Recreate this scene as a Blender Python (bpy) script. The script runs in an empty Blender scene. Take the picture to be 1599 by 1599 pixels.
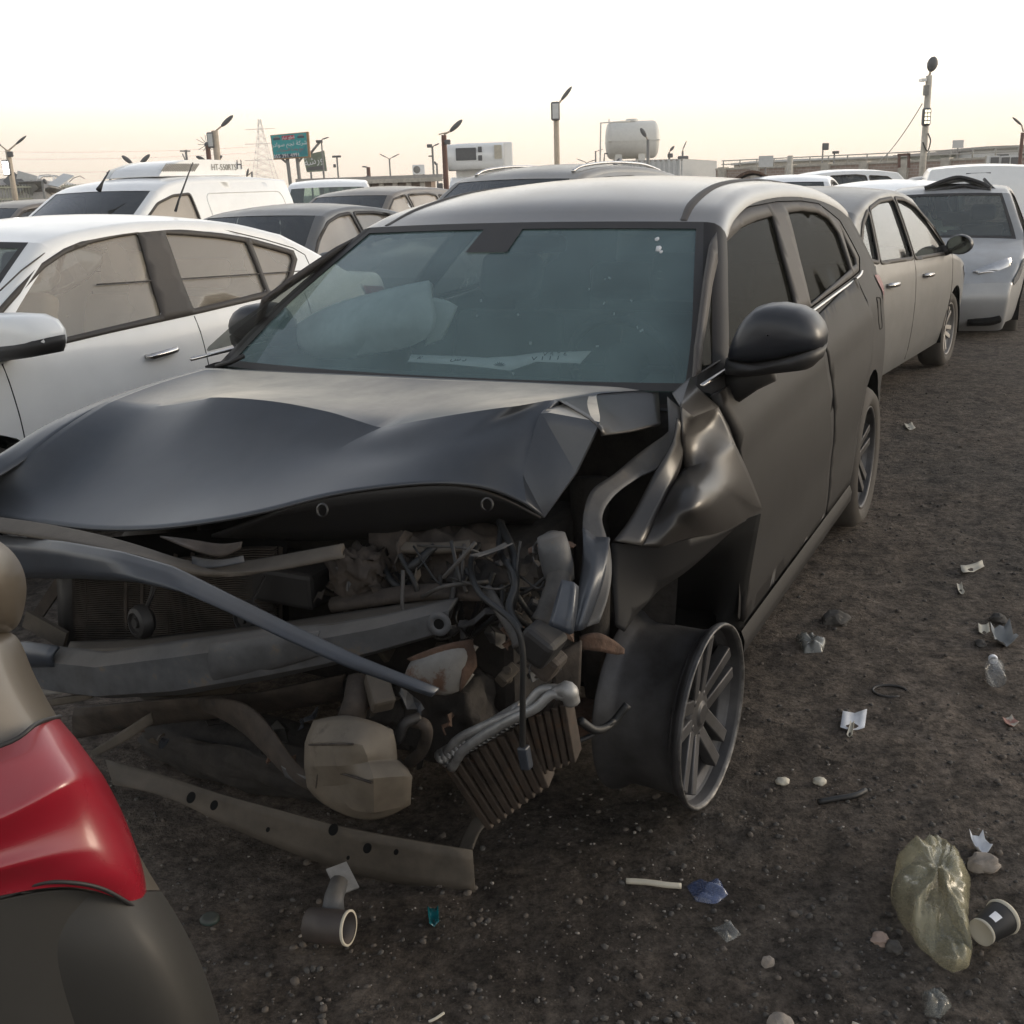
import bpy, bmesh, math, random
import numpy as np
from mathutils import Vector, Matrix, noise
from mathutils.geometry import delaunay_2d_cdt
random.seed(7)
SC = bpy.context.scene
COL = SC.collection
# ------------------------------------------------------------------ camera
CAM_H, CAM_PITCH, CAM_ROLL, CAM_F = 1.563, .2917, -.0345, 1694.87   # focal length in photo pixels (1599 wide)
_f = np.array([0, math.cos(CAM_PITCH), -math.sin(CAM_PITCH)]); _r0 = np.array([1., 0, 0]); _d0 = np.cross(_f, _r0)
_r = math.cos(CAM_ROLL) * _r0 - math.sin(CAM_ROLL) * _d0
_d = math.sin(CAM_ROLL) * _r0 + math.cos(CAM_ROLL) * _d0
_C = np.array([0, 0, CAM_H])
camd = bpy.data.cameras.new('camera'); cam = bpy.data.objects.new('camera', camd); COL.objects.link(cam)
camd.sensor_width = 36; camd.lens = 36 * CAM_F / 1599; camd.clip_start = .05; camd.clip_end = 3000
cam.matrix_world = Matrix(((_r[0], -_d[0], -_f[0], 0), (_r[1], -_d[1], -_f[1], 0), (_r[2], -_d[2], -_f[2], CAM_H), (0, 0, 0, 1)))
SC.camera = cam
# ------------------------------------------------------------------ sky, sun, exposure
SUN_AZ, SUN_EL = math.radians(80), math.radians(8)      # low hazy sun outside the frame on the right
w = bpy.data.worlds.new("World"); SC.world = w; w.use_nodes = True
nt = w.node_tree; nt.nodes.clear()
sky = nt.nodes.new('ShaderNodeTexSky'); sky.sky_type = 'NISHITA'; sky.sun_disc = False
sky.sun_elevation = SUN_EL; sky.sun_rotation = SUN_AZ
sky.air_density = 1.0; sky.dust_density = 4.0; sky.ozone_density = 2.0; sky.altitude = 0
bg = nt.nodes.new('ShaderNodeBackground'); bg.inputs[1].default_value = 1.0
out = nt.nodes.new('ShaderNodeOutputWorld')
# hazy evening: the physical sky (strength .05) plus a bright dust veil that is strongest at the horizon and towards the sun
wtc = nt.nodes.new('ShaderNodeTexCoord'); wsx = nt.nodes.new('ShaderNodeSeparateXYZ'); nt.links.new(wtc.outputs['Generated'], wsx.inputs[0])
wr = nt.nodes.new('ShaderNodeValToRGB'); nt.links.new(wsx.outputs['Z'], wr.inputs[0]); cr = wr.color_ramp
VEIL = [(0.0, (1.05, .88, .70)), (.05, (1.3, 1.12, .93)), (.095, (1.75, 1.62, 1.4)), (.2, (1.95, 1.9, 1.78)), (.33, (1.3, 1.31, 1.31)), (.5, (.58, .62, .70)), (.75, (.27, .305, .37)), (1.0, (.20, .235, .29))]
cr.elements[0].position = 0; cr.elements[1].position = 1; cr.elements[0].color = (*VEIL[0][1], 1); cr.elements[1].color = (*VEIL[-1][1], 1)
for p_, c_ in VEIL[1:-1]: e_ = cr.elements.new(p_); e_.color = (*c_, 1)
sdot = nt.nodes.new('ShaderNodeVectorMath'); sdot.operation = 'DOT_PRODUCT'; nt.links.new(wtc.outputs['Generated'], sdot.inputs[0]); sdot.inputs[1].default_value = (math.sin(math.radians(40)), math.cos(math.radians(40)), 0)
azr = nt.nodes.new('ShaderNodeMapRange'); azr.inputs[1].default_value = -1; azr.inputs[2].default_value = 1; azr.inputs[3].default_value = .60; azr.inputs[4].default_value = 1.2; nt.links.new(sdot.outputs['Value'], azr.inputs[0])
vm = nt.nodes.new('ShaderNodeMix'); vm.data_type = 'RGBA'; vm.blend_type = 'MULTIPLY'; vm.inputs[0].default_value = 1; nt.links.new(wr.outputs[0], vm.inputs[6]); nt.links.new(azr.outputs[0], vm.inputs[7])
ns = nt.nodes.new('ShaderNodeMix'); ns.data_type = 'RGBA'; ns.blend_type = 'MULTIPLY'; ns.inputs[0].default_value = 1; ns.inputs[7].default_value = (.035, .035, .035, 1); nt.links.new(sky.outputs[0], ns.inputs[6])
sm = nt.nodes.new('ShaderNodeMix'); sm.data_type = 'RGBA'; sm.blend_type = 'ADD'; sm.inputs[0].default_value = 1; nt.links.new(ns.outputs[2], sm.inputs[6]); nt.links.new(vm.outputs[2], sm.inputs[7])
nt.links.new(sm.outputs[2], bg.inputs[0]); nt.links.new(bg.outputs[0], out.inputs[0])
sl = bpy.data.lights.new('sun', 'SUN'); sl.energy = 1.5; sl.angle = math.radians(20); sl.color = (1, .86, .68)
so = bpy.data.objects.new('sun', sl); COL.objects.link(so)
so.rotation_euler = Vector((math.sin(SUN_AZ) * math.cos(SUN_EL), math.cos(SUN_AZ) * math.cos(SUN_EL), math.sin(SUN_EL))).to_track_quat('Z', 'Y').to_euler()
SC.view_settings.view_transform = 'Standard'; SC.view_settings.look = 'None'
SC.view_settings.exposure = 0.35; SC.view_settings.gamma = 1
SC.render.engine = 'CYCLES'
SC.cycles.max_bounces = 8; SC.cycles.transparent_max_bounces = 12; SC.cycles.caustics_reflective = False; SC.cycles.caustics_refractive = False
SC.cycles.volume_bounces = 0
# ------------------------------------------------------------------ pixel -> world helpers
def ray(px, py): return _f + (px - 799.5) / CAM_F * _r + (py - 799.5) / CAM_F * _d
def at(px, py, depth):                  # depth along the optical axis, metres
    return tuple(_C + depth * ray(px, py))
def ground_at(px, py, z=0.):
    v = ray(px, py); return tuple(_C + (z - CAM_H) / v[2] * v)
def far(px, dist, py=290):             # point straight above ground at horizontal distance dist; z where the ray px,py passes
    v = ray(px, py); k = dist / v[1]; return tuple(_C + k * v)
class Frame:
    """car frame: s = metres behind the front axle, t = metres to the car's left, z up; vertices are stored as (s,-t,z)"""
    def __init__(self, x, y, a):
        self.O = np.array([x, y, 0.]); self.B = np.array([math.sin(a), math.cos(a), 0]); self.L = np.array([math.cos(a), -math.sin(a), 0]); self.a = a; self.zo = 0.
    def loc(self, P):
        q = np.asarray(P) - self.O; return (float(q @ self.B), float(q @ self.L), float(P[2]) - self.zo)
    def _pl(self, px, py, n, c):
        v = ray(px, py); k = (c - (_C - self.O) @ n) / (v @ n); return self.loc(_C + k * v)
    def S(self, px, py, s): return self._pl(px, py, self.B, s)
    def T(self, px, py, t): return self._pl(px, py, self.L, t)
    def Z(self, px, py, z=0.): return self.loc(ground_at(px, py, z))
    def side(self, px, py, W, off=0):   # hit the body side t = W(s,z)
        t = .85
        for _ in range(12):
            p = self.T(px, py, t + off); t = W(p[0], p[2])
        return (p[0], p[2])
    def world(self, s, t, z): return tuple(self.O + s * self.B + t * self.L + np.array([0, 0, z]))
def V(p): return (p[0], -p[1], p[2])
# ------------------------------------------------------------------ materials
def nodes(m):
    m.use_nodes = True; return m.node_tree.nodes, m.node_tree.links
def mat(name, base, rough=.5, metal=0., coat=0., coat_rough=.08, dust=0., dust_col=(.30, .25, .20), var=.15, scale=8., bump=0., bump_scale=60., spec=.5, side_dust=.0, spots=None, dlo=.15, dhi=1.0, sheen=.0):
    m = bpy.data.materials.new(name); n, l = nodes(m); b = n['Principled BSDF']
    b.inputs['Roughness'].default_value = rough; b.inputs['Metallic'].default_value = metal
    b.inputs['Coat Weight'].default_value = coat; b.inputs['Coat Roughness'].default_value = coat_rough
    b.inputs['Specular IOR Level'].default_value = spec
    tc = n.new('ShaderNodeTexCoord')
    nz = n.new('ShaderNodeTexNoise'); nz.inputs['Scale'].default_value = scale; nz.inputs['Detail'].default_value = 6; nz.inputs['Roughness'].default_value = .62
    l.new(tc.outputs['Object'], nz.inputs['Vector'])
    mr = n.new('ShaderNodeMapRange'); mr.inputs[1].default_value = .3; mr.inputs[2].default_value = .7; mr.inputs[3].default_value = 1 - var; mr.inputs[4].default_value = 1 + var
    l.new(nz.outputs[0], mr.inputs[0])
    mul = n.new('ShaderNodeMix'); mul.data_type = 'RGBA'; mul.blend_type = 'MULTIPLY'; mul.inputs[0].default_value = 1
    mul.inputs[6].default_value = (*base, 1); l.new(mr.outputs[0], mul.inputs[7])
    colout = mul.outputs[2]
    if spots:
        sc, thr, scol = spots
        vo = n.new('ShaderNodeTexNoise'); vo.inputs['Scale'].default_value = sc; vo.inputs['Detail'].default_value = 8; vo.inputs['Roughness'].default_value = .75; l.new(tc.outputs['Object'], vo.inputs['Vector'])
        sr = n.new('ShaderNodeMapRange'); sr.inputs[1].default_value = thr; sr.inputs[2].default_value = thr + .08; l.new(vo.outputs[0], sr.inputs[0])
        mx = n.new('ShaderNodeMix'); mx.data_type = 'RGBA'; l.new(sr.outputs[0], mx.inputs[0]); l.new(colout, mx.inputs[6]); mx.inputs[7].default_value = (*scol, 1); colout = mx.outputs[2]
    if dust > 0 or side_dust > 0:
        g = n.new('ShaderNodeNewGeometry'); sx = n.new('ShaderNodeSeparateXYZ'); l.new(g.outputs['Normal'], sx.inputs[0])
        r2 = n.new('ShaderNodeMapRange'); r2.interpolation_type = 'SMOOTHSTEP'; r2.inputs[1].default_value = dlo; r2.inputs[2].default_value = dhi; r2.inputs[3].default_value = side_dust; r2.inputs[4].default_value = max(dust, side_dust); l.new(sx.outputs['Z'], r2.inputs[0])
        n2 = n.new('ShaderNodeTexNoise'); n2.inputs['Scale'].default_value = 3.5; n2.inputs['Detail'].default_value = 9; n2.inputs['Roughness'].default_value = .7; l.new(tc.outputs['Object'], n2.inputs['Vector'])
        r3 = n.new('ShaderNodeMapRange'); r3.inputs[1].default_value = .3; r3.inputs[2].default_value = .7; r3.inputs[3].default_value = .55; r3.inputs[4].default_value = 1.25; l.new(n2.outputs[0], r3.inputs[0])
        mm = n.new('ShaderNodeMath'); mm.operation = 'MULTIPLY'; mm.use_clamp = True; l.new(r2.outputs[0], mm.inputs[0]); l.new(r3.outputs[0], mm.inputs[1])
        mx = n.new('ShaderNodeMix'); mx.data_type = 'RGBA'; l.new(mm.outputs[0], mx.inputs[0]); l.new(colout, mx.inputs[6]); mx.inputs[7].default_value = (*dust_col, 1); colout = mx.outputs[2]
        rr = n.new('ShaderNodeMapRange'); rr.inputs[3].default_value = rough; rr.inputs[4].default_value = .9; l.new(mm.outputs[0], rr.inputs[0]); l.new(rr.outputs[0], b.inputs['Roughness'])
        if metal:
            rm = n.new('ShaderNodeMapRange'); rm.inputs[3].default_value = metal; rm.inputs[4].default_value = 0; l.new(mm.outputs[0], rm.inputs[0]); l.new(rm.outputs[0], b.inputs['Metallic'])
        if coat:
            rc = n.new('ShaderNodeMapRange'); rc.inputs[3].default_value = coat; rc.inputs[4].default_value = coat * .25; l.new(mm.outputs[0], rc.inputs[0]); l.new(rc.outputs[0], b.inputs['Coat Weight'])
    if (dust > 0 or side_dust > 0) and sheen:
        rs2 = n.new('ShaderNodeMapRange'); rs2.inputs[3].default_value = 0; rs2.inputs[4].default_value = sheen; l.new(mm.outputs[0], rs2.inputs[0]); l.new(rs2.outputs[0], b.inputs['Sheen Weight']); b.inputs['Sheen Roughness'].default_value = .35; b.inputs['Sheen Tint'].default_value = (1, .95, .86, 1)
    l.new(colout, b.inputs['Base Color'])
    if bump:
        nb = n.new('ShaderNodeTexNoise'); nb.inputs['Scale'].default_value = bump_scale; nb.inputs['Detail'].default_value = 5; l.new(tc.outputs['Object'], nb.inputs['Vector'])
        bp = n.new('ShaderNodeBump'); bp.inputs['Strength'].default_value = bump; bp.inputs['Distance'].default_value = .01; l.new(nb.outputs[0], bp.inputs['Height']); l.new(bp.outputs[0], b.inputs['Normal'])
    return m
def glass(name, tint=(.55, .62, .6), dust=.15, dust_col=(.32, .30, .26), refl=1.0, rough=.03, streak=6.):
    m = bpy.data.materials.new(name); n, l = nodes(m); n.remove(n['Principled BSDF']); o = n['Material Output']
    tr = n.new('ShaderNodeBsdfTransparent'); tr.inputs[0].default_value = (*tint, 1)
    gl = n.new('ShaderNodeBsdfGlossy'); gl.inputs['Roughness'].default_value = rough; gl.inputs[0].default_value = (.95, .97, 1, 1)
    fr = n.new('ShaderNodeFresnel'); fr.inputs[0].default_value = 1.5
    fm = n.new('ShaderNodeMath'); fm.operation = 'MULTIPLY'; fm.use_clamp = True; fm.inputs[1].default_value = refl; l.new(fr.outputs[0], fm.inputs[0])
    df = n.new('ShaderNodeBsdfDiffuse'); df.inputs[0].default_value = (*dust_col, 1)
    tc = n.new('ShaderNodeTexCoord'); nz = n.new('ShaderNodeTexNoise'); nz.inputs['Scale'].default_value = streak; nz.inputs['Detail'].default_value = 4; nz.inputs['Roughness'].default_value = .55; l.new(tc.outputs['Object'], nz.inputs['Vector'])
    mr = n.new('ShaderNodeMapRange'); mr.inputs[1].default_value = .3; mr.inputs[2].default_value = .75; mr.inputs[3].default_value = dust * .82; mr.inputs[4].default_value = min(1, dust * 1.18); l.new(nz.outputs[0], mr.inputs[0])
    m1 = n.new('ShaderNodeMixShader'); l.new(mr.outputs[0], m1.inputs[0]); l.new(tr.outputs[0], m1.inputs[1]); l.new(df.outputs[0], m1.inputs[2])
    m2 = n.new('ShaderNodeMixShader'); l.new(fm.outputs[0], m2.inputs[0]); l.new(m1.outputs[0], m2.inputs[1]); l.new(gl.outputs[0], m2.inputs[2])
    l.new(m2.outputs[0], o.inputs[0]); return m
DUST = (.24, .205, .17)
M = {}
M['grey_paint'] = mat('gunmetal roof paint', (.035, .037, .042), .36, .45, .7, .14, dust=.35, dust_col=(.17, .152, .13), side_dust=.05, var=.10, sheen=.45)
M['bonnet_paint'] = mat('gunmetal bonnet paint', (.034, .041, .052), .44, .4, .35, .22, dust=.7, dust_col=(.32, .285, .245), side_dust=.10, var=.16, scale=5, spots=(34, .70, (.17, .155, .14)), dlo=.975, dhi=.998, sheen=.9)  # pale dust on the flats also paints in the bright sky reflected there
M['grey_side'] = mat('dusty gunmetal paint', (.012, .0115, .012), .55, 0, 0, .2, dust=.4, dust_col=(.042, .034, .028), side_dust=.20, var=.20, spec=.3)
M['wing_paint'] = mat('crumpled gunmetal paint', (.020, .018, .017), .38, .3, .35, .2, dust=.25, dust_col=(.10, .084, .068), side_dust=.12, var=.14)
M['skirt'] = mat('black wing skirt', (.008, .008, .009), .6, dust=.2, dust_col=(.05, .043, .036), side_dust=.06, spec=.25)
M['hatch_paint'] = mat('light silver paint', (.38, .385, .39), .34, .4, .5, .12, dust=.5, dust_col=(.28, .26, .23), side_dust=.2, var=.06)
M['white_paint'] = mat('white paint', (.86, .86, .84), .28, 0, .5, .08, dust=.2, dust_col=(.62, .57, .51), side_dust=.04, var=.03)
M['silver_paint'] = mat('silver paint', (.16, .162, .162), .34, .5, .4, .12, dust=.5, dust_col=(.155, .142, .124), side_dust=.3, var=.08)
M['darksuv_paint'] = mat('dark grey paint', (.10, .105, .11), .35, .4, .5, .1, dust=.65, dust_col=(.34, .31, .27), side_dust=.2, var=.06)
M['brown_paint'] = mat('brown grey paint', (.09, .08, .075), .35, .3, .5, .1, dust=.6, dust_col=(.32, .28, .23), side_dust=.25, var=.06)
M['beige_paint'] = mat('beige metallic paint', (.125, .104, .079), .38, .45, .4, .16, dust=.3, dust_col=(.20, .17, .135), side_dust=.10, var=.08)
M['black'] = mat('black plastic', (.012, .012, .013), .5, dust=.35, dust_col=(.085, .072, .06), side_dust=.08)
M['mirror_black'] = mat('gloss black blue plastic', (.014, .017, .024), .42, .1, .2, .2, dust=.3, dust_col=(.11, .10, .09), side_dust=.05)
M['dull_black'] = mat('dull black', (.008, .008, .008), .9, spec=.1)
M['trim'] = mat('dusty window trim', (.026, .024, .022), .55, dust=.4, dust_col=(.13, .105, .085), side_dust=.28)
M['rubber'] = mat('tyre rubber', (.02, .019, .018), .8, dust=.5, dust_col=(.15, .125, .10), side_dust=.3)
M['chrome'] = mat('chrome', (.62, .60, .58), .16, 1.0, dust=.25, dust_col=DUST)
M['mirror_glass'] = mat('mirror glass', (.16, .18, .17), .05, 1.0)
M['alloy'] = mat('dirty alloy', (.062, .062, .065), .42, .55, dust=.25, dust_col=(.085, .07, .058), side_dust=.15, var=.7, scale=6)
M['alloy_edge'] = mat('scuffed alloy edge', (.13, .125, .12), .5, .7, var=.6, scale=30)
M['alloy_light'] = mat('silver alloy', (.30, .29, .28), .4, .7, dust=.4, dust_col=(.2, .17, .14), side_dust=.25)
M['tan_plastic'] = mat('dusty tan plastic', (.075, .062, .048), .75, dust=.4, dust_col=(.11, .092, .073), side_dust=.2, var=.35, scale=14, bump=.15, bump_scale=30)
M['dusty_metal'] = mat('dusty primed metal', (.062, .070, .082), .5, .25, dust=.65, dust_col=(.16, .137, .11), side_dust=.22, var=.4, scale=14, spots=(14, .58, (.12, .10, .08)), bump=.2, bump_scale=25)
M['blue_metal'] = mat('torn blue grey panel', (.043, .052, .068), .42, .4, .3, .2, dust=.4, dust_col=(.11, .097, .08), side_dust=.05, var=.2, scale=9, spots=(22, .64, (.10, .085, .07)))
M['dirty'] = mat('greasy dirt', (.024, .020, .017), .85, var=.5, scale=18, bump=.5, bump_scale=40)
M['brown_dirt'] = mat('brown dirty metal', (.048, .037, .029), .8, var=.5, scale=16, bump=.4, bump_scale=35, spots=(11, .58, (.02, .017, .014)))
M['rust'] = mat('rusty metal', (.085, .05, .034), .85, var=.5, scale=22, bump=.5)
M['foam'] = mat('stained white plastic', (.22, .21, .195), .7, var=.3, scale=9, spots=(7, .52, (.10, .055, .035)))
M['alu'] = mat('aluminium', (.34, .34, .335), .5, .7, dust=.3, dust_col=(.2, .17, .14), side_dust=.1, var=.3, scale=25)
M['fins'] = mat('brown fins', (.050, .037, .028), .7, .2, var=.5, scale=20, spots=(9, .55, (.085, .045, .025)))
M['wire'] = mat('black cable', (.012, .012, .012), .55)
M['hose'] = mat('dirty hose', (.055, .05, .045), .7, var=.4, scale=25)
M['fabric'] = mat('dark seat fabric', (.03, .032, .034), .9)
M['fabric_beige'] = mat('beige seat fabric', (.34, .30, .25), .9)
M['airbag'] = mat('airbag cloth', (.80, .82, .80), .8, bump=.6, bump_scale=9)
M['windscreen'] = glass('green tinted windscreen', (.86, .96, .94), .33, (.25, .36, .35), .85, .04)
M['side_glass'] = glass('dark dusty tinted glass', (.10, .115, .10), .40, (.026, .025, .02), .10, .06)
M['far_side_glass'] = glass('tinted side glass', (.62, .66, .62), .22, (.30, .28, .24), .55, .04)
M['bottle_plastic'] = mat('tan bottle plastic', (.15, .125, .095), .6, dust=.35, dust_col=(.18, .15, .115), side_dust=.15, var=.3, scale=10, spots=(6, .6, (.07, .058, .045)))
M['bumper_grey'] = mat('dusty grey bumper', (.020, .019, .017), .55, .1, .1, .3, dust=.35, dust_col=(.09, .08, .066), side_dust=.12, var=.10, spec=.35)
M['sedan_glass'] = glass('dusty clear glass', (.94, .95, .90), .30, (.86, .76, .63), .8, .04, 1.6)
M['far_glass'] = glass('dark dusty glass', (.30, .36, .36), .24, (.20, .20, .19), .9, .04)
M['tan_glass'] = glass('sun struck dusty glass', (.25, .25, .22), .85, (.50, .435, .36), .8, .1, 1.6)
M['clear_glass'] = glass('greenish glass', (.66, .78, .72), .18, (.40, .42, .38), 1.0, .03)
M['lamp_glass'] = mat('lamp lens', (.5, .5, .5), .1, .6, .8, .03)
M['red_lamp'] = mat('red lamp lens', (.27, .003, .015), .24, 0, .6, .14, dust=.45, dust_col=(.30, .12, .12), side_dust=.05, var=.1)
M['concrete'] = mat('pale concrete', (.52, .48, .41), .9, var=.2)
M['pole'] = mat('pole paint', (.46, .38, .29), .7, var=.15)
M['pole_grey'] = mat('grey galvanised pole', (.25, .24, .22), .6, .3)
M['lamp_head'] = mat('lamp head', (.12, .12, .12), .6)
M['rust_pole'] = mat('rusty pole', (.14, .07, .05), .8)
M['brick'] = mat('brown brick wall', (.36, .28, .23), .9, var=.2)
M['rail'] = mat('railing', (.42, .40, .36), .6, .1)
M['tank'] = mat('white fibreglass tank', (.72, .70, .64), .5, var=.06)
M['corrug'] = mat('white corrugated sheet', (.62, .62, .60), .5, var=.08)
M['fence'] = mat('greenish fence', (.24, .25, .20), .7)
M['roofing'] = mat('grey roofing', (.40, .37, .34), .8)
M['paper'] = mat('white paper', (.75, .75, .76), .8)
M['card'] = mat('cream card', (.55, .50, .40), .8)
M['stone'] = mat('pale stone', (.27, .23, .19), .9, var=.3, scale=40)
M['stone_dark'] = mat('grey stone', (.075, .068, .06), .95, var=.4, scale=40)
def emis(name, col, s):
    m = bpy.data.materials.new(name); n, l = nodes(m); b = n['Principled BSDF']; b.inputs['Base Color'].default_value = (*col, 1); b.inputs['Emission Color'].default_value = (*col, 1); b.inputs['Emission Strength'].default_value = s; return m
# ------------------------------------------------------------------ object helpers
def thing(name, label, cat, loc=(0, 0, 0), rotz=0, group=None):
    o = bpy.data.objects.new(name, None); COL.objects.link(o); o.empty_display_size = .1
    o.location = loc; o.rotation_euler = (0, 0, rotz); o['label'] = label; o['category'] = cat
    if group: o['group'] = group
    return o
def car_root(name, label, fr, group=None):
    o = thing(name, label, 'car', tuple(fr.O), math.pi / 2 - fr.a, group); o['_'] = 0; del o['_']; return o
def tag(o, label, cat, group=None):
    o['label'] = label; o['category'] = cat
    if group: o['group'] = group
    return o
def obj(name, bm, m, parent=None, smooth=True, recalc=True, angle=None):
    if recalc: bmesh.ops.recalc_face_normals(bm, faces=bm.faces)
    me = bpy.data.meshes.new(name); bm.to_mesh(me); bm.free()
    if smooth:
        me.polygons.foreach_set('use_smooth', [True] * len(me.polygons))
        if angle is not None and hasattr(me, 'set_sharp_from_angle'): me.set_sharp_from_angle(angle=math.radians(angle))
    for x in (m if isinstance(m, (list, tuple)) else [m]): me.materials.append(x)
    o = bpy.data.objects.new(name, me); COL.objects.link(o)
    if parent: o.parent = parent
    return o
def recenter(o):                     # put a single-mesh thing's origin at the middle of its base
    vs = [v.co for v in o.data.vertices]
    c = Vector(((min(v.x for v in vs) + max(v.x for v in vs)) / 2, (min(v.y for v in vs) + max(v.y for v in vs)) / 2, min(v.z for v in vs)))
    for v in o.data.vertices: v.co -= c
    o.location = c; return o
def solid(o, t, off=0.):
    md = o.modifiers.new('thickness', 'SOLIDIFY'); md.thickness = t; md.offset = off; return o
def subsurf(o, lv):
    md = o.modifiers.new('smooth', 'SUBSURF'); md.levels = lv; md.render_levels = lv; return o
def bevel(o, w, seg=2):
    md = o.modifiers.new('bevel', 'BEVEL'); md.width = w; md.segments = seg; md.limit_method = 'ANGLE'; md.angle_limit = math.radians(35); return o
def bm_grid(rows, close=False):
    bm = bmesh.new(); vs = [[bm.verts.new(p) for p in r] for r in rows]; n = len(rows[0])
    for i in range(len(rows) - 1):
        for j in range(n if close else n - 1):
            k = (j + 1) % n
            bm.faces.new((vs[i][j], vs[i][k], vs[i + 1][k], vs[i + 1][j]))
    return bm
def add_box(bm, c, d, rot=None):
    r = bmesh.ops.create_cube(bm, size=1); vs = r['verts']
    Mx = Matrix.Translation(Vector(c)) @ (rot.to_4x4() if rot is not None else Matrix.Identity(4)) @ Matrix.Diagonal((*d, 1))
    bmesh.ops.transform(bm, matrix=Mx, verts=vs); return vs
def box_between(bm, a, b, w, h, up=(0, 0, 1)):
    a, b = Vector(a), Vector(b); x = (b - a); L = x.length; x.normalize(); u = Vector(up); y = u.cross(x)
    if y.length < 1e-4: y = Vector((0, 1, 0)).cross(x)
    y.normalize(); z = x.cross(y)
    return add_box(bm, (a + b) / 2, (L, w, h), Matrix((x, y, z)).transposed())
def catmull(pts, n=6, closed=False):
    P = [Vector(p) for p in pts]; m = len(P); o = []
    if m < 3: return [tuple(p) for p in P]
    for i in range(m if closed else m - 1):
        p1, p2 = P[i], P[(i + 1) % m]
        p0 = P[i - 1] if (i > 0 or closed) else p1 * 2 - p2
        p3 = P[(i + 2) % m] if (i + 2 < m or closed) else p2 * 2 - p1
        for k in range(n):
            t = k / n
            o.append(tuple(.5 * ((2 * p1) + (p2 - p0) * t + (2 * p0 - 5 * p1 + 4 * p2 - p3) * t * t + (3 * p1 - p0 - 3 * p2 + p3) * t ** 3)))
    if not closed: o.append(tuple(P[-1]))
    return o
def add_tube(bm, pts, r, seg=10, cap=True, smooth_n=0):
    if smooth_n: pts = catmull(pts, smooth_n)
    P = [Vector(p) for p in pts]; n = len(P); R = r if isinstance(r, (list, tuple)) else [r] * n
    if len(R) != n: R = [R[min(len(R) - 1, int(i * len(R) / n))] for i in range(n)]
    rings = []; u = None
    for i in range(n):
        t = (P[min(i + 1, n - 1)] - P[max(i - 1, 0)]); t.normalize()
        if u is None: u = t.orthogonal().normalized()
        else:
            u = u - t * u.dot(t); u.normalize()
        v = t.cross(u)
        rings.append([bm.verts.new(P[i] + R[i] * (math.cos(2 * math.pi * k / seg) * u + math.sin(2 * math.pi * k / seg) * v)) for k in range(seg)])
    for i in range(n - 1):
        for k in range(seg):
            bm.faces.new((rings[i][k], rings[i][(k + 1) % seg], rings[i + 1][(k + 1) % seg], rings[i + 1][k]))
    if cap:
        bm.faces.new(rings[0][::-1]); bm.faces.new(rings[-1])
def add_lathe(bm, prof, seg=40, c=(0, 0, 0), ax=(0, 1, 0), cap=False):
    """prof: (radius, along axis)"""
    a = Vector(ax).normalized(); u = a.orthogonal().normalized(); v = a.cross(u); c = Vector(c); rings = []
    for r, h in prof:
        rings.append([bm.verts.new(c + a * h + r * (math.cos(2 * math.pi * k / seg) * u + math.sin(2 * math.pi * k / seg) * v)) for k in range(seg)])
    for i in range(len(prof) - 1):
        for k in range(seg):
            bm.faces.new((rings[i][k], rings[i][(k + 1) % seg], rings[i + 1][(k + 1) % seg], rings[i + 1][k]))
    if cap:
        bm.faces.new(rings[0]); bm.faces.new(rings[-1])
def tube_obj(name, pts, r, m, parent=None, smooth_n=0, seg=10):
    bm = bmesh.new(); add_tube(bm, pts, r, seg, True, smooth_n); return obj(name, bm, m, parent)
def box_obj(name, c, d, m, parent=None, bev=.0, rot=None):
    bm = bmesh.new(); add_box(bm, c, d, rot); o = obj(name, bm, m, parent, smooth=False)
    if bev: bevel(o, bev)
    return o
def ellipsoid(bm, c, d, seg=20, rings=12, rot=None):
    r = bmesh.ops.create_uvsphere(bm, u_segments=seg, v_segments=rings, radius=1)
    Mx = Matrix.Translation(Vector(c)) @ (rot.to_4x4() if rot is not None else Matrix.Identity(4)) @ Matrix.Diagonal((*d, 1))
    bmesh.ops.transform(bm, matrix=Mx, verts=r['verts']); return r['verts']
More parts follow.
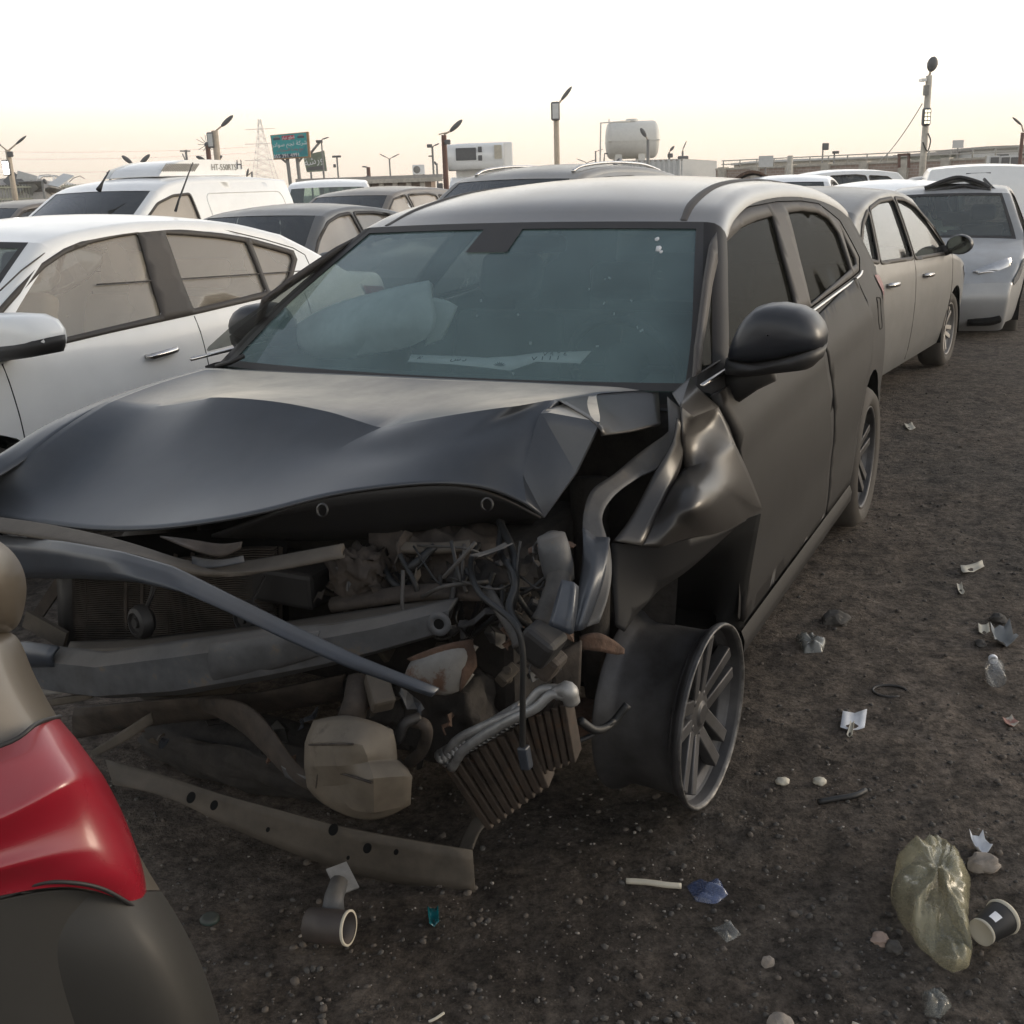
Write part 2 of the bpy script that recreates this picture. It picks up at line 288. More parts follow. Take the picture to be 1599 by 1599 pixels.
# ---- flat polygons with holes, meshed finely and mapped onto a curved surface
def pip(x, y, poly):
    c = False; n = len(poly); j = n - 1
    for i in range(n):
        xi, yi = poly[i]; xj, yj = poly[j]
        if (yi > y) != (yj > y) and x < (xj - xi) * (y - yi) / (yj - yi) + xi: c = not c
        j = i
    return c
def resample(poly, sp):
    o = []; n = len(poly)
    for i in range(n):
        a, b = poly[i], poly[(i + 1) % n]; d = math.hypot(b[0] - a[0], b[1] - a[1]); k = max(1, int(math.ceil(d / sp)))
        for q in range(k): o.append((a[0] + (b[0] - a[0]) * q / k, a[1] + (b[1] - a[1]) * q / k))
    return o
def cdt_panel(outline, holes, fn, sp=.06):
    loops = [resample(outline, sp)] + [resample(h, sp) for h in holes]
    vs = []; ed = []
    for lp in loops:
        b = len(vs); vs += [Vector(p) for p in lp]; ed += [(b + i, b + (i + 1) % len(lp)) for i in range(len(lp))]
    bp = np.array([(v.x, v.y) for v in vs])
    x0, y0 = bp.min(0); x1, y1 = bp.max(0); row = 0; y = y0 + sp * .5
    while y < y1:
        x = x0 + (sp * .5 if row % 2 else sp)
        while x < x1:
            if pip(x, y, outline) and not any(pip(x, y, h) for h in holes) and ((bp - (x, y)) ** 2).sum(1).min() > (.45 * sp) ** 2: vs.append(Vector((x, y)))
            x += sp
        y += sp * .87; row += 1
    r = delaunay_2d_cdt(vs, ed, [], 0, 1e-6)
    bm = bmesh.new(); bv = [bm.verts.new(fn(v.x, v.y)) for v in r[0]]
    for f in r[2]:
        cx = sum(r[0][i].x for i in f) / len(f); cy = sum(r[0][i].y for i in f) / len(f)
        if pip(cx, cy, outline) and not any(pip(cx, cy, h) for h in holes):
            try: bm.faces.new([bv[i] for i in f])
            except ValueError: pass
    bmesh.ops.delete(bm, geom=[v for v in bm.verts if not v.link_faces], context='VERTS')
    return bm
def grow(poly, d):                    # offset a polygon outwards (d>0) / inwards
    n = len(poly); A = sum(poly[i][0] * poly[(i + 1) % n][1] - poly[(i + 1) % n][0] * poly[i][1] for i in range(n)); sg = 1 if A > 0 else -1
    o = []
    for i in range(n):
        p0, p1, p2 = poly[i - 1], poly[i], poly[(i + 1) % n]
        e1 = Vector((p1[0] - p0[0], p1[1] - p0[1])); e2 = Vector((p2[0] - p1[0], p2[1] - p1[1]))
        if e1.length < 1e-7 or e2.length < 1e-7: o.append(p1); continue
        n1 = Vector((e1.y, -e1.x)).normalized() * sg; n2 = Vector((e2.y, -e2.x)).normalized() * sg
        nn = n1 + n2
        if nn.length < .2: nn = n1
        nn.normalize(); k = d / max(.45, nn.dot(n1)); o.append((p1[0] + nn.x * k, p1[1] + nn.y * k))
    return o
def rounded(poly, r=.03, k=4):        # round the corners of a polygon
    o = []; n = len(poly)
    for i in range(n):
        p0, p1, p2 = Vector(poly[i - 1]), Vector(poly[i]), Vector(poly[(i + 1) % n])
        a = (p0 - p1); b = (p2 - p1); ra = min(r, a.length * .45); rb = min(r, b.length * .45)
        A = p1 + a.normalized() * ra; B_ = p1 + b.normalized() * rb
        for q in range(k + 1):
            t = q / k; o.append(tuple((1 - t) ** 2 * A + 2 * t * (1 - t) * p1 + t * t * B_))
    return o
def interp(tab, x):
    if x <= tab[0][0]: return tab[0][1]
    for (a, va), (b, vb) in zip(tab, tab[1:]):
        if x <= b: return va + (vb - va) * (x - a) / (b - a)
    return tab[-1][1]
def smooth_tab(tab, lo, hi, n=60):    # smooth a width table so that panels show no kinks
    xs = [lo + (hi - lo) * i / n for i in range(n + 1)]; ys = [interp(tab, x) for x in xs]
    for _ in range(6): ys = [ys[0]] + [(ys[i - 1] + 2 * ys[i] + ys[i + 1]) / 4 for i in range(1, n)] + [ys[-1]]
    return list(zip(xs, ys))
def stuff(name, bm, m, smooth=True): o = obj(name, bm, m, None, smooth); o['kind'] = 'stuff'; return o
def structure(name, bm, m, smooth=True): o = obj(name, bm, m, None, smooth); o['kind'] = 'structure'; return o
# ------------------------------------------------------------------ ground
def gz(x, y):
    r = math.hypot(x, y)
    a = .020 * noise.noise(Vector((x * .7, y * .7, 1.3))) + .010 * noise.noise(Vector((x * 2.3, y * 2.3, 4.1)))
    if r < 9: a += .0075 * noise.noise(Vector((x * 9, y * 9, 2.2))) + .0055 * noise.noise(Vector((x * 22, y * 22, 7.7)))
    return a - .012
def axis(lo, hi, sp, end, g=1.25):
    a = list(np.arange(lo, hi + 1e-6, sp)); d = sp; x = hi
    while x < end: d = min(d * g, 60); x += d; a.append(x)
    d = sp; x = lo; b = []
    while x > -end: d = min(d * g, 60); x -= d; b.append(x)
    return b[::-1] + a
gx, gy = axis(-1.6, 4.2, .022, 640, 1.2), axis(.9, 7.0, .026, 640, 1.2)
me = bpy.data.meshes.new('ground'); nx, ny = len(gx), len(gy)
me.from_pydata([(x, y, gz(x, y)) for y in gy for x in gx], [], [(j * nx + i, j * nx + i + 1, (j + 1) * nx + i + 1, (j + 1) * nx + i) for j in range(ny - 1) for i in range(nx - 1)])
me.polygons.foreach_set('use_smooth', [True] * len(me.polygons))
gm = bpy.data.materials.new('dirt and gravel ground'); n, l = nodes(gm); b = n['Principled BSDF']; b.inputs['Roughness'].default_value = .95; b.inputs['Specular IOR Level'].default_value = .15
tc = n.new('ShaderNodeTexCoord')
def tex(kind, scale, det=6, rough=.6):
    t = n.new(kind); t.inputs['Scale'].default_value = scale; l.new(tc.outputs['Object'], t.inputs['Vector'])
    if 'Detail' in t.inputs: t.inputs['Detail'].default_value = det; t.inputs['Roughness'].default_value = rough
    return t
def ramp(src, a, b_, c0, c1):
    r = n.new('ShaderNodeValToRGB'); r.color_ramp.elements[0].position = a; r.color_ramp.elements[1].position = b_; r.color_ramp.elements[0].color = (*c0, 1); r.color_ramp.elements[1].color = (*c1, 1); l.new(src, r.inputs[0]); return r.outputs[0]
def mixc(f, a, b_, mode='MIX'):
    x = n.new('ShaderNodeMix'); x.data_type = 'RGBA'; x.blend_type = mode
    for s, v in ((0, f), (6, a), (7, b_)):
        if isinstance(v, (float, int)): x.inputs[s].default_value = v
        elif isinstance(v, tuple): x.inputs[s].default_value = (*v, 1)
        else: l.new(v, x.inputs[s])
    return x.outputs[2]
base = ramp(tex('ShaderNodeTexNoise', 1.1, 8, .65).outputs[0], .35, .68, (.118, .100, .085), (.215, .182, .154))
base = mixc(ramp(tex('ShaderNodeTexNoise', .55, 4).outputs[0], .48, .62, (0, 0, 0), (1, 1, 1)), base, (.118, .105, .093))
# greyer gravel on the lane to the right of the parked row
dp = n.new('ShaderNodeVectorMath'); dp.operation = 'DOT_PRODUCT'; l.new(tc.outputs['Object'], dp.inputs[0]); dp.inputs[1].default_value = (.889, -.459, 0)
ln = tex('ShaderNodeTexNoise', 1.6, 6, .65); lm = n.new('ShaderNodeMath'); lm.operation = 'MULTIPLY_ADD'; lm.inputs[1].default_value = 1.6; l.new(ln.outputs[0], lm.inputs[0]); l.new(dp.outputs['Value'], lm.inputs[2])
lr_ = n.new('ShaderNodeMapRange'); lr_.inputs[1].default_value = .75; lr_.inputs[2].default_value = 1.75; l.new(lm.outputs[0], lr_.inputs[0])
base = mixc(lr_.outputs[0], base, ramp(tex('ShaderNodeTexNoise', 6, 8, .7).outputs[0], .3, .7, (.145, .132, .118), (.25, .222, .192)))
oil = ramp(tex('ShaderNodeTexNoise', 2.4, 9, .7).outputs[0], .56, .70, (0, 0, 0), (.6, .6, .6))
base = mixc(oil, base, (.045, .039, .034))
# darker patch of ground with a noise-broken edge around the crushed front
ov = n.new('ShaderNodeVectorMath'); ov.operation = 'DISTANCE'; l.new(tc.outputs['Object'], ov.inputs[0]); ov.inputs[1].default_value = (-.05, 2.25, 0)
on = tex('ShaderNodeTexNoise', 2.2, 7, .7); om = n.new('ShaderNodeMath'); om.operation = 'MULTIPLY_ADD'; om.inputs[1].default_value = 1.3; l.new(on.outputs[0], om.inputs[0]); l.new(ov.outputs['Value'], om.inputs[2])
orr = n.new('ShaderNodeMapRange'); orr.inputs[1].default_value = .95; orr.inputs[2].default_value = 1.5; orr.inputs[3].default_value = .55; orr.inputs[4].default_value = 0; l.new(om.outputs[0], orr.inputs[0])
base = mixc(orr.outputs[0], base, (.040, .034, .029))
fine = ramp(tex('ShaderNodeTexNoise', 34, 8, .8).outputs[0], .34, .68, (.28, .28, .28), (1.75, 1.7, 1.65))
base = mixc(1., base, fine, 'MULTIPLY')
mid = ramp(tex('ShaderNodeTexNoise', 9, 7, .7).outputs[0], .36, .66, (.62, .62, .62), (1.3, 1.28, 1.25))
base = mixc(1., base, mid, 'MULTIPLY')
vo = tex('ShaderNodeTexVoronoi', 55); vo.feature = 'F1'
vc = n.new('ShaderNodeSeparateColor'); l.new(vo.outputs['Color'], vc.inputs[0])
peb = n.new('ShaderNodeMath'); peb.operation = 'GREATER_THAN'; peb.inputs[1].default_value = .90; l.new(vc.outputs[0], peb.inputs[0])
cen = n.new('ShaderNodeMath'); cen.operation = 'LESS_THAN'; cen.inputs[1].default_value = .34; l.new(vo.outputs['Distance'], cen.inputs[0])
pm = n.new('ShaderNodeMath'); pm.operation = 'MULTIPLY'; l.new(peb.outputs[0], pm.inputs[0]); l.new(cen.outputs[0], pm.inputs[1])
base = mixc(pm.outputs[0], base, ramp(vc.outputs[1], .2, .9, (.10, .09, .08), (.34, .30, .26)))
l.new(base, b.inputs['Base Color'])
nb1 = tex('ShaderNodeTexNoise', 40, 8, .75); nb2 = tex('ShaderNodeTexVoronoi', 70)
ad = n.new('ShaderNodeMath'); ad.operation = 'MULTIPLY_ADD'; ad.inputs[1].default_value = -.35; l.new(nb2.outputs['Distance'], ad.inputs[0]); l.new(nb1.outputs[0], ad.inputs[2])
bp = n.new('ShaderNodeBump'); bp.inputs['Strength'].default_value = 1.0; bp.inputs['Distance'].default_value = .025; l.new(ad.outputs[0], bp.inputs['Height']); l.new(bp.outputs[0], b.inputs['Normal'])
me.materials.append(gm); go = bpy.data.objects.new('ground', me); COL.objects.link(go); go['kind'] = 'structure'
# ------------------------------------------------------------------ car building kit
def make_W(tab, sF, sR, kf=.12, kr=.10, lf=1.0, lr=1.0):
    T = smooth_tab(tab, min(a for a, _ in tab), max(a for a, _ in tab))
    def W(s, z):
        t = interp(T, z)
        if s < sF + lf: t *= 1 - kf * min(1.3, (sF + lf - s) / lf) ** 2.2
        if s > sR - lr: t *= 1 - kr * min(1.3, (s - sR + lr) / lr) ** 2.2
        return t
    return W
def arch(s0, z0, r, zb, n=14):       # rear edge -> front edge, going over the wheel
    a0 = math.asin(max(-1, min(1, (zb - z0) / r))); o = []
    for i in range(n + 1):
        a = a0 + (math.pi - 2 * a0) * i / n; o.append((s0 + r * math.cos(a), z0 + r * math.sin(a)))
    return o
def profile(segs, n=5):
    P = []; rng = []
    for sg in segs:
        pts = [tuple(p) + (0,) * (4 - len(p)) for p in sg['pts']]
        if len(pts) > 2:
            a = catmull([(p[0], p[1], p[2]) for p in pts], n); b = catmull([(p[3], 0, 0) for p in pts], n)
            q = [(x[0], x[1], x[2], y[0]) for x, y in zip(a, b)]
        else:
            q = [tuple(pts[0][k] + (pts[1][k] - pts[0][k]) * i / n for k in range(4)) for i in range(n + 1)]
        i0 = len(P); P += q if not P else q[1:]
        rng.append((max(0, i0 - 1), len(P) - 1))
    N = []
    for i in range(len(P)):
        a, b = P[max(0, i - 1)], P[min(len(P) - 1, i + 1)]
        d = Vector((b[0] - a[0], b[1] - a[1])).normalized(); N.append((-d.y, d.x))     # outward for a profile running front -> rear over the top
    return P, N, rng
def shell(root, W, segs, bottom, R=.06, holes=(), paint=None, sp=.07, nu=9, holes_r=None, name='body_shell', sides=(1, -1), side_mat=None):
    """segs: profile strips front->rear over the top; bottom: outline rear->front along the sill"""
    P, N, rng = profile(segs); K = 4
    Q = [(p[0] - n_[0] * R, p[1] - n_[1] * R) for p, n_ in zip(P, N)]
    T = [W(*q) for q in Q]
    def row(i, lo, hi, full, m, push=0.):
        p, n_, t = P[i], N[i], T[i]; c = max(.05, t - R); o = []
        def pt(u, q=0, push=push):
            k = 1 - u * u
            return (p[0] + n_[0] * (p[2] * k + push) - p[3] * k, u * c, p[1] + n_[1] * (p[2] * k + push))
        us = [lo + (hi - lo) * j / m for j in range(m + 1)]
        mid = [pt(u) for u in us]
        if not full: return mid
        Lf = []
        for j in range(1, K + 1):
            th = math.pi / 2 * j / K; k = R * (1 - math.cos(th)); Lf.append((p[0] - n_[0] * k, c + R * math.sin(th) * (t - c) / R, p[1] - n_[1] * k))
        return [(x[0], -x[1], x[2]) for x in Lf[::-1]] + mid + Lf
    parts = {}
    for sg, (i0, i1) in zip(segs, rng):
        if sg.get('skip'): continue
        pw = sg.get('pillar')
        if pw is None:
            rows = [[V(p) for p in row(i, -1, 1, True, nu)] for i in range(i0, i1 + 1)]
            parts.setdefault((sg['name'], id(sg['mat'])), [sg['mat'], []])[1].append(rows)
        else:
            for sd in (1, -1):
                rows = []
                for i in range(i0, i1 + 1):
                    u = 1 - pw / max(.05, T[i] - R); r_ = row(i, u, 1, True, 2)[K:]
                    rows.append([V((x[0], x[1] * sd, x[2])) for x in r_])
                parts.setdefault((name, id(paint)), [paint, []])[1].append(rows)
            g = [[V(p) for p in row(i, -(1 - pw / max(.05, T[i] - R)), 1 - pw / max(.05, T[i] - R), False, nu, -.004)] for i in range(i0, i1 + 1)]
            o = obj(sg['name'], bm_grid(g), sg['mat'], root)
            if sg.get('frit'):
                # black printed border: a ring just inside the edge of the glass
                bm = bmesh.new(); fr = sg['frit']
                def gp(a, b, push):        # a 0..1 along, b -1..1 across
                    f = i0 + (i1 - i0) * a; i = min(i1 - 1, int(f)); k = f - i
                    e = 1 - pw / max(.05, T[i] - R)
                    A_, B_ = row(i, b * e, b * e, False, 1, push)[0], row(i + 1, b * e, b * e, False, 1, push)[0]
                    return V(tuple(A_[q] + (B_[q] - A_[q]) * k for q in range(3)))
                nn = 14
                def quadring(a0, a1, b0, b1, na, nb):
                    vs = [[bm.verts.new(gp(a0 + (a1 - a0) * x / na, b0 + (b1 - b0) * y / nb, .0005)) for y in range(nb + 1)] for x in range(na + 1)]
                    for x in range(na):
                        for y in range(nb): bm.faces.new((vs[x][y], vs[x][y + 1], vs[x + 1][y + 1], vs[x + 1][y]))
                fl, ft, fb = fr
                quadring(0, fb, -1, 1, 2, nn); quadring(1 - ft, 1, -1, 1, 2, nn)
                quadring(fb, 1 - ft, -1, -1 + fl, 8, 1); quadring(fb, 1 - ft, 1 - fl, 1, 8, 1)
                for b0, b1, a0, a1 in sg.get('patch', []): quadring(a0, a1, b0, b1, 4, 4)
                obj('glass_border', bm, M['black'], o)
    merged = {}
    for (nm, _), (mt, lst) in parts.items():
        bm = bmesh.new()
        for rows in lst:
            b2 = bm_grid(rows); me_ = bpy.data.meshes.new('tmp'); b2.to_mesh(me_); b2.free(); bm.from_mesh(me_); bpy.data.meshes.remove(me_)
        merged[nm] = (bm, mt)
    body = merged.pop(name, (bmesh.new(), paint))[0]
    outline = [Q[i] for i in range(len(Q))] + list(bottom)
    for sd in sides:
        b2 = cdt_panel(outline, list(holes if sd > 0 or holes_r is None else holes_r), lambda s, z: V((s, sd * W(s, z), z)), sp)
        me_ = bpy.data.meshes.new('tmp'); b2.to_mesh(me_); b2.free(); body.from_mesh(me_); bpy.data.meshes.remove(me_)
    bmesh.ops.remove_doubles(body, verts=body.verts, dist=.0015)
    obj(name, body, side_mat or paint, root)
    for nm, (bm, mt) in merged.items(): obj(nm, bm, mt, root)
    return outline
def side_part(root, W, outline, name, m, off=0., holes=(), sides=(1, -1), sp=.07, thick=0., label=None):
    os = []
    for sd in sides:
        bm = cdt_panel(outline, list(holes), lambda s, z: V((s, sd * (W(s, z) + off), z)), sp)
        o = obj(name, bm, m, root); os.append(o)
        if thick: solid(o, thick, 0)
        if label: o['label'] = label
    return os
def wheel(root, s, t, r, rim_r, wd=.2, tyre=True, spokes=5, rim_mat=None, camber=0., steer=0., simple=False, double=True, edge=None):
    """t = outer face (signed to the side); builds wheel > tyre, rim"""
    sd = 1 if t > 0 else -1; z = r
    e = bpy.data.objects.new('wheel', None); COL.objects.link(e); e.parent = root; e.empty_display_size = .1
    e.location = V((s, t, z)); e.rotation_euler = (camber, 0, steer)
    ax = (0, -sd, 0)                                             # outwards
    seg = 28 if simple else 56
    if tyre:
        bm = bmesh.new(); h = wd
        add_lathe(bm, [(rim_r, -.015), (rim_r + .012, .0), (rim_r + (r - rim_r) * .55, .012), (r - .018, -.008), (r - .003, -.03), (r, -.06), (r, -h + .06), (r - .003, -h + .03), (r - .02, -h + .008), (rim_r + .02, -h), (rim_r, -h + .02)], seg, ax=ax)
        obj('tyre', bm, M['rubber'], e)
    bm = bmesh.new(); rm = rim_mat or M['alloy']
    add_lathe(bm, [(rim_r * .94, -.035), (rim_r * .96, -.006), (rim_r, 0.0), (rim_r + .004, -.006), (rim_r + .002, -.018), (rim_r * .93, -.035), (rim_r * .90, -.06), (rim_r * .895, -wd * .78), (rim_r * .93, -wd * .86), (rim_r, -wd * .94), (rim_r + .003, -wd), (rim_r * .96, -wd), (rim_r * .90, -wd * .90), (rim_r * .86, -wd * .78), (rim_r * .865, -.055), (rim_r * .94, -.035)], seg, ax=ax)
    # hub and spokes
    A_ = Vector(ax); U = Vector((1, 0, 0)); Wv = A_.cross(U)
    add_lathe(bm, [(.0001, -.028), (.028, -.028), (.032, -.034), (.062, -.040), (.072, -.055), (.075, -.09)], 24, ax=ax)
    for k in range(spokes):
        a = 2 * math.pi * k / spokes + .35; d0 = math.cos(a) * U + math.sin(a) * Wv; e0 = -math.sin(a) * U + math.cos(a) * Wv
        for off in ((-.030, .030) if double else (0,)):
            box_between(bm, d0 * .05 + e0 * off * .8 + A_ * -.056, d0 * rim_r * .865 + e0 * off * 1.25 + A_ * -.036, .036 if double else .055, .034, up=A_)
        a = 2 * math.pi * (k + .5) / spokes + .35
        d = math.cos(a) * U + math.sin(a) * Wv; add_lathe(bm, [(.0001, -.036), (.010, -.037), (.012, -.05)], 8, c=d * .052, ax=ax)
    o = obj('rim', bm, rm, e, angle=32)
    if not simple: bevel(o, .004, 2)
    if tyre:
        bm = bmesh.new(); add_lathe(bm, [(.0001, -.10), (rim_r * .84, -.10)], 28, ax=ax); obj('brake_disc', bm, M['dirty'], e)
    return e
def seat(root, s, t, m, w=.48, h=.62, z0=.32):
    bm = bmesh.new()
    add_box(bm, V((s, t, z0 + .11)), (.50, w, .16)); 
    rot = Matrix.Rotation(math.radians(18), 3, 'Y')
    add_box(bm, V((s + .30, t, z0 + .16 + h / 2)), (.13, w * .96, h), rot)
    o = obj('seat', bm, m, root); bevel(o, .05, 3)
    bm = bmesh.new(); add_box(bm, V((s + .41, t, z0 + h + .28)), (.10, w * .55, .18), rot); hr = obj('headrest', bm, m, o); bevel(hr, .045, 3)
    return o
def interior(root, W, s0, s1, zb, fab, dash_s=.45, rows=((.95,), (1.80,)), floor=.30):
    T = W((s0 + s1) / 2, .6) - .06
    bm = bmesh.new(); add_box(bm, V(((s0 + s1) / 2, 0, floor - .03)), (s1 - s0, 2 * T, .05)); obj('cabin_floor', bm, M['dull_black'], root)
    rowsd = [[V((s, t, z)) for t in np.linspace(-T + .02, T - .02, 7)] for s, z in ((dash_s - .25, zb - .06), (dash_s - .05, zb - .03), (dash_s + .12, zb - .06), (dash_s + .20, zb - .14), (dash_s + .17, zb - .40))]
    obj('dashboard', bm_grid(rowsd), M['fabric'], root)
    for t in (-.36, .36): seat(root, rows[0][0], t, fab)
    seat(root, rows[1][0], 0, fab, w=2 * T - .25, h=.52)
def mirror(root, outline, base, foot=None, cap_mat=None, dome=.10, back=.05, glass_m=None, lower=None):
    """outline: closed (s,t,z) loop of the housing's rim (car frame); domed towards the front"""
    P = [Vector(V(p)) for p in outline]; c = sum(P, Vector()) / len(P); n = len(P)
    rows = []
    for k, (sc, dz) in enumerate(((.90, back), (.985, back * .8), (1.02, back * .2), (1.015, -dome * .35), (.965, -dome * .62), (.87, -dome * .80), (.70, -dome * .91), (.40, -dome * .97), (.02, -dome * .98))):
        rows.append([tuple(c + (p - c) * sc + Vector((dz, 0, 0))) for p in P])
    bm = bm_grid(rows, close=True)
    o = obj('side_mirror', bm, cap_mat or M['mirror_black'], root)
    bm = bmesh.new(); vs = [bm.verts.new(c + (p - c) * .9 + Vector((back - .006, 0, 0))) for p in P]; bm.faces.new(vs); obj('mirror_glass', bm, M['mirror_glass'], o, smooth=False)
    if foot:
        bm = bmesh.new(); add_tube(bm, [V(p) for p in foot], [.045, .04, .032], 10, True, 0); obj('mirror_foot', bm, M['black'], o)
    if lower:
        Q = [Vector(V(p)) for p in lower]; cq = sum(Q, Vector()) / len(Q); rows = []
        for sc, dz in ((.9, back * .9), (1.03, back * .3), (1.05, -.01), (1.0, -dome * .55), (.85, -dome * .88), (.5, -dome * 1.04), (.02, -dome * 1.08)):
            rows.append([tuple(cq + (p - cq) * sc + Vector((dz, 0, 0))) for p in Q])
        obj('mirror_lower_trim', bm_grid(rows, close=True), M['black'], o)
    return o
# ------------------------------------------------------------------ the wrecked car
MF = Frame(-.3638, 2.8703, .4764)
main = thing('wrecked_car', 'dusty dark grey hatchback with smashed open front, nearest car in the middle', 'car', tuple(MF.O), math.pi / 2 - MF.a, 'wrecked cars in the yard')
MW = make_W([(.20, .84), (.29, .878), (.45, .895), (.6, .90), (.8, .893), (.95, .872), (1.08, .832), (1.12, .818), (1.3, .725), (1.42, .66), (1.5, .605), (1.56, .56)], -.9, 3.42, .12, .085, 1.0, 1.1)
MW0 = MW
def MW(s, z):                       # shoulder crease that climbs to the rear
    d = z - (.90 + .035 * s); return MW0(s, z) + .010 * math.exp(-(d / .05) ** 2) * (1 if d > 0 else math.exp(-(d / .10) ** 2)) - .010 * math.exp(-((z - .52) / .13) ** 2)
def ms(px, py): return MF.side(px, py, MW)
def mpoly(pts, r=0.0):
    q = [ms(*p) for p in pts]; return rounded(q, r) if r else q
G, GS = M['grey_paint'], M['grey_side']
winF = mpoly([(1097, 582), (1100, 540), (1109, 488), (1115, 445), (1122, 413), (1134, 380), (1160, 355), (1185, 343), (1209, 336), (1222, 385), (1247, 479)], .012)
winR = mpoly([(1232, 331), (1255, 328), (1279, 331), (1296, 341), (1312, 364), (1331, 420), (1268, 475), (1250, 400)], .012)
winQ = mpoly([(1316, 360), (1337, 402), (1339, 412), (1333, 417)], .004)
dlo = mpoly([(1088, 590), (1091, 540), (1099, 480), (1105, 430), (1113, 380), (1124, 350), (1144, 333), (1170, 322), (1214, 314), (1250, 313), (1278, 317), (1312, 344), (1333, 382), (1343, 402), (1343, 424), (1264, 484)], .012)
doorF = [(.50, .33), (1.675, .315), (1.685, .60), (1.62, .85), (1.485, 1.07), (.30, 1.035), (.42, .80), (.47, .55)]
doorR = [(1.69, .315), (2.20, .315), (2.26, .50), (2.36, .68), (2.52, .80), (2.62, .93), (2.50, 1.14), (1.497, 1.073), (1.633, .85), (1.697, .6)]
bot = [(3.36, .36)] + arch(2.62, .34, .385, .30) + [(2.2, .27), (.60, .27), (.47, .36), (.45, .55), (.40, .80), (.26, 1.02)]
clipr = lambda P_: [(max(a_, .50), b_) for a_, b_ in P_]
shell(main, MW, [
    dict(name='windscreen', pts=[(.325, 1.035, 0, .10), (.64, 1.245, .012, .085), (.965, 1.437, .012, .06)], mat=M['windscreen'], pillar=.012, frit=(.036, .05, .038), patch=[(-.17, .06, .78, .96)]),
    dict(name='roof', pts=[(.965, 1.437, .012, .06), (1.15, 1.487, .03, .03), (1.5, 1.532, .04, 0), (2.0, 1.543, .042, 0), (2.5, 1.520, .042, 0), (2.9, 1.468, .04, -.03), (3.12, 1.415, .03, -.06)], mat=G),
    dict(name='rear_window', pts=[(3.12, 1.415, .03, -.06), (3.25, 1.28, .02, -.07), (3.37, 1.13, .01, -.08)], mat=M['far_glass'], pillar=.08),
    dict(name='tailgate', pts=[(3.37, 1.13, .01, -.08), (3.45, 1.02, 0, -.1), (3.47, .8, 0, -.1), (3.45, .62, 0, -.1)], mat=G),
    dict(name='rear_bumper', pts=[(3.45, .62, 0, -.1), (3.46, .5, 0, -.1), (3.42, .38, 0, -.1), (3.3, .30, 0, -.08)], mat=GS),
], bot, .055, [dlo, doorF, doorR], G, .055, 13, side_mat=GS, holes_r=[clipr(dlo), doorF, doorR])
for o in side_part(main, MW, grow(dlo, -.003), 'window_frame', M['trim'], -.004, [winF, winR, winQ], sides=(1,), sp=.04) + side_part(main, MW, clipr(grow(dlo, -.003)), 'window_frame', M['trim'], -.004, [[(max(a_, .53), b_) for a_, b_ in winF], winR, winQ], sides=(-1,), sp=.04): solid(o, .012, -1)
for sd, gm_ in ((1, 'side_glass'), (-1, 'far_side_glass')):
    side_part(main, MW, grow(winF, .006), 'front_side_window', M[gm_], -.018, sp=.08, sides=(sd,)); side_part(main, MW, grow(winR, .006), 'rear_side_window', M[gm_], -.018, sp=.08, sides=(sd,))
side_part(main, MW, grow(winQ, .004), 'quarter_window', M['side_glass'], -.014, sp=.05)
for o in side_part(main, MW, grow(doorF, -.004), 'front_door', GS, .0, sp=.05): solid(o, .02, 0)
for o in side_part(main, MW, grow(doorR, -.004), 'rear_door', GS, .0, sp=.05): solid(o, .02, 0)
for sd in (1, -1):                   # bright strip under the windows, sill, fuel lid, tail lamp
    pts = [ms(*p) for p in ((1094, 602), (1180, 546), (1262, 490), (1300, 462), (1338, 434), (1345, 424))]
    bm = bmesh.new(); add_tube(bm, [V((s, sd * (MW(s, z) + .004), z)) for s, z in pts], .006, 8, True, 6); obj('belt_strip', bm, M['chrome'], main)
    bm = bm_grid([[V((s, sd * t, z)) for s in np.linspace(.50, 2.20, 24)] for t, z in ((.80, .20), (.868, .205), (.893, .235), (.897, .275), (.886, .305))]); obj('sill', bm, GS, main)
    lid = rounded([(2.86, 1.02), (3.03, 1.0), (3.04, .86), (2.88, .87)], .03)
    bm = bmesh.new(); add_tube(bm, [V((s, sd * (MW(s, z) + .001), z)) for s, z in resample(lid + [lid[0]], .02)], .0022, 6); obj('fuel_lid_seam', bm, M['dull_black'], main)
    lam = rounded([(3.10, 1.10), (3.36, 1.08), (3.42, 1.0), (3.40, .93), (3.22, .99)], .02)
    side_part(main, MW, lam, 'tail_light', M['red_lamp'], .006, sides=(sd,), sp=.05)
    bm = bm_grid([[V((2.62 + r_ * math.cos(a), sd * t, .34 + r_ * math.sin(a))) for a in np.linspace(-.15, math.pi + .15, 20)] for r_, t in ((.386, .872), (.386, .55), (.05, .54))]); obj('wheel_arch_liner', bm, M['dull_black'], main)
for sd in (1, -1):                   # roof mouldings along both sides
    P_, N_, rg_ = profile([dict(pts=[(.965, 1.437, .012, .06), (1.15, 1.487, .03, .03), (1.5, 1.532, .04, 0), (2.0, 1.543, .042, 0), (2.5, 1.520, .042, 0), (2.9, 1.468, .04, -.03), (3.12, 1.415, .03, -.06)])], 6); rows = []
    for p, n_ in zip(P_, N_):
        c_ = MW(p[0] - n_[0] * .055, p[1] - n_[1] * .055) - .055; rows.append([V((p[0] + n_[0] * (p[2] * (1 - u * u) + h), sd * u * c_, p[1] + n_[1] * (p[2] * (1 - u * u) + h))) for u, h in ((.845, .001), (.86, .006), (.885, .006), (.90, .001))])
    obj('roof_moulding', bm_grid(rows), M['trim'], main)
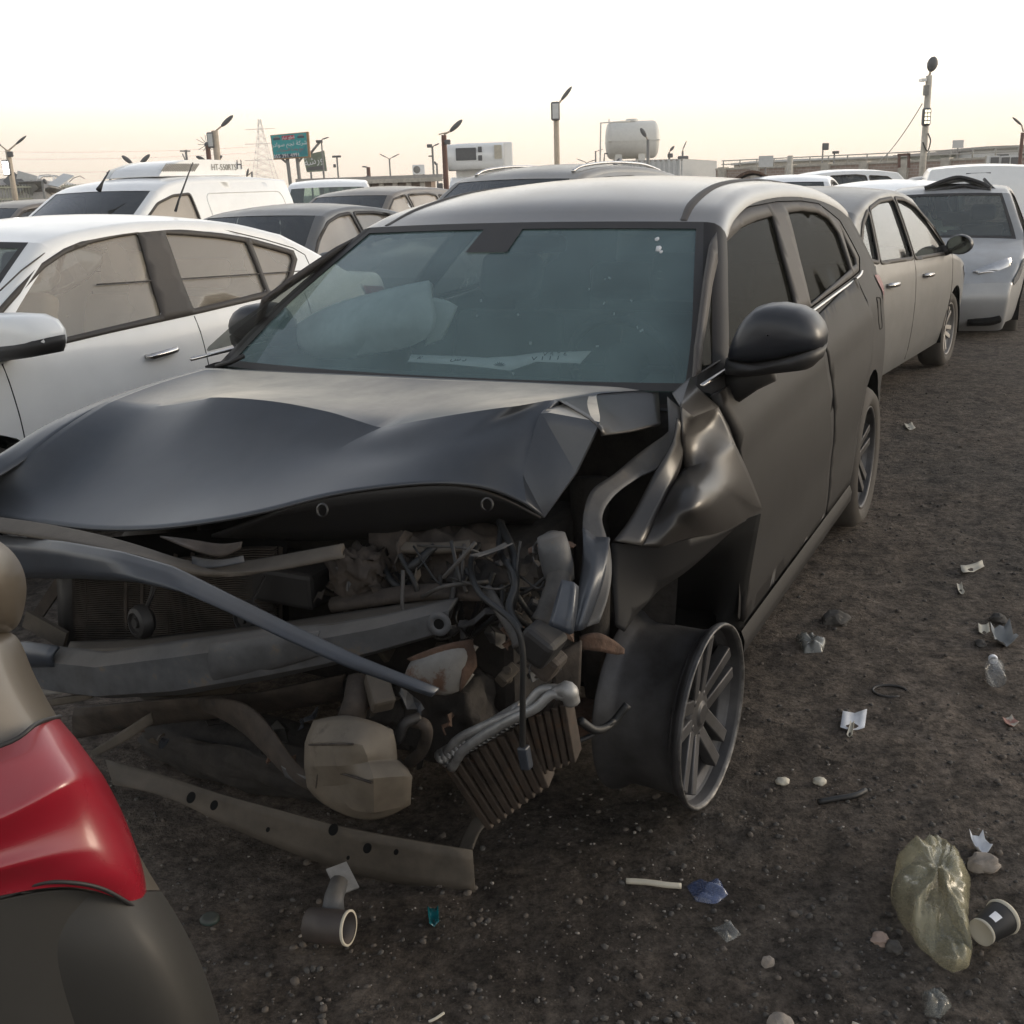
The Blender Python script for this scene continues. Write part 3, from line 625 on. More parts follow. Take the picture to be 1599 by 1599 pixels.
# underside and cabin
bm = bmesh.new(); add_box(bm, V((1.75, 0, .245)), (3.2, 1.62, .05)); obj('underbody', bm, M['dull_black'], main)
bm = bm_grid([[V((s, t, z)) for t in (-.80, -.4, 0, .4, .80)] for s, z in ((.12, .25), (.18, .6), (.22, .95), (.30, 1.0))]); obj('firewall', bm, M['dirty'], main)
interior(main, MW, .2, 3.2, 1.05, M['fabric'], .52, ((1.15,), (2.05,)))
bm = bm_grid([[V((s, t, z)) for t in np.linspace(-.55, .55, 5)] for s, z in ((1.0, 1.42), (1.4, 1.485), (2.0, 1.50), (2.8, 1.44), (3.08, 1.38))]); obj('headliner', bm, M['fabric'], main)
# steering wheel (left hand drive) with deployed bag rag
bm = bmesh.new(); ctr = Vector(V((.93, .36, .98))); axv = Vector((1, 0, .45)).normalized(); u = Vector((0, 1, 0)); v_ = axv.cross(u)
add_tube(bm, [tuple(ctr + .185 * (math.cos(a) * u + math.sin(a) * v_)) for a in np.linspace(0, 2 * math.pi, 33)], .016, 8, False)
add_lathe(bm, [(.001, -.03), (.06, -.02), (.08, .03)], 16, c=ctr, ax=axv); box_between(bm, ctr - u * .18, ctr + u * .18, .03, .02)
obj('steering_wheel', bm, M['fabric'], main)
# rear view mirror block and camera housing
bm = bmesh.new(); add_box(bm, V((.98, .02, 1.375)), (.05, .24, .06)); o = obj('rear_view_mirror', bm, M['black'], main); bevel(o, .02)
# wipers
for px in (((338, 572), (360, 566), (380, 556)),):
    tube_obj('wiper', [V(MF.S(*p, .30)) for p in px], .008, M['black'], main)
# ---- side mirrors
def mirr(sd):
    px = [(1145, 556), (1148, 540), (1153, 525), (1162, 506), (1172, 492), (1188, 478), (1205, 473.5), (1225, 472.5), (1255, 478), (1274, 489), (1286, 505), (1291, 520), (1289, 538), (1262, 547), (1225, 556), (1180, 562)]
    ol = [MF.S(*p, .47) for p in px]
    lo = [MF.S(*p, .475) for p in [(1143, 556), (1180, 561), (1225, 554), (1262, 544), (1289, 537), (1284, 556), (1268, 571), (1225, 576), (1174, 582), (1142, 578)]]
    ft = [(.46, .845, 1.02), (.47, .90, 1.055), (.47, .955, 1.075)]
    f = lambda L_: [(a + (0 if sd > 0 else .24), sd * (b - (0 if sd > 0 else .06)), c - (0 if sd > 0 else .055)) for a, b, c in L_]
    mirror(main, f(ol), None, f(ft) if sd > 0 else None, M['mirror_black'], .115, .04, lower=f(lo))
mirr(1); mirr(-1)
# ---- wheels
wheel(main, 2.62, .885, .325, .232, .215, True, 5, M['alloy'])
wheel(main, 2.62, -.885, .325, .232, .215, True, 5, M['alloy'])
wl = wheel(main, .085, .93, .239, .239, .235, False, 5, M['alloy'], 0, math.radians(-3))
wheel(main, .02, -.86, .325, .232, .215, True, 5, M['alloy'])
# ---- crumpled bonnet: control net traced from the dents (photo px, metres behind the front axle), folds kept as creases
def net(name, pts, faces, m, creases=(), lv=3, thick=.004, smooth=True, parent=main, fr=MF, cv=.9):
    bm = bmesh.new(); vs = []
    for p in pts:
        q = fr.T(p[0], p[1], p[3]) if len(p) == 4 else fr.S(*p)
        vs.append(bm.verts.new(V(q)))
    for f in faces:
        try: bm.faces.new([vs[i] for i in f])
        except ValueError: pass
    cl = bm.edges.layers.float.get('crease_edge') or bm.edges.layers.float.new('crease_edge')
    for c in creases:
        k = c[2] if len(c) > 2 else cv
        e = bm.edges.get((vs[c[0]], vs[c[1]]))
        if e:
            e[cl] = k
            if k >= .8: e.smooth = False
    for e in bm.edges:
        if len(e.link_faces) == 1: e[cl] = max(e[cl], .55)
    o = obj(name, bm, m, parent); subsurf(o, lv); solid(o, thick, 0); return o
# limp passenger airbag lying over the dash
ab = [(469, 507, .70), (513, 481, .72), (579, 464, .74), (627, 452, .75), (673, 441, .76), (468, 531, .68), (520, 515, .64), (580, 500, .63), (632, 490, .64), (676, 479, .72), (475, 546, .68), (525, 541, .62), (572, 528, .66), (625, 520, .63), (684, 512, .70), (503, 554, .69), (530, 556, .68), (556, 552, .70), (613, 546, .68), (658, 533, .69)]
net('airbag', ab, [(r_ * 5 + c_, r_ * 5 + c_ + 1, r_ * 5 + c_ + 6, r_ * 5 + c_ + 5) for r_ in range(3) for c_ in range(4)], M['airbag'], [(7, 12, .9), (12, 17, .9), (11, 12, .6), (8, 13, .5), (3, 8, .4), (9, 13, .5)], 3, .03)
net('airbag', [(676, 466, .82), (700, 470, .84), (714, 480, .85), (680, 500, .80), (703, 505, .82), (664, 540, .78), (690, 530, .80)], [(0, 1, 4, 3), (1, 2, 4), (3, 4, 6, 5)], M['airbag'], [(3, 4, .5)], 2, .03)
rowsH = [
 [(322, 576, 0, -.74), (400, 579, .30), (500, 584, .24), (600, 588, .21), (700, 593, .20), (800, 597, .22), (880, 601, .25), (960, 605, .29), (1028, 609, .34)],
 [(240, 598, 0, -.75), (330, 598, .08), (430, 604, .05), (520, 613, .04), (600, 622, .04), (700, 615, .05), (790, 612, .07), (845, 613, .10), (930, 616, .18)],
 [(165, 628, 0, -.755), (240, 641, -.20), (330, 621, -.23), (430, 626, -.23), (520, 646, -.22), (595, 670, -.22), (700, 650, -.23), (800, 636, -.21), (872, 624, -.10)],
 [(73, 684, 0, -.75), (160, 700, -0.340), (260, 705, -0.370), (350, 700, -0.360), (440, 695, -0.340), (520, 703, -0.310), (600, 708, -0.300), (700, 692, -0.290), (800, 672, -0.260)],
 [(17, 740, 0, -.74), (110, 766, -0.490), (220, 780, -0.520), (340, 772, -0.510), (430, 753, -0.470), (510, 739, -0.420), (600, 730, -0.380), (690, 719, -0.340), (775, 716, -0.310)],
 [(-120, 790, -0.590), (0, 806, -0.630), (150, 834, -0.650), (300, 823, -0.650), (430, 798, -0.590), (500, 775, -0.530), (600, 760, -0.450), (700, 752, -0.390), (770, 764, -0.330)]]
ptsH = [p for r_ in rowsH for p in r_]; NC = 9
fH = [(i * NC + j, i * NC + j + 1, (i + 1) * NC + j + 1, (i + 1) * NC + j) for i in range(5) for j in range(NC - 1)]
b0 = len(ptsH)
ptsH += [(845, 643, -.19), (938, 660, -.24), (850, 809, -.29), (815, 742, -.29), (822, 788, -.33), (900, 738, -.26)]     # 54 apex, 55 right tip, 56 front tip, 57 dent, 58 lip, 59 edge
iA, iB, iC, iD, iE, iF = range(b0, b0 + 6)
fH += [(17, 26, iA), (26, 35, iD, iA), (35, 44, iD), (44, 53, iE, iD), (iD, iE, iC), (iA, iD, iC, iF), (iA, iF, iB), (17, iA, iB)]
crH = [(18, 19, .7), (19, 20, .9), (20, 21, 1), (21, 22, 1), (22, 23, 1), (23, 24, 1), (24, 25, 1), (25, 26, 1), (22, 31, .5), (23, 32, .9), (32, 41, .5), (20, 29, .4), (25, 34, .45), (34, 43, .35), (iA, iF, 1), (iA, iB, .8), (17, iA, .6), (iA, iD, 1), (iD, iC, 1), (iD, iE, .8), (iB, iF, 1), (iF, iC, 1), (17, iB, 1), (8, 17, 1), (26, iA, .7), (44, iD, .5), (35, iD, .4), (35, 26, .3)]
hood = net('bonnet', ptsH, fH, M['bonnet_paint'], crH, 3, .006)
# right front wing beside it
rg = [(322, 577, 0, -.742), (240, 600, 0, -.752), (165, 630, 0, -.757), (73, 686, 0, -.752), (17, 742, 0, -.742), (-120, 793, -.725)]
ro = [(306, 577, 0, -.80), (208, 603, 0, -.845), (125, 631, 0, -.86), (52, 662, 0, -.86), (2, 702, 0, -.845), (-130, 760, 0, -.80)]
bm = bmesh.new(); rws = [[MF.T(p[0], p[1], p[3]) if len(p) == 4 else MF.S(*p) for p in L_] for L_ in (rg, ro)]
rws.append([(s_, t_ - .045, z_ - .06) for s_, t_, z_ in rws[1]]); rws.append([(s_, min(t_, -.80) - .03 if i_ < 5 else t_, .70) for i_, (s_, t_, z_) in enumerate(rws[2])])
bm.free(); o = obj('front_wing', bm_grid([[V(p) for p in r_] for r_ in rws]), M['bonnet_paint'], main); subsurf(o, 2); solid(o, .004, 0)
# torn corner flange of the bonnet, folded down towards the mirror side
net('bonnet_flange', [(1028, 610, .335), (930, 617, .18), (873, 626, -.09), (938, 662, -.27), (940, 681, -.25), (985, 674, -.08), (1031, 663, .10), (1030, 640, .20), (950, 645, .02)],
    [(0, 1, 8, 7), (1, 2, 3, 8), (8, 3, 4, 5), (8, 5, 6, 7)], M['wing_paint'], [(1, 8, .5), (8, 5, .6)], 3, .004, parent=hood)
# inner frame of the bonnet, seen under the raised lip
net('bonnet_inner_frame', [(430, 800, -0.580), (500, 778, -0.520), (600, 763, -0.440), (700, 755, -0.380), (770, 767, -0.320), (845, 809, -0.240),
                          (330, 836, -0.555), (480, 842, -0.455), (600, 838, -0.375), (700, 820, -0.315), (770, 806, -0.275), (835, 812, -0.215),
                          (330, 840, -0.155), (480, 850, -0.055), (600, 850, 0.045), (700, 840, 0.095), (770, 826, 0.095), (830, 822, 0.045)],
    [(i, i + 1, i + 7, i + 6) for i in range(5)] + [(i + 6, i + 7, i + 13, i + 12) for i in range(5)], M['black'], [(6 + i, 7 + i, .5) for i in range(5)], 2, .006, parent=hood)
for k, (p, s) in enumerate((((505, 797), -.655), ((762, 788), -.445))):
    bm = bmesh.new(); add_lathe(bm, [(.012, 0), (.016, .004), (.012, .006)], 14, c=V(MF.S(*p, s)), ax=(-1, 0, .3)); obj('bonnet_rubber', bm, M['black'], hood)
# ---- crumpled left wing
Z4 = lambda x, y: (830 + x / 4, 570 + y / 4)
wing = [Z4(990, 80) + (.30,), Z4(880, 180) + (.18,), Z4(930, 262) + (.10,), Z4(1005, 325) + (.12,), Z4(1165, 262) + (.30,), Z4(1040, 150) + (.26,),   # 0-5
        Z4(955, 645) + (.12,), Z4(1110, 605) + (.13,), Z4(1270, 500) + (.30,), Z4(1345, 650) + (.36,), Z4(1440, 897) + (.46,), Z4(1310, 850) + (.30,), Z4(1200, 775) + (.12,),  # 6-12
        Z4(940, 450) + (.08,), Z4(1080, 420) + (.24,), Z4(1160, 1062) + (.10,), Z4(1000, 1062) + (-.04,), Z4(800, 1140) + (-.14,), Z4(690, 1130) + (-.18,),  # 13-18
        Z4(860, 780) + (-.02,), Z4(1000, 800) + (-.10,), Z4(1080, 950) + (-.08,), Z4(900, 960) + (-.12,), Z4(780, 950) + (-.10,), Z4(1330, 970) + (.34,)]   # 19-24
fW = [(0, 1, 2), (0, 2, 5), (5, 2, 3), (5, 3, 4), (2, 13, 3), (3, 13, 14), (3, 14, 4), (13, 6, 7, 14), (14, 7, 8), (4, 14, 8), (7, 12, 9, 8), (6, 20, 12, 7), (12, 11, 10, 9), (6, 19, 20), (19, 23, 22, 20), (20, 22, 21), (20, 21, 12),
      (12, 21, 15, 24), (12, 24, 11), (11, 24, 10), (22, 16, 15, 21), (22, 17, 16), (23, 18, 17, 22)]
crW = [(0, 2, 1), (2, 5, .6), (5, 3, .6), (0, 5, .8), (2, 3, .8), (3, 4, .9), (6, 7, 1), (7, 8, .5), (12, 11, .7), (11, 10, .9), (6, 20, .5), (20, 12, .5), (12, 21, .6), (22, 17, .5), (6, 19, .7), (19, 23, .7), (23, 18, .7), (10, 24, 1), (24, 15, 1), (15, 16, 1), (16, 17, 1), (13, 14, .4), (4, 14, .4)]
net('front_wing', wing, fW, M['wing_paint'], crW, 3, .004)
# wing flange (inner edge with bolt holes) and the groove beside it
net('wing_flange', [Z4(900, 330) + (.08,), Z4(945, 350) + (.09,), Z4(950, 640) + (.11,), Z4(850, 790) + (-.03,), Z4(770, 960) + (-.11,), Z4(690, 1130) + (-.19,), Z4(510, 1098) + (-.24,), Z4(640, 940) + (-.14,), Z4(760, 670) + (-.01,), Z4(900, 480) + (.06,)],
    [(0, 1, 9), (9, 1, 2), (9, 2, 3, 8), (8, 3, 4, 7), (7, 4, 5, 6)], M['wing_paint'], [(2, 3, .7), (3, 4, .7), (4, 5, .7)], 2, .004)
# black arch skirt hanging under the wing
Z5 = lambda x, y: (830 + x / 4, 800 + y / 4)
net('wing_skirt', [Z5(500, 190) + (-.22,), Z5(690, 212) + (-.17,), Z5(830, 222) + (-.13,), Z5(1000, 150) + (-.03,), Z5(1160, 140) + (.11,), Z5(1340, 45) + (.38,), Z5(1435, 0) + (.48,),
                   Z5(500, 430) + (-.24,), Z5(640, 430) + (-.18,), Z5(800, 470) + (-.10,), Z5(930, 400) + (-.02,), Z5(1080, 270) + (.10,), Z5(1250, 110) + (.32,),
                   Z5(520, 640) + (-.26,), Z5(520, 710) + (-.26,), Z5(580, 745) + (-.25,), Z5(650, 640) + (-.2,), Z5(740, 545) + (-.14,)],
    [(0, 1, 8, 7), (1, 2, 9, 8), (2, 3, 10, 9), (3, 4, 11, 10), (4, 5, 12, 11), (7, 8, 16, 13), (8, 9, 17, 16), (13, 16, 15, 14)], M['skirt'], [(0, 1, .8), (1, 2, .8), (2, 3, .8), (8, 16, .4)], 2, .004)
net('wheel_arch_liner', [Z5(650, 215) + (.02,), Z5(1000, 160) + (.14,), Z5(1300, 60) + (.36,), Z5(1430, 10) + (.47,), Z5(640, 640) + (0, .52), Z5(900, 640) + (0, .60), Z5(1180, 560) + (.40,), Z5(1340, 500) + (.50,), Z5(1320, 760) + (.54,), Z5(1150, 800) + (.46,)],
    [(0, 1, 5, 4), (1, 2, 6, 5), (2, 3, 7, 6), (6, 7, 8, 9)], M['dull_black'], (), 2, .004)
# hinge post and inner apron rail (blue grey, bent)
net('inner_apron', [Z4(850, 200) + (.20,), Z4(930, 270) + (.16,), Z4(860, 420) + (.12,), Z4(925, 440) + (.11,), Z4(710, 520) + (.06,), Z4(790, 600) + (.06,), Z4(905, 580) + (.08,), Z4(600, 610) + (0,), Z4(690, 690) + (-.02,), Z4(760, 660) + (.01,), Z4(480, 720) + (-.12,), Z4(560, 770) + (-.12,), Z4(350, 770) + (-.20,), Z4(480, 850) + (-.20,), Z4(310, 1000) + (-.30,), Z4(420, 960) + (-.28,), Z4(480, 1080) + (-.30,), Z4(330, 1180) + (-.36,), Z4(470, 1190) + (-.36,)],
    [(0, 1, 3, 2), (2, 3, 6, 5), (2, 5, 4), (4, 5, 8, 7), (5, 6, 9, 8), (7, 8, 11, 10), (10, 11, 13, 12), (12, 13, 15, 14), (14, 15, 16), (14, 16, 18, 17)], M['dusty_metal'], [(2, 5, .6), (5, 8, .6), (8, 11, .5)], 2, .005)
net('apron_rail', [Z5(320, 100) + (-.36,), Z5(400, 160) + (-.35,), Z5(488, 160) + (-.36,), Z5(330, 330) + (-.42,), Z5(400, 330) + (-.45,), Z5(470, 330) + (-.42,), Z5(290, 520) + (-.48,), Z5(340, 540) + (-.51,), Z5(420, 520) + (-.46,), Z5(250, 740) + (-.52,), Z5(290, 745) + (-.54,), Z5(330, 720) + (-.50,)],
    [(0, 1, 4, 3), (1, 2, 5, 4), (3, 4, 7, 6), (4, 5, 8, 7), (6, 7, 10, 9), (7, 8, 11, 10)], M['blue_metal'], [(1, 4, .5), (4, 7, .5)], 2, .006)
net('headlight_bracket', [Z5(205, 430) + (-.52,), Z5(280, 450) + (-.53,), Z5(115, 710) + (-.58,), Z5(250, 760) + (-.58,), Z5(165, 570) + (-.55,), Z5(265, 600) + (-.57,)], [(0, 1, 5, 4), (4, 5, 3, 2)], M['blue_metal'], (), 2, .02)
net('apron_return', [Z5(480, 200) + (-.30,), Z5(500, 330) + (-.32,), Z5(430, 330) + (-.36,), Z5(490, 520) + (-.38,), Z5(400, 560) + (-.40,), Z5(420, 690) + (-.43,), Z5(330, 720) + (-.46,)], [(0, 1, 2), (1, 3, 4, 2), (3, 5, 6, 4)], M['dusty_metal'], (), 2, .006)
# ------------------------------------------------------------------ exposed front of the wrecked car
def fs(p, s): return MF.S(p[0], p[1], p[2] if len(p) > 2 else s)
def strip(name, tops, bots, m, s, thick=.006, bulge=0., lv=2, parent=main, cr=.0, mids=None, sharp=None):
    """sheet-metal strip between two traced edges; bulge pushes its middle towards the front"""
    A = [Vector(V(fs(p, s))) for p in tops]; B_ = [Vector(V(fs(p, s))) for p in bots]
    if mids: Mi = [Vector(V(fs(p, s))) for p in mids]; rows = [A, Mi, B_]
    elif bulge: rows = [A, [a * .8 + b * .2 + Vector((-bulge, 0, 0)) for a, b in zip(A, B_)], [a * .2 + b * .8 + Vector((-bulge, 0, 0)) for a, b in zip(A, B_)], B_]
    else: rows = [A, B_]
    bm = bm_grid([[tuple(p) for p in r_] for r_ in rows])
    cl = bm.edges.layers.float.new('crease_edge')
    for e in bm.edges:
        if len(e.link_faces) == 1: e[cl] = .8
        elif cr: e[cl] = cr
    o = obj(name, bm, m, parent, angle=sharp); subsurf(o, lv); solid(o, thick, 0); return o
def holes_dark(o, spots, m=None):
    for p, s, r_ in spots:
        bm = bmesh.new(); c = V(fs(p, s)); add_lathe(bm, [(.0001, -.004), (r_, -.004)], 14, c=c, ax=Vector((0, 0, CAM_H)).__class__((0, 0, 1)) if False else (-1, 0, .25)); obj('hole', bm, M['dull_black'], o)
# torn blue grey face strip hanging from the left corner
strip('torn_face_strip', [(-60, 822, -.70), (0, 836, -.72), (100, 846, -.80), (190, 862, -.84), (270, 885, -.84), (360, 930, -.82), (450, 974, -.80), (560, 1026, -.78), (686, 1076, -.76)],
      [(-60, 905, -.70), (30, 901, -.74), (130, 902, -.82), (215, 907, -.87), (295, 925, -.87), (362, 953, -.85), (445, 992, -.82), (545, 1036, -.79), (680, 1082, -.76)], M['blue_metal'], 0, .006, .018, 2, cr=.8)
# dusty slam panel behind it
strip('slam_panel', [(-40, 806, -.70), (60, 818, -.72), (160, 838, -.74), (240, 862, -.74), (300, 885, -.70), (380, 882, -.62), (460, 866, -.58), (538, 852, -.54)],
      [(-40, 826, -.76), (60, 838, -.77), (160, 857, -.79), (235, 876, -.79), (300, 897, -.74), (382, 899, -.66), (462, 884, -.61), (538, 868, -.57)], M['tan_plastic'], 0, .012, .01, 2)
strip('latch_bracket', [(250, 838, -.70), (300, 842, -.69), (345, 852, -.67), (378, 846, -.65)], [(285, 852, -.72), (320, 866, -.70), (350, 872, -.68), (376, 856, -.66)], M['brown_dirt'], 0, .004)
strip('latch_bracket', [(300, 868, -.70), (340, 878, -.68), (380, 868, -.66)], [(300, 890, -.71), (345, 886, -.69), (382, 878, -.67)], M['dusty_metal'], 0, .004)
# radiator with fins, side tank, two horns
bm = bmesh.new(); RA, RB, RC, RD = [Vector(V(MF.S(*p))) for p in ((112, 880, -.56), (430, 858, -.46), (112, 1018, -.56), (430, 1010, -.46))]
nf = 44
for k in range(nf):
    f = k / (nf - 1); pts = []
    for j in range(13):
        g = j / 12; p = (RA * (1 - f) + RC * f) * (1 - g) + (RB * (1 - f) + RD * f) * g
        p.x += .035 * math.exp(-((g - .30) / .16) ** 2) * math.sin(f * 2.6 + .3); p.z += .008 * math.sin(g * 9 + f * 2); pts.append(p)
    for a, b in zip(pts, pts[1:]): box_between(bm, a, b, .022, .0022)
for j in range(13):
    g = j / 12
    box_between(bm, RA * (1 - g) + RB * g + Vector((.02, 0, 0)), RC * (1 - g) + RD * g + Vector((.02, 0, 0)), .004, .01)
rad = obj('radiator', bm, M['brown_dirt'], main, smooth=False)
bm = bmesh.new(); box_between(bm, RA + Vector((.0, .012, .03)), RC + Vector((0, .012, -.03)), .03, .045); obj('radiator_tank', bm, M['black'], rad)
bm = bm_grid([[tuple(RA + Vector((.05, 0, .05))), tuple(RB + Vector((.05, 0, .05)))], [tuple(RC + Vector((.05, 0, -.05))), tuple(RD + Vector((.05, 0, -.05)))]]); obj('radiator_back', bm, M['dull_black'], rad)
for px, s in (((216, 972), -.63), ((382, 965), -.56)):
    bm = bmesh.new(); c = Vector(V(MF.S(*px, s))); add_lathe(bm, [(.0001, .012), (.012, .012), (.014, .004), (.024, .004), (.026, .012), (.036, .008), (.042, -.004), (.042, -.016), (.03, -.03), (.0001, -.03)], 28, c=c, ax=(-1, .25, .1))
    box_between(bm, c + Vector((.02, 0, .02)), c + Vector((.05, -.03, .09)), .014, .004); obj('horn', bm, M['black'], main, angle=30)
tube_obj('horn_wire', [V(MF.S(*p)) for p in ((222, 960, -.60), (235, 935, -.58), (240, 912, -.57))], .006, M['wire'], main, 4)
# diagonal brace plates left of the radiator
bm = bmesh.new(); box_between(bm, V(MF.S(40, 965, -.62)), V(MF.S(103, 1000, -.60)), .012, .05); obj('brace_plate', bm, M['tan_plastic'], main, smooth=False)
bm = bmesh.new(); box_between(bm, V(MF.S(60, 960, -.5)), V(MF.S(100, 900, -.48)), .01, .03); obj('brace_plate', bm, M['brown_dirt'], main, smooth=False)
# bumper beam
bt = [(40, 1002, -.70), (105, 1012, -.71), (170, 1018, -.715), (290, 1000, -.71), (425, 982, -.68), (520, 975, -.62), (600, 962, -.57), (700, 938, -.50), (716, 935, -.49)]
bb = [(40, 1068, -.70), (105, 1080, -.71), (170, 1088, -.715), (290, 1082, -.71), (425, 1058, -.68), (520, 1036, -.62), (600, 1014, -.57), (695, 986, -.50), (713, 978, -.49)]
beam = strip('bumper_beam', bt, bb, M['dusty_metal'], 0, .008, .04, 2, cr=1.0, sharp=25)
strip('beam_top_plate', [(110, 1003, -.62), (200, 1000, -.62), (300, 990, -.61), (432, 975, -.58), (520, 960, -.54), (620, 946, -.50), (700, 930, -.44)], [(105, 1014, -.715), (170, 1020, -.72), (290, 1003, -.715), (425, 985, -.685), (520, 977, -.625), (600, 965, -.575), (700, 940, -.505)], M['tan_plastic'], 0, .005, parent=beam)
strip('beam_end_plate', [(330, 1005, -.735), (425, 990, -.715), (500, 985, -.67)], [(335, 1062, -.735), (425, 1046, -.715), (500, 1022, -.67)], M['dusty_metal'], 0, .006, .012, parent=beam)
bm = bmesh.new(); add_lathe(bm, [(.010, .0), (.013, .005), (.026, .006), (.027, .0)], 22, c=V(MF.S(686, 974, -.545)), ax=(-1, -.2, .1)); obj('tow_eye_ring', bm, M['dusty_metal'], beam)
bm = bmesh.new(); add_lathe(bm, [(.0001, .003), (.0125, .003)], 18, c=V(MF.S(686, 974, -.545)), ax=(-1, -.2, .1)); obj('tow_eye_hole', bm, M['dull_black'], beam)
strip('beam_left_stub', [(-20, 1000, -.70), (50, 1004, -.74), (92, 1010, -.74)], [(-20, 1045, -.70), (50, 1040, -.74), (92, 1040, -.74)], M['blue_metal'], 0, .01, .02)
strip('broken_clip', [(60, 1072, -.73), (90, 1072, -.73), (122, 1064, -.73)], [(66, 1086, -.73), (92, 1082, -.73), (120, 1080, -.73)], M['foam'], 0, .008)
strip('broken_clip', [(75, 1092, -.72), (110, 1086, -.72), (146, 1084, -.72)], [(80, 1102, -.72), (112, 1098, -.72), (144, 1090, -.72)], M['tan_plastic'], 0, .008)
# chassis leg stub: stained white crash can with rusty edge
strip('crash_can', [(655, 1028, -.56), (690, 1012, -.56), (730, 1004, -.52), (742, 1010, -.5)], [(640, 1052, -.56), (675, 1082, -.56), (716, 1078, -.54), (735, 1050, -.5)], M['foam'], 0, .02, .03)
strip('rusty_flange', [(636, 1028, -.58), (665, 1016, -.58), (700, 1004, -.56), (738, 998, -.52)], [(645, 1034, -.58), (668, 1028, -.58), (700, 1020, -.56), (742, 1040, -.52)], M['rust'], 0, .006)
strip('rusty_flange', [(728, 1000, -.53), (742, 1008, -.52), (744, 1040, -.52)], [(716, 1018, -.54), (722, 1040, -.55), (718, 1080, -.56)], M['rust'], 0, .006)
# lower radiator support and bent stays
strip('lower_support', [(120, 1105, -.60), (250, 1092, -.60), (400, 1082, -.56), (540, 1052, -.50)], [(120, 1150, -.55), (250, 1128, -.55), (400, 1112, -.52), (540, 1090, -.46)], M['brown_dirt'], 0, .012, .012, cr=.7)
strip('bent_stay', [(312, 1090, -.64), (370, 1090, -.66), (405, 1110, -.68), (440, 1160, -.70), (470, 1205, -.70), (530, 1232, -.70)], [(330, 1112, -.62), (365, 1130, -.64), (390, 1150, -.66), (425, 1185, -.69), (462, 1226, -.70), (525, 1245, -.70)], M['brown_dirt'], 0, .008, .012)
strip('bent_stay', [(440, 1195, -.71), (470, 1210, -.71), (560, 1245, -.71)], [(446, 1212, -.71), (472, 1228, -.71), (556, 1252, -.71)], M['dusty_metal'], 0, .006)
strip('bent_stay', [(143, 1172, -.70), (190, 1142, -.70), (236, 1112, -.66)], [(146, 1182, -.70), (196, 1160, -.70), (240, 1128, -.66)], M['tan_plastic'], 0, .006)
# dusty undertray scraping on the ground
ty = strip('undertray', [(165, 1186, -.72), (260, 1210, -.70), (340, 1240, -.67), (430, 1262, -.63), (520, 1290, -.60), (640, 1312, -.55), (738, 1328, -.48)],
           [(178, 1226, -.75), (260, 1240, -.73), (340, 1284, -.69), (430, 1322, -.64), (540, 1362, -.58), (640, 1384, -.535), (742, 1393, -.49)], M['tan_plastic'], 0, .006, 0, 2)
for p, s, r_ in (((522, 1296), -.622, .014), ((575, 1325), -.592, .012), ((620, 1331), -.57, .007), ((545, 1340), -.60, .005), ((420, 1296), -.655, .006), ((300, 1246), -.715, .014), ((336, 1258), -.70, .012)):
    c = Vector(V(MF.S(*p, s))); bm = bmesh.new(); add_lathe(bm, [(.0001, .004), (r_, .004)], 16, c=c, ax=(-.75, .1, .65)); obj('drain_hole', bm, M['dull_black'], ty)
strip('undertray_tail', [(738, 1325, -.47), (746, 1300, -.40), (762, 1284, -.36)], [(716, 1330, -.45), (730, 1294, -.38), (742, 1276, -.34)], M['tan_plastic'], 0, .006)
# washer bottle: tan cracked plastic
wb = [(494, 1128, -.70), (540, 1118, -.70), (575, 1130, -.70), (612, 1140, -.68),
      (482, 1160, -.73), (525, 1160, -.765), (570, 1162, -.765), (614, 1168, -.69),
      (481, 1195, -.735), (530, 1192, -.775), (575, 1190, -.755), (616, 1190, -.70),
      (484, 1225, -.735), (535, 1222, -.745), (585, 1215, -.79), (640, 1212, -.72),
      (505, 1252, -.72), (545, 1262, -.75), (585, 1262, -.76), (639, 1250, -.70), (575, 1281, -.72), (615, 1264, -.71)]
net('washer_bottle', wb, [(0, 1, 5, 4), (1, 2, 6, 5), (2, 3, 7, 6), (4, 5, 9, 8), (5, 6, 10, 9), (6, 7, 11, 10), (8, 9, 13, 12), (9, 10, 14, 13), (10, 11, 15, 14), (12, 13, 17, 16), (13, 14, 18, 17), (14, 15, 19, 18), (16, 17, 20), (17, 18, 21, 20), (18, 19, 21)], M['bottle_plastic'],
    [(4, 5, .9), (5, 6, .9), (8, 9, 1), (9, 10, 1), (12, 13, 1), (13, 14, 1), (14, 15, 1), (17, 18, 1), (18, 19, 1), (5, 9, .9), (9, 13, .9), (6, 10, .8), (10, 14, 1), (13, 17, .9), (14, 18, 1), (10, 11, .6)], 2, .02)
for q in ([(483, 1163, -.742), (522, 1162, -.775), (552, 1162, -.776)], [(484, 1200, -.745), (530, 1207, -.77), (580, 1222, -.80)], [(508, 1128, -.71), (503, 1165, -.755), (498, 1200, -.755), (494, 1230, -.745)]): tube_obj('bottle_rib', [V(MF.S(*p)) for p in q], .0028, M['brown_dirt'], main, 4, 6)
tube_obj('washer_neck', [V(MF.S(*p)) for p in ((548, 1125, -.68), (556, 1095, -.66), (560, 1060, -.62))], [.03, .028, .026], M['brown_dirt'], main)
bm = bmesh.new(); box_between(bm, V(MF.S(585, 1055, -.62)), V(MF.S(600, 1105, -.66)), .05, .05); o = obj('pump_block', bm, M['tan_plastic'], main, smooth=False); bevel(o, .008)
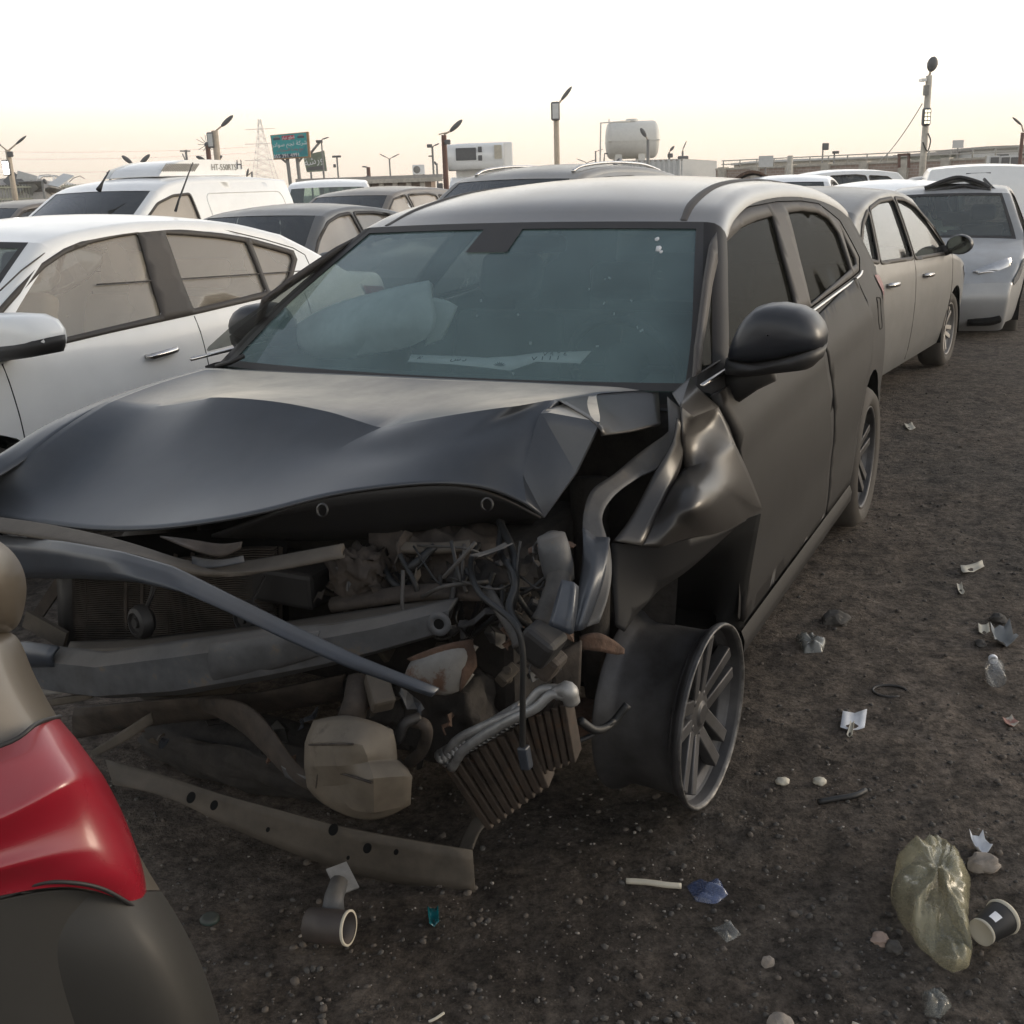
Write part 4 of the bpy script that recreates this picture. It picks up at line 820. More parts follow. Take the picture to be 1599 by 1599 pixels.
# intercooler hanging by its pipes
def cooler(tl, tr, bl, br, nfin, top_m, fin_m):
    A, B_, C_, D = [Vector(V(MF.S(*p))) for p in (tl, tr, bl, br)]; bm = bmesh.new(); back = Vector((.055, 0, .01))
    nrm = (B_ - A).cross(C_ - A).normalized()
    for k in range(nfin):
        f = (k + .5) / nfin; a = A * (1 - f) + B_ * f; c = C_ * (1 - f) + D * f
        w_ = (B_ - A).length / nfin * .62
        box_between(bm, a, c, w_, .05, up=nrm)
        a2, c2 = a + (B_ - A) / nfin * .5, c + (D - C_) / nfin * .5
        if k < nfin - 1: box_between(bm, a2 + nrm * -.0, c2, w_ * .6, .03, up=nrm)
    fin = obj('intercooler', bm, fin_m, main, smooth=False); bevel(fin, .003)
    if top_m:
        bm = bmesh.new()
        n2 = nfin * 8; pts = [A * (1 - i / n2) + B_ * (i / n2) + (A - C_).normalized() * (.012 + .004 * (1 if i % 4 in (1, 2) else 0)) for i in range(n2 + 1)]
        rad_ = [.024 if i % 4 in (1, 2) else .0165 for i in range(n2 + 1)]
        add_tube(bm, [tuple(p) for p in pts], rad_, 12); obj('intercooler_tank', bm, top_m, fin)
    return fin
cooler((698, 1192, -.54), (822, 1118, -.54), (765, 1288, -.50), (862, 1215, -.50), 9, M['alu'], M['fins'])
cooler((828, 1112, -.53), (890, 1088, -.53), (850, 1200, -.50), (905, 1178, -.50), 5, None, M['fins'])
tube_obj('coolant_pipe', [V(MF.S(*p)) for p in ((692, 1185, -.55), (715, 1155, -.56), (760, 1132, -.56), (815, 1108, -.56), (845, 1078, -.55), (880, 1076, -.54))], .0105, M['alu'], main, 6)
tube_obj('coolant_pipe', [V(MF.S(*p)) for p in ((705, 1200, -.56), (730, 1166, -.57), (790, 1128, -.575), (836, 1106, -.57), (862, 1084, -.56), (888, 1090, -.55))], .0105, M['alu'], main, 6)
tube_obj('pipe_elbow', [V(MF.S(*p)) for p in ((868, 1082, -.55), (886, 1078, -.55), (893, 1096, -.54))], [.016, .02, .018], M['alu'], main, 5)
# relay box and the loom that hangs over the front
bm = bmesh.new(); box_between(bm, V(MF.S(822, 985, -.56)), V(MF.S(868, 1022, -.56)), .085, .07); o = obj('relay_box', bm, M['black'], main, smooth=False); bevel(o, .016, 3)
bm = bmesh.new(); box_between(bm, V(MF.S(842, 1022, -.53)), V(MF.S(872, 1048, -.53)), .06, .06); o = obj('relay_box', bm, M['brown_dirt'], main, smooth=False); bevel(o, .012)
def loom(pts, r_=.006, m='wire', nm='loom_wire'): tube_obj(nm, [V(MF.S(*p)) for p in pts], r_, M[m], main, 6, 8)
loom([(748, 850, -.35), (735, 880, -.45), (748, 925, -.56), (800, 970, -.62), (816, 1015, -.63), (816, 1100, -.63), (816, 1172, -.62)], .0065)
loom([(780, 815, -.3), (800, 860, -.4), (805, 910, -.5), (795, 950, -.55), (812, 985, -.58)], .009)
loom([(760, 920, -.52), (800, 985, -.58), (810, 1010, -.60)], .012, 'hose')
loom([(725, 850, -.4), (722, 900, -.45), (728, 925, -.48)], .004, 'hose')
loom([(780, 960, -.5), (800, 950, -.52), (803, 900, -.5), (780, 860, -.4), (784, 815, -.3)], .007)
bm = bmesh.new(); box_between(bm, V(MF.S(817, 1165, -.62)), V(MF.S(823, 1200, -.62)), .022, .022); o = obj('connector_plug', bm, M['blue_metal'], main, smooth=False); bevel(o, .004)
loom([(905, 1125, -.45), (930, 1140, -.42), (955, 1130, -.36), (980, 1100, -.33)], .010)
loom([(880, 1165, -.46), (920, 1150, -.42), (960, 1125, -.36)], .006)
loom([(600, 1140, -.64), (620, 1155, -.64), (632, 1130, -.63), (655, 1120, -.6)], .012, 'black')
loom([(640, 1125, -.6), (665, 1135, -.6), (660, 1170, -.58), (640, 1190, -.56)], .014, 'brown_dirt', 'dirty_hose')
# hoses and engine lumps
tube_obj('radiator_hose', [V(MF.S(*p)) for p in ((862, 840, -.38), (868, 870, -.42), (872, 905, -.46), (862, 945, -.50), (846, 975, -.53))], [.024, .030, .026, .028, .026], M['hose'], main, 5, 14)
bm = bmesh.new(); add_lathe(bm, [(.0001, .05), (.030, .05), (.034, .02), (.034, -.02), (.030, -.05), (.0001, -.05)], 18, c=V(MF.S(868, 872, -.44)), ax=(0, .2, 1)); obj('hose_clamp', bm, M['dusty_metal'], main)
def lump(name, px, s, d, m, seedv=0, amp=.02):
    bm = bmesh.new(); c = Vector(V(MF.S(*px, s))); bmesh.ops.create_icosphere(bm, subdivisions=4, radius=1)
    for v_ in bm.verts:
        q = v_.co.copy(); f = max(abs(q.x), abs(q.y), abs(q.z)); q = q.lerp(q / f * .82, .6)
        v_.co = c + Vector((q.x * d[0], q.y * d[1], q.z * d[2])) * (1 + 0.) + Vector((1, 1, 1)) * amp * (noise.noise(q * 2.2 + Vector((seedv, 0, 0)))) + q * amp * noise.noise(q * 6 + Vector((0, seedv, 0)))
    return obj(name, bm, m, main)
bm = bmesh.new(); add_box(bm, V((-.10, .10, .56)), (.46, .95, .42)); o = obj('engine_block', bm, M['dirty'], main, smooth=False); bevel(o, .03)
lump('engine_cover', (560, 905), -.22, (.12, .22, .07), M['dirty'], 3)
lump('alternator', (560, 895), -.45, (.06, .07, .06), M['brown_dirt'], 5)
lump('gearbox', (690, 880), -.30, (.12, .17, .10), M['brown_dirt'], 8, .03)
lump('battery_tray', (770, 905), -.34, (.10, .10, .05), M['dirty'], 11)
bm = bmesh.new(); add_box(bm, V(MF.S(450, 900, -.40)), (.16, .26, .09)); o = obj('battery', bm, M['black'], main, smooth=False); bevel(o, .012)
lump('compressor', (600, 1110), -.40, (.08, .12, .09), M['dirty'], 14)
lump('pulley_cover', (700, 1110), -.38, (.10, .12, .12), M['dirty'], 17)
lump('subframe', (420, 1180), -.30, (.12, .5, .08), M['dirty'], 21)
for k in range(26):                                  # small brackets, bolts, broken clips among the engine bay
    px = (random.uniform(520, 860), random.uniform(850, 1130)); s = random.uniform(-.45, -.30)
    c = Vector(V(MF.S(*px, s))); rot = Matrix.Rotation(random.uniform(0, 3), 3, 'X') @ Matrix.Rotation(random.uniform(0, 3), 3, 'Z')
    bm = bmesh.new(); add_box(bm, c, (random.uniform(.01, .05), random.uniform(.02, .09), random.uniform(.006, .03)), rot)
    if k % 2: add_lathe(bm, [(.0001, .02), (.012, .02), (.014, -.02), (.0001, -.02)], 8, c=c, ax=(random.random() - .5, random.random() - .5, 1))
    o = obj('broken_bracket', bm, M[random.choice(['brown_dirt', 'black', 'dusty_metal', 'dirty', 'tan_plastic'])], main, smooth=False); bevel(o, .003, 1)
for k in range(14):
    a = (random.uniform(520, 700), random.uniform(850, 900)); b = (a[0] + random.uniform(-80, 160), a[1] + random.uniform(20, 120)); m_ = ((a[0] + b[0]) / 2 + random.uniform(-25, 25), (a[1] + b[1]) / 2 + random.uniform(5, 40))
    s = random.uniform(-.42, -.28); loom([a + (s,), m_ + (s - .05,), b + (s,)], random.uniform(.004, .011), random.choice(['wire', 'hose', 'wire', 'brown_dirt']))
strip('wiring_rail', [(520, 938, -.50), (600, 925, -.48), (660, 915, -.46), (752, 918, -.44)], [(520, 950, -.52), (600, 938, -.50), (660, 930, -.48), (752, 932, -.46)], M['brown_dirt'], 0, .02, .01)
strip('slam_panel_end', [(620, 848, -.42), (680, 852, -.40), (735, 846, -.38)], [(620, 862, -.44), (680, 866, -.42), (735, 858, -.40)], M['tan_plastic'], 0, .015)
# suspension: strut and lower arm at the bare wheel
tube_obj('strut', [V((.06, .60, .85)), V((.03, .62, .55)), V((.0, .64, .28))], [.05, .045, .03], M['dirty'], main)
bm = bmesh.new(); box_between(bm, V((.0, .45, .20)), V((.0, .70, .22)), .12, .05); obj('lower_arm', bm, M['rust'], main, smooth=False)
strip('broken_bracket', [(905, 995, -.36), (935, 985, -.34), (960, 1000, -.30), (972, 1012, -.27)], [(905, 1012, -.36), (935, 1015, -.34), (958, 1022, -.30), (972, 1020, -.27)], M['rust'], 0, .012)
strip('hanging_flap', [(868, 1020, -.46), (890, 1010, -.44), (908, 1000, -.42)], [(862, 1075, -.46), (880, 1090, -.44), (905, 1085, -.42)], M['brown_dirt'], 0, .008)

bm = bmesh.new(); rr_ = []
seg = 90
for k, (r_, h) in enumerate(((.2393, -.008), (.2415, -.003), (.2407, .0015), (.2355, .0015), (.2325, -.004))):
    rr_.append([tuple(Vector((1, 0, 0)) * (r_ + .0016 * noise.noise(Vector((math.cos(a) * 6, math.sin(a) * 6, k * .3)))) * math.cos(a) + Vector((0, 0, 1)) * (r_ + .0016 * noise.noise(Vector((math.cos(a) * 6, math.sin(a) * 6, k * .3)))) * math.sin(a) + Vector((0, -h, 0))) for a in np.linspace(0, 2 * math.pi, seg, endpoint=False)])
bm.free(); obj('rim_lip', bm_grid(rr_, True), M['alloy_edge'], wl)

# torn sheet scraps, clips and loose looms all over the crushed corner
def scrap(px, s, size, m):
    c = Vector(V(MF.S(px[0], px[1], s))); R_ = Matrix.Rotation(random.uniform(0, 6.28), 3, 'X') @ Matrix.Rotation(random.uniform(0, 6.28), 3, 'Z'); k = random.randint(4, 6)
    bm = bmesh.new(); rows = []
    for i in range(k):
        u = (i / (k - 1) - .5) * size; h = size * random.uniform(.10, .34); zz_ = size * random.uniform(-.18, .18); rows.append([tuple(c + R_ @ Vector((u, -h, zz_))), tuple(c + R_ @ Vector((u + size * random.uniform(-.1, .1), random.uniform(-.2, .2) * h, zz_ + size * random.uniform(-.15, .15)))), tuple(c + R_ @ Vector((u, h * random.uniform(.4, 1), zz_)))])
    o = obj('torn_scrap', bm_grid(rows), m, main, smooth=False); solid(o, .003, 0); return o
for (x0, x1, y0, y1, s0_, s1_, n_) in ((560, 860, 850, 960, -.46, -.34, 22), (720, 900, 960, 1080, -.52, -.40, 12), (560, 720, 1060, 1200, -.60, -.45, 12), (880, 950, 880, 1000, -.44, -.34, 5), (250, 560, 870, 960, -.52, -.40, 10), (120, 500, 1110, 1200, -.62, -.45, 10)):
    for k in range(n_): scrap((random.uniform(x0, x1), random.uniform(y0, y1)), random.uniform(s0_, s1_), random.uniform(.03, .10), M[random.choice(['black', 'brown_dirt', 'dusty_metal', 'tan_plastic', 'dirty', 'blue_metal', 'rust'])])
for k in range(22):
    a = (random.uniform(560, 820), random.uniform(845, 950)); L_ = random.uniform(40, 120); an = random.uniform(-.6, 2.4); b = (a[0] + L_ * math.cos(an), a[1] + L_ * math.sin(an)); s = random.uniform(-.52, -.38)
    m_ = ((a[0] + b[0]) / 2 + random.uniform(-30, 30), (a[1] + b[1]) / 2 + random.uniform(-10, 40)); loom([a + (s,), m_ + (s - .04,), b + (s + .03,)], random.choice([.0025, .003, .0045, .007]), random.choice(['wire', 'wire', 'hose', 'black']))
for k in range(10):                  # corrugated conduit
    a = (random.uniform(600, 840), random.uniform(860, 930)); b = (a[0] + random.uniform(-60, 60), a[1] + random.uniform(60, 140)); s = random.uniform(-.46, -.36); pts = catmull([Vector(V(MF.S(*a, s))), Vector(V(MF.S((a[0] + b[0]) / 2 + random.uniform(-30, 30), (a[1] + b[1]) / 2, s - .03))), Vector(V(MF.S(*b, s)))], 26)
    bm = bmesh.new(); add_tube(bm, pts, [.007 if i % 2 else .0056 for i in range(len(pts))], 8); obj('loom_wire', bm, M['wire'], main)
# ------------------------------------------------------------------ rear corner of the beige car, closest to the camera
TO = ground_at(0, 1599); 
tailcar = thing('parked_car', 'beige car with large red tail light, only its rear corner at the photo edge', 'car', (at(-100, 1300, 1.2)[0], at(-100, 1300, 1.2)[1], 0))
TOV = Vector(tailcar.location)
def tl(px, py, d): return tuple(Vector(at(px, py, d)) - TOV)
def tail_surface(name, rows, m, lv=2, thick=0., cr=()):
    bm = bm_grid([[tl(*p) for p in r_] for r_ in rows]); cl = bm.edges.layers.float.new('crease_edge'); bm.verts.ensure_lookup_table(); nc = len(rows[0])
    for i in cr:
        for j in range(nc - 1):
            e = bm.edges.get((bm.verts[i * nc + j], bm.verts[i * nc + j + 1]))
            if e: e[cl] = .9
    for e in bm.edges:
        if len(e.link_faces) == 1: e[cl] = 1
    o = obj(name, bm, m, tailcar); subsurf(o, lv)
    if thick: solid(o, thick, 0)
    return o
def sil_row(y, x, back=.55, d=1.15, dy=0, edge=70):    # left ... face ... corner ... silhouette ... wraps away behind
    return [(-420, y + dy * 1.5, d - .10), (-200, y + dy, d - .05), (x - edge * 1.9, y + dy * .3, d - .0), (x - edge * .55, y, d + .05), (x - edge * .08, y, d + .14), (x, y, d + .22), (x - 25, y, d + .40), (x - 120, y - 4, d + back)]
tail_surface('tailgate_lip', [sil_row(*r_) for r_ in ((832, -22, .5, 1.22, -18), (846, 8, .5, 1.20, -18), (872, 34, .5, 1.18, -14), (905, 46, .5, 1.175, -8), (935, 45, .5, 1.18, -4), (966, 38, .5, 1.19, 0), (984, 28, .5, 1.21, 2), (992, 5, .5, 1.25, 2))], M['beige_paint'], 3, cr=(0, 7))
body = tail_surface('rear_body', [sil_row(*r_) for r_ in ((988, 20, .5, 1.27, 0), (994, 32, .5, 1.22, 2), (1015, 42, .5, 1.195, 8), (1050, 55, .5, 1.185, 14), (1085, 73, .5, 1.18, 22), (1120, 93, .5, 1.178, 36), (1160, 123, .5, 1.18, 40), (1215, 162, .5, 1.185, 40), (1280, 197, .5, 1.19, 30), (1340, 222, .5, 1.195, 20), (1390, 254, .5, 1.19, 6))], M['beige_paint'], 2)
body2 = tail_surface('bumper_side', [sil_row(*r_) for r_ in ((1392, 255, .5, 1.192, 6), (1400, 262, .5, 1.19, 6), (1460, 298, .5, 1.185, 0), (1520, 325, .5, 1.19, 0), (1600, 350, .5, 1.20, 0), (1720, 372, .5, 1.22, 0), (1900, 380, .5, 1.26, 0))], M['bumper_grey'], 2)
lampr = [[(-420, 1262, 1.085), (-200, 1218, 1.125), (0, 1168, 1.165), (58, 1133, 1.195), (86, 1122, 1.245), (96, 1121, 1.32), (80, 1122, 1.45)],
         [(-420, 1285, 1.05), (-200, 1245, 1.095), (0, 1198, 1.14), (74, 1163, 1.175), (108, 1149, 1.235), (124, 1152, 1.32), (104, 1154, 1.45)],
         [(-420, 1375, 1.02), (-200, 1335, 1.065), (0, 1290, 1.11), (112, 1212, 1.15), (150, 1206, 1.232), (170, 1213, 1.32), (140, 1216, 1.46)],
         [(-420, 1405, 1.045), (-200, 1372, 1.088), (0, 1325, 1.13), (128, 1262, 1.168), (180, 1258, 1.235), (202, 1272, 1.32), (172, 1276, 1.47)],
         [(-420, 1430, 1.035), (-200, 1408, 1.08), (0, 1358, 1.122), (135, 1322, 1.166), (202, 1330, 1.225), (228, 1340, 1.30), (196, 1342, 1.47)],
         [(-420, 1442, 1.06), (-200, 1420, 1.105), (0, 1378, 1.142), (135, 1355, 1.165), (215, 1378, 1.220), (241, 1390, 1.29), (210, 1392, 1.47)],
         [(-420, 1462, 1.07), (-200, 1438, 1.115), (0, 1399, 1.140), (110, 1376, 1.165), (196, 1406, 1.222), (243, 1436, 1.285), (220, 1440, 1.42)]]
lamp = tail_surface('tail_light', lampr, M['red_lamp'], 3, cr=(0, 1, 2, 4, 6))
bm = bmesh.new(); add_tube(bm, [tl(*p) for p in ((-200, 1442, 1.10), (0, 1401, 1.148), (60, 1380, 1.155), (110, 1378, 1.168), (160, 1388, 1.195), (205, 1413, 1.232), (242, 1438, 1.285))], .0024, 8, True, 6); obj('lamp_gasket', bm, M['black'], tailcar)
bm = bmesh.new(); add_tube(bm, [tl(*p) for p in ((-200, 1215, 1.10), (0, 1165, 1.148), (58, 1130, 1.185), (94, 1119, 1.30))], .0026, 8, True, 6); obj('lamp_gasket', bm, M['black'], tailcar)
bmp = tail_surface('rear_bumper', [[(-420, y0, 1.065), (-150, y1, 1.10), (0, y2, 1.15), (110, y3, 1.185), (190, y4, 1.242), (236, y5, 1.31)] for y0, y1, y2, y3, y4, y5 in ((1468, 1440, 1404, 1380, 1406, 1438), (1480, 1455, 1425, 1405, 1432, 1462), (1530, 1510, 1475, 1452, 1480, 1500), (1620, 1600, 1570, 1540, 1550, 1555), (1760, 1740, 1720, 1700, 1680, 1640))], M['bumper_grey'], 3, .004)
# ------------------------------------------------------------------ the other cars of the yard
KIND = {
 'sedan': dict(WB=2.62, sF=-.88, sR=3.52, W=[(.2, .79), (.3, .83), (.5, .855), (.7, .862), (.9, .848), (1.0, .82), (1.2, .735), (1.4, .645), (1.47, .58)], wr=.31,
   segs=[('front_bumper', 'b', [(-.78, .24, 0, .10), (-.86, .34, 0, .14), (-.90, .52, 0, .16), (-.86, .66, 0, .16)]), ('bonnet', 'b', [(-.86, .66, 0, .16), (-.6, .80, .03, .08), (-.1, .905, .035, .02), (.27, .965, .03, .08)]),
         ('windscreen', 'g', [(.27, .965, .02, .08), (.55, 1.18, .02, .07), (.86, 1.385, .015, .05)]), ('roof', 'r', [(.86, 1.385, .015, .05), (1.1, 1.43, .03, .02), (1.5, 1.452, .04, 0), (2.0, 1.415, .04, -.01), (2.45, 1.335, .03, -.04)]),
         ('rear_window', 'g', [(2.45, 1.335, .03, -.04), (2.75, 1.205, .02, -.06), (3.02, 1.075, .01, -.07)]), ('boot_lid', 'b', [(3.02, 1.075, .01, -.07), (3.25, 1.05, .01, -.08), (3.46, 1.02, 0, -.10), (3.50, .85, 0, -.12), (3.49, .72, 0, -.12)]), ('rear_bumper', 'b', [(3.49, .72, 0, -.12), (3.54, .55, 0, -.12), (3.46, .36, 0, -.12), (3.35, .26, 0, -.1)])],
   win=[[(.33, .955), (.60, 1.17), (.88, 1.315), (1.12, 1.368), (1.335, 1.382), (1.385, .985)], [(1.45, .99), (1.40, 1.382), (1.75, 1.375), (2.08, 1.335), (2.27, 1.02)], [(2.32, 1.025), (2.14, 1.325), (2.36, 1.25), (2.56, 1.13), (2.50, 1.05)]], ra=.345, hd=[.84, .86],
   hl=[(-.80, .70), (-.45, .80), (-.30, .79), (-.50, .68), (-.78, .62)], tlp=[(3.10, .98), (3.44, .94), (3.47, .74), (3.20, .80)], seams=[(.18, .93), (1.415, .98), (2.42, 1.0)]),
 'suv': dict(WB=2.75, sF=-.92, sR=3.62, W=[(.2, .80), (.4, .86), (.6, .895), (.85, .90), (1.05, .875), (1.15, .84), (1.4, .745), (1.58, .67), (1.68, .6)], wr=.36,
   segs=[('front_bumper', 'b', [(-.80, .30, 0, .1), (-.90, .5, 0, .13), (-.92, .7, 0, .13), (-.86, .88, 0, .13)]), ('bonnet', 'b', [(-.86, .88, 0, .13), (-.6, .99, .03, .06), (-.1, 1.06, .03, .02), (.28, 1.10, .03, .08)]),
         ('windscreen', 'g', [(.28, 1.10, .02, .08), (.62, 1.34, .02, .07), (.98, 1.565, .015, .05)]), ('roof', 'r', [(.98, 1.565, .015, .05), (1.25, 1.625, .03, .02), (1.8, 1.665, .04, 0), (2.6, 1.65, .04, 0), (3.2, 1.585, .03, -.04)]),
         ('rear_window', 'g', [(3.2, 1.585, .03, -.04), (3.38, 1.38, .02, -.06), (3.52, 1.14, .01, -.07)]), ('tailgate', 'b', [(3.52, 1.14, .01, -.07), (3.58, .95, 0, -.08), (3.58, .7, 0, -.1)]), ('rear_bumper', 'b', [(3.58, .7, 0, -.1), (3.62, .52, 0, -.1), (3.5, .34, 0, -.1)])],
   win=[[(.36, 1.10), (.66, 1.31), (.98, 1.50), (1.38, 1.55), (1.45, 1.12)], [(1.52, 1.12), (1.46, 1.55), (2.10, 1.56), (2.34, 1.53), (2.42, 1.15)], [(2.50, 1.16), (2.44, 1.53), (2.9, 1.49), (3.16, 1.30), (3.12, 1.20)]], ra=.41, hd=[.95, .97],
   hl=[(-.84, .88), (-.50, .96), (-.36, .95), (-.55, .84), (-.82, .80)], tlp=[(3.25, 1.10), (3.53, 1.06), (3.56, .88), (3.3, .95)], seams=[(.2, 1.02), (1.485, 1.1), (2.46, 1.12)]),
 'van': dict(WB=2.72, sF=-.86, sR=3.55, W=[(.2, .80), (.4, .86), (.6, .885), (.9, .89), (1.1, .875), (1.4, .82), (1.65, .755), (1.76, .70)], wr=.32,
   segs=[('front_bumper', 'b', [(-.76, .26, 0, .1), (-.84, .45, 0, .14), (-.86, .62, 0, .14), (-.80, .80, 0, .14)]), ('bonnet', 'b', [(-.80, .80, 0, .14), (-.5, .96, .03, .08), (-.15, 1.05, .03, .04), (.12, 1.10, .03, .1)]),
         ('windscreen', 'g', [(.12, 1.10, .02, .10), (.5, 1.38, .02, .09), (.90, 1.64, .015, .07)]), ('roof', 'r', [(.90, 1.64, .015, .07), (1.15, 1.72, .03, .02), (1.6, 1.765, .035, 0), (2.6, 1.77, .035, 0), (3.38, 1.735, .03, -.02)]),
         ('rear_window', 'g', [(3.38, 1.735, .03, -.02), (3.46, 1.45, .02, -.03), (3.5, 1.12, .01, -.04)]), ('tailgate', 'b', [(3.5, 1.12, .01, -.04), (3.53, .9, 0, -.05), (3.53, .62, 0, -.06)]), ('rear_bumper', 'b', [(3.53, .62, 0, -.06), (3.57, .5, 0, -.06), (3.46, .32, 0, -.06)])],
   win=[[(.40, 1.16), (.62, 1.36), (.84, 1.50), (1.12, 1.575), (1.40, 1.59), (1.47, 1.14)]], ra=.37, hd=[.95], panel=[[(1.72, 1.12), (1.66, 1.60), (3.18, 1.60), (3.26, 1.12)]],
   hl=[(-.80, .86), (-.42, 1.0), (-.26, .98), (-.45, .84), (-.78, .74)], tlp=[(3.40, 1.25), (3.50, 1.25), (3.52, .85), (3.42, .85)], seams=[(.1, 1.05), (1.56, 1.12), (3.1, 1.1)]),
 'hatch': dict(WB=2.55, sF=-.84, sR=3.28, W=[(.2, .78), (.3, .82), (.5, .85), (.75, .86), (.9, .848), (1.0, .82), (1.2, .735), (1.4, .645), (1.5, .57)], wr=.30,
   segs=[('front_bumper', 'b', [(-.74, .17, 0, .10), (-.82, .28, 0, .15), (-.86, .48, 0, .17), (-.82, .64, 0, .17)]), ('bonnet', 'b', [(-.82, .64, 0, .17), (-.55, .79, .03, .08), (-.1, .91, .035, .03), (.24, .985, .03, .08)]),
         ('windscreen', 'g', [(.24, .985, .02, .08), (.55, 1.22, .02, .07), (.86, 1.435, .015, .05)]), ('roof', 'r', [(.86, 1.435, .015, .05), (1.15, 1.485, .03, .02), (1.6, 1.505, .035, 0), (2.3, 1.47, .035, -.01), (2.8, 1.40, .03, -.04)]),
         ('rear_window', 'g', [(2.8, 1.40, .03, -.04), (3.0, 1.22, .02, -.06), (3.16, 1.04, .01, -.07)]), ('tailgate', 'b', [(3.16, 1.04, .01, -.07), (3.24, .9, 0, -.1), (3.24, .68, 0, -.12)]), ('rear_bumper', 'b', [(3.24, .68, 0, -.12), (3.29, .5, 0, -.12), (3.18, .3, 0, -.1)])],
   win=[[(.33, .985), (.60, 1.2), (.88, 1.36), (1.28, 1.42), (1.34, 1.0)], [(1.41, 1.0), (1.35, 1.425), (1.9, 1.415), (2.25, 1.36), (2.42, 1.06)]], ra=.34, hd=[.85, .87],
   hl=[(-.78, .66), (-.40, .84), (-.28, .83), (-.52, .66), (-.74, .60)], tlp=[(2.9, 1.0), (3.18, .98), (3.22, .78), (3.0, .8)], seams=[(.15, .95), (1.375, .99), (2.3, .95)]),
}
def gcar(name, label, fr, kind, paint, glass_side='far_glass', glass_front='far_glass', sz=1.0, drop=0., group='cars parked in the yard', near=False, rear_glass=True, cab=False, mirrors=True, wheels=True, rails=None, fab='fabric'):
    K = KIND[kind]; root = thing(name, label, 'car' if kind not in ('van',) else 'van', (fr.O[0], fr.O[1], -drop), math.pi / 2 - fr.a, group)
    zs = lambda z: z if z < .5 else .5 + (z - .5) * sz
    Wt = [(zs(z), t) for z, t in K['W']]
    W = make_W(Wt, K['sF'], K['sR'], .14, .11, 1.0, 1.0)
    sg = []
    for nm, ty, pts in K['segs']:
        p2 = [(p[0], zs(p[1])) + tuple(p[2:]) for p in pts]
        if ty == 'g' and (nm == 'windscreen' or rear_glass):
            d = dict(name=nm, pts=p2, mat=M[glass_front], pillar=.045)
            if near: d['frit'] = (.05, .06, .06)
        else: d = dict(name=nm if ty != 'g' else 'rear_door', pts=p2, mat=paint)
        sg.append(d)
    zb = .24; bot = [(K['sR'] - .2, zb + .02)] + arch(K['WB'], K['wr'] + .01, K['ra'], zb) + arch(0, K['wr'] + .01, K['ra'], zb) + [(K['sF'] + .15, zb + .01)]
    wins = [[(s, zs(z)) for s, z in p] for p in K['win']]
    wins = [rounded(p, .03, 3) for p in wins]
    sp = .06 if near else .11
    shell(root, W, sg, bot, .055, wins, paint, sp, 9 if near else 7)
    for p, nm in zip(wins, ('front_side_window', 'rear_side_window', 'quarter_window')):
        side_part(root, W, grow(p, .006), nm, M[glass_side], -.015, sp=.15)
        for o in side_part(root, W, grow(p, .022), 'window_trim', M['trim'], .002, [grow(p, -.004)], sp=.12): solid(o, .008, 0)
    for p in K.get('panel', []):
        pz = rounded([(s, zs(z)) for s, z in p], .12, 5)
        for sd in (1, -1): bm = bmesh.new(); add_tube(bm, [V((s, sd * (W(s, z) - .001), z)) for s, z in resample(pz + [pz[0]], .08)], .009, 6); obj('panel_swage', bm, paint, root)
    for s, z in K['seams']:
        for sd in (1, -1):
            bm = bmesh.new(); add_tube(bm, [V((s + .04 * math.sin(q * 2), sd * (W(s, zz) - .001), zz)) for q in np.linspace(0, 1, 10) for zz in [zs(z) + (.27 - zs(z)) * q]], .0035, 5); obj('door_seam', bm, M['dull_black'], root)
    for nm, key, mt in (('headlight', 'hl', 'lamp_glass'), ('tail_light', 'tlp', 'red_lamp')):
        side_part(root, W, rounded([(s, zs(z)) for s, z in K[key]], .03), nm, M[mt], .006, sp=.12)
    for i, hz in enumerate(K['hd']):
        s = (1.10, 2.12)[i] if kind != 'van' else 1.35
        for sd in (1, -1):
            z = zs(hz); bm = bmesh.new(); t = W(s, z)
            add_tube(bm, [V((s + x, sd * (t + y), z + .004 * math.sin(x * 20))) for x, y in ((-.10, .0), (-.085, .028), (0, .036), (.085, .03), (.10, .0))], [.011, .016, .017, .016, .011], 8, True, 3); obj('door_handle', bm, M['chrome'] if near else paint, root)
    if wheels:
        for s in (0, K['WB']):
            for sd in (1, -1): wheel(root, s, sd * (W(s, .45) - .02), K['wr'], K['wr'] * .68, .2, True, 5, M['alloy_light'], simple=not near, double=near)
    bm = bmesh.new(); add_box(bm, V(((K['sF'] + K['sR']) / 2, 0, .24)), (K['sR'] - K['sF'] - .5, 1.3, .06)); obj('underbody', bm, M['dull_black'], root)
    for s in (0, K['WB']):
        for sd in (1, -1):
            bm = bm_grid([[V((s + r_ * math.cos(a), sd * t, K['wr'] + r_ * math.sin(a))) for a in np.linspace(-.2, math.pi + .2, 14)] for r_, t in ((K['ra'] + .01, W(s, .6) - .02), (K['ra'] + .01, .5), (.03, .5))]); obj('wheel_arch_liner', bm, M['dull_black'], root)
    interior(root, W, .1, K['sR'] - .6, zs(K['seams'][0][1]), M[fab], .45, ((1.05,), (1.9,)))
    if mirrors:
        zm = zs(K['win'][0][0][1]) + .06; sm = K['win'][0][0][0] + .10
        for sd in (1, -1):
            t = W(sm, zm); ol = [(sm, sd * (t + .03 + .10 * (1 + math.cos(a)) * .95), zm + .075 * math.sin(a)) for a in np.linspace(0, 2 * math.pi, 16, endpoint=False)]
            mirror(root, ol, None, [(sm, sd * (t - .03), zm - .05), (sm, sd * (t + .03), zm - .045), (sm, sd * (t + .08), zm - .03)], paint if near != 'blackmirror' else M['mirror_black'], .09, .04)
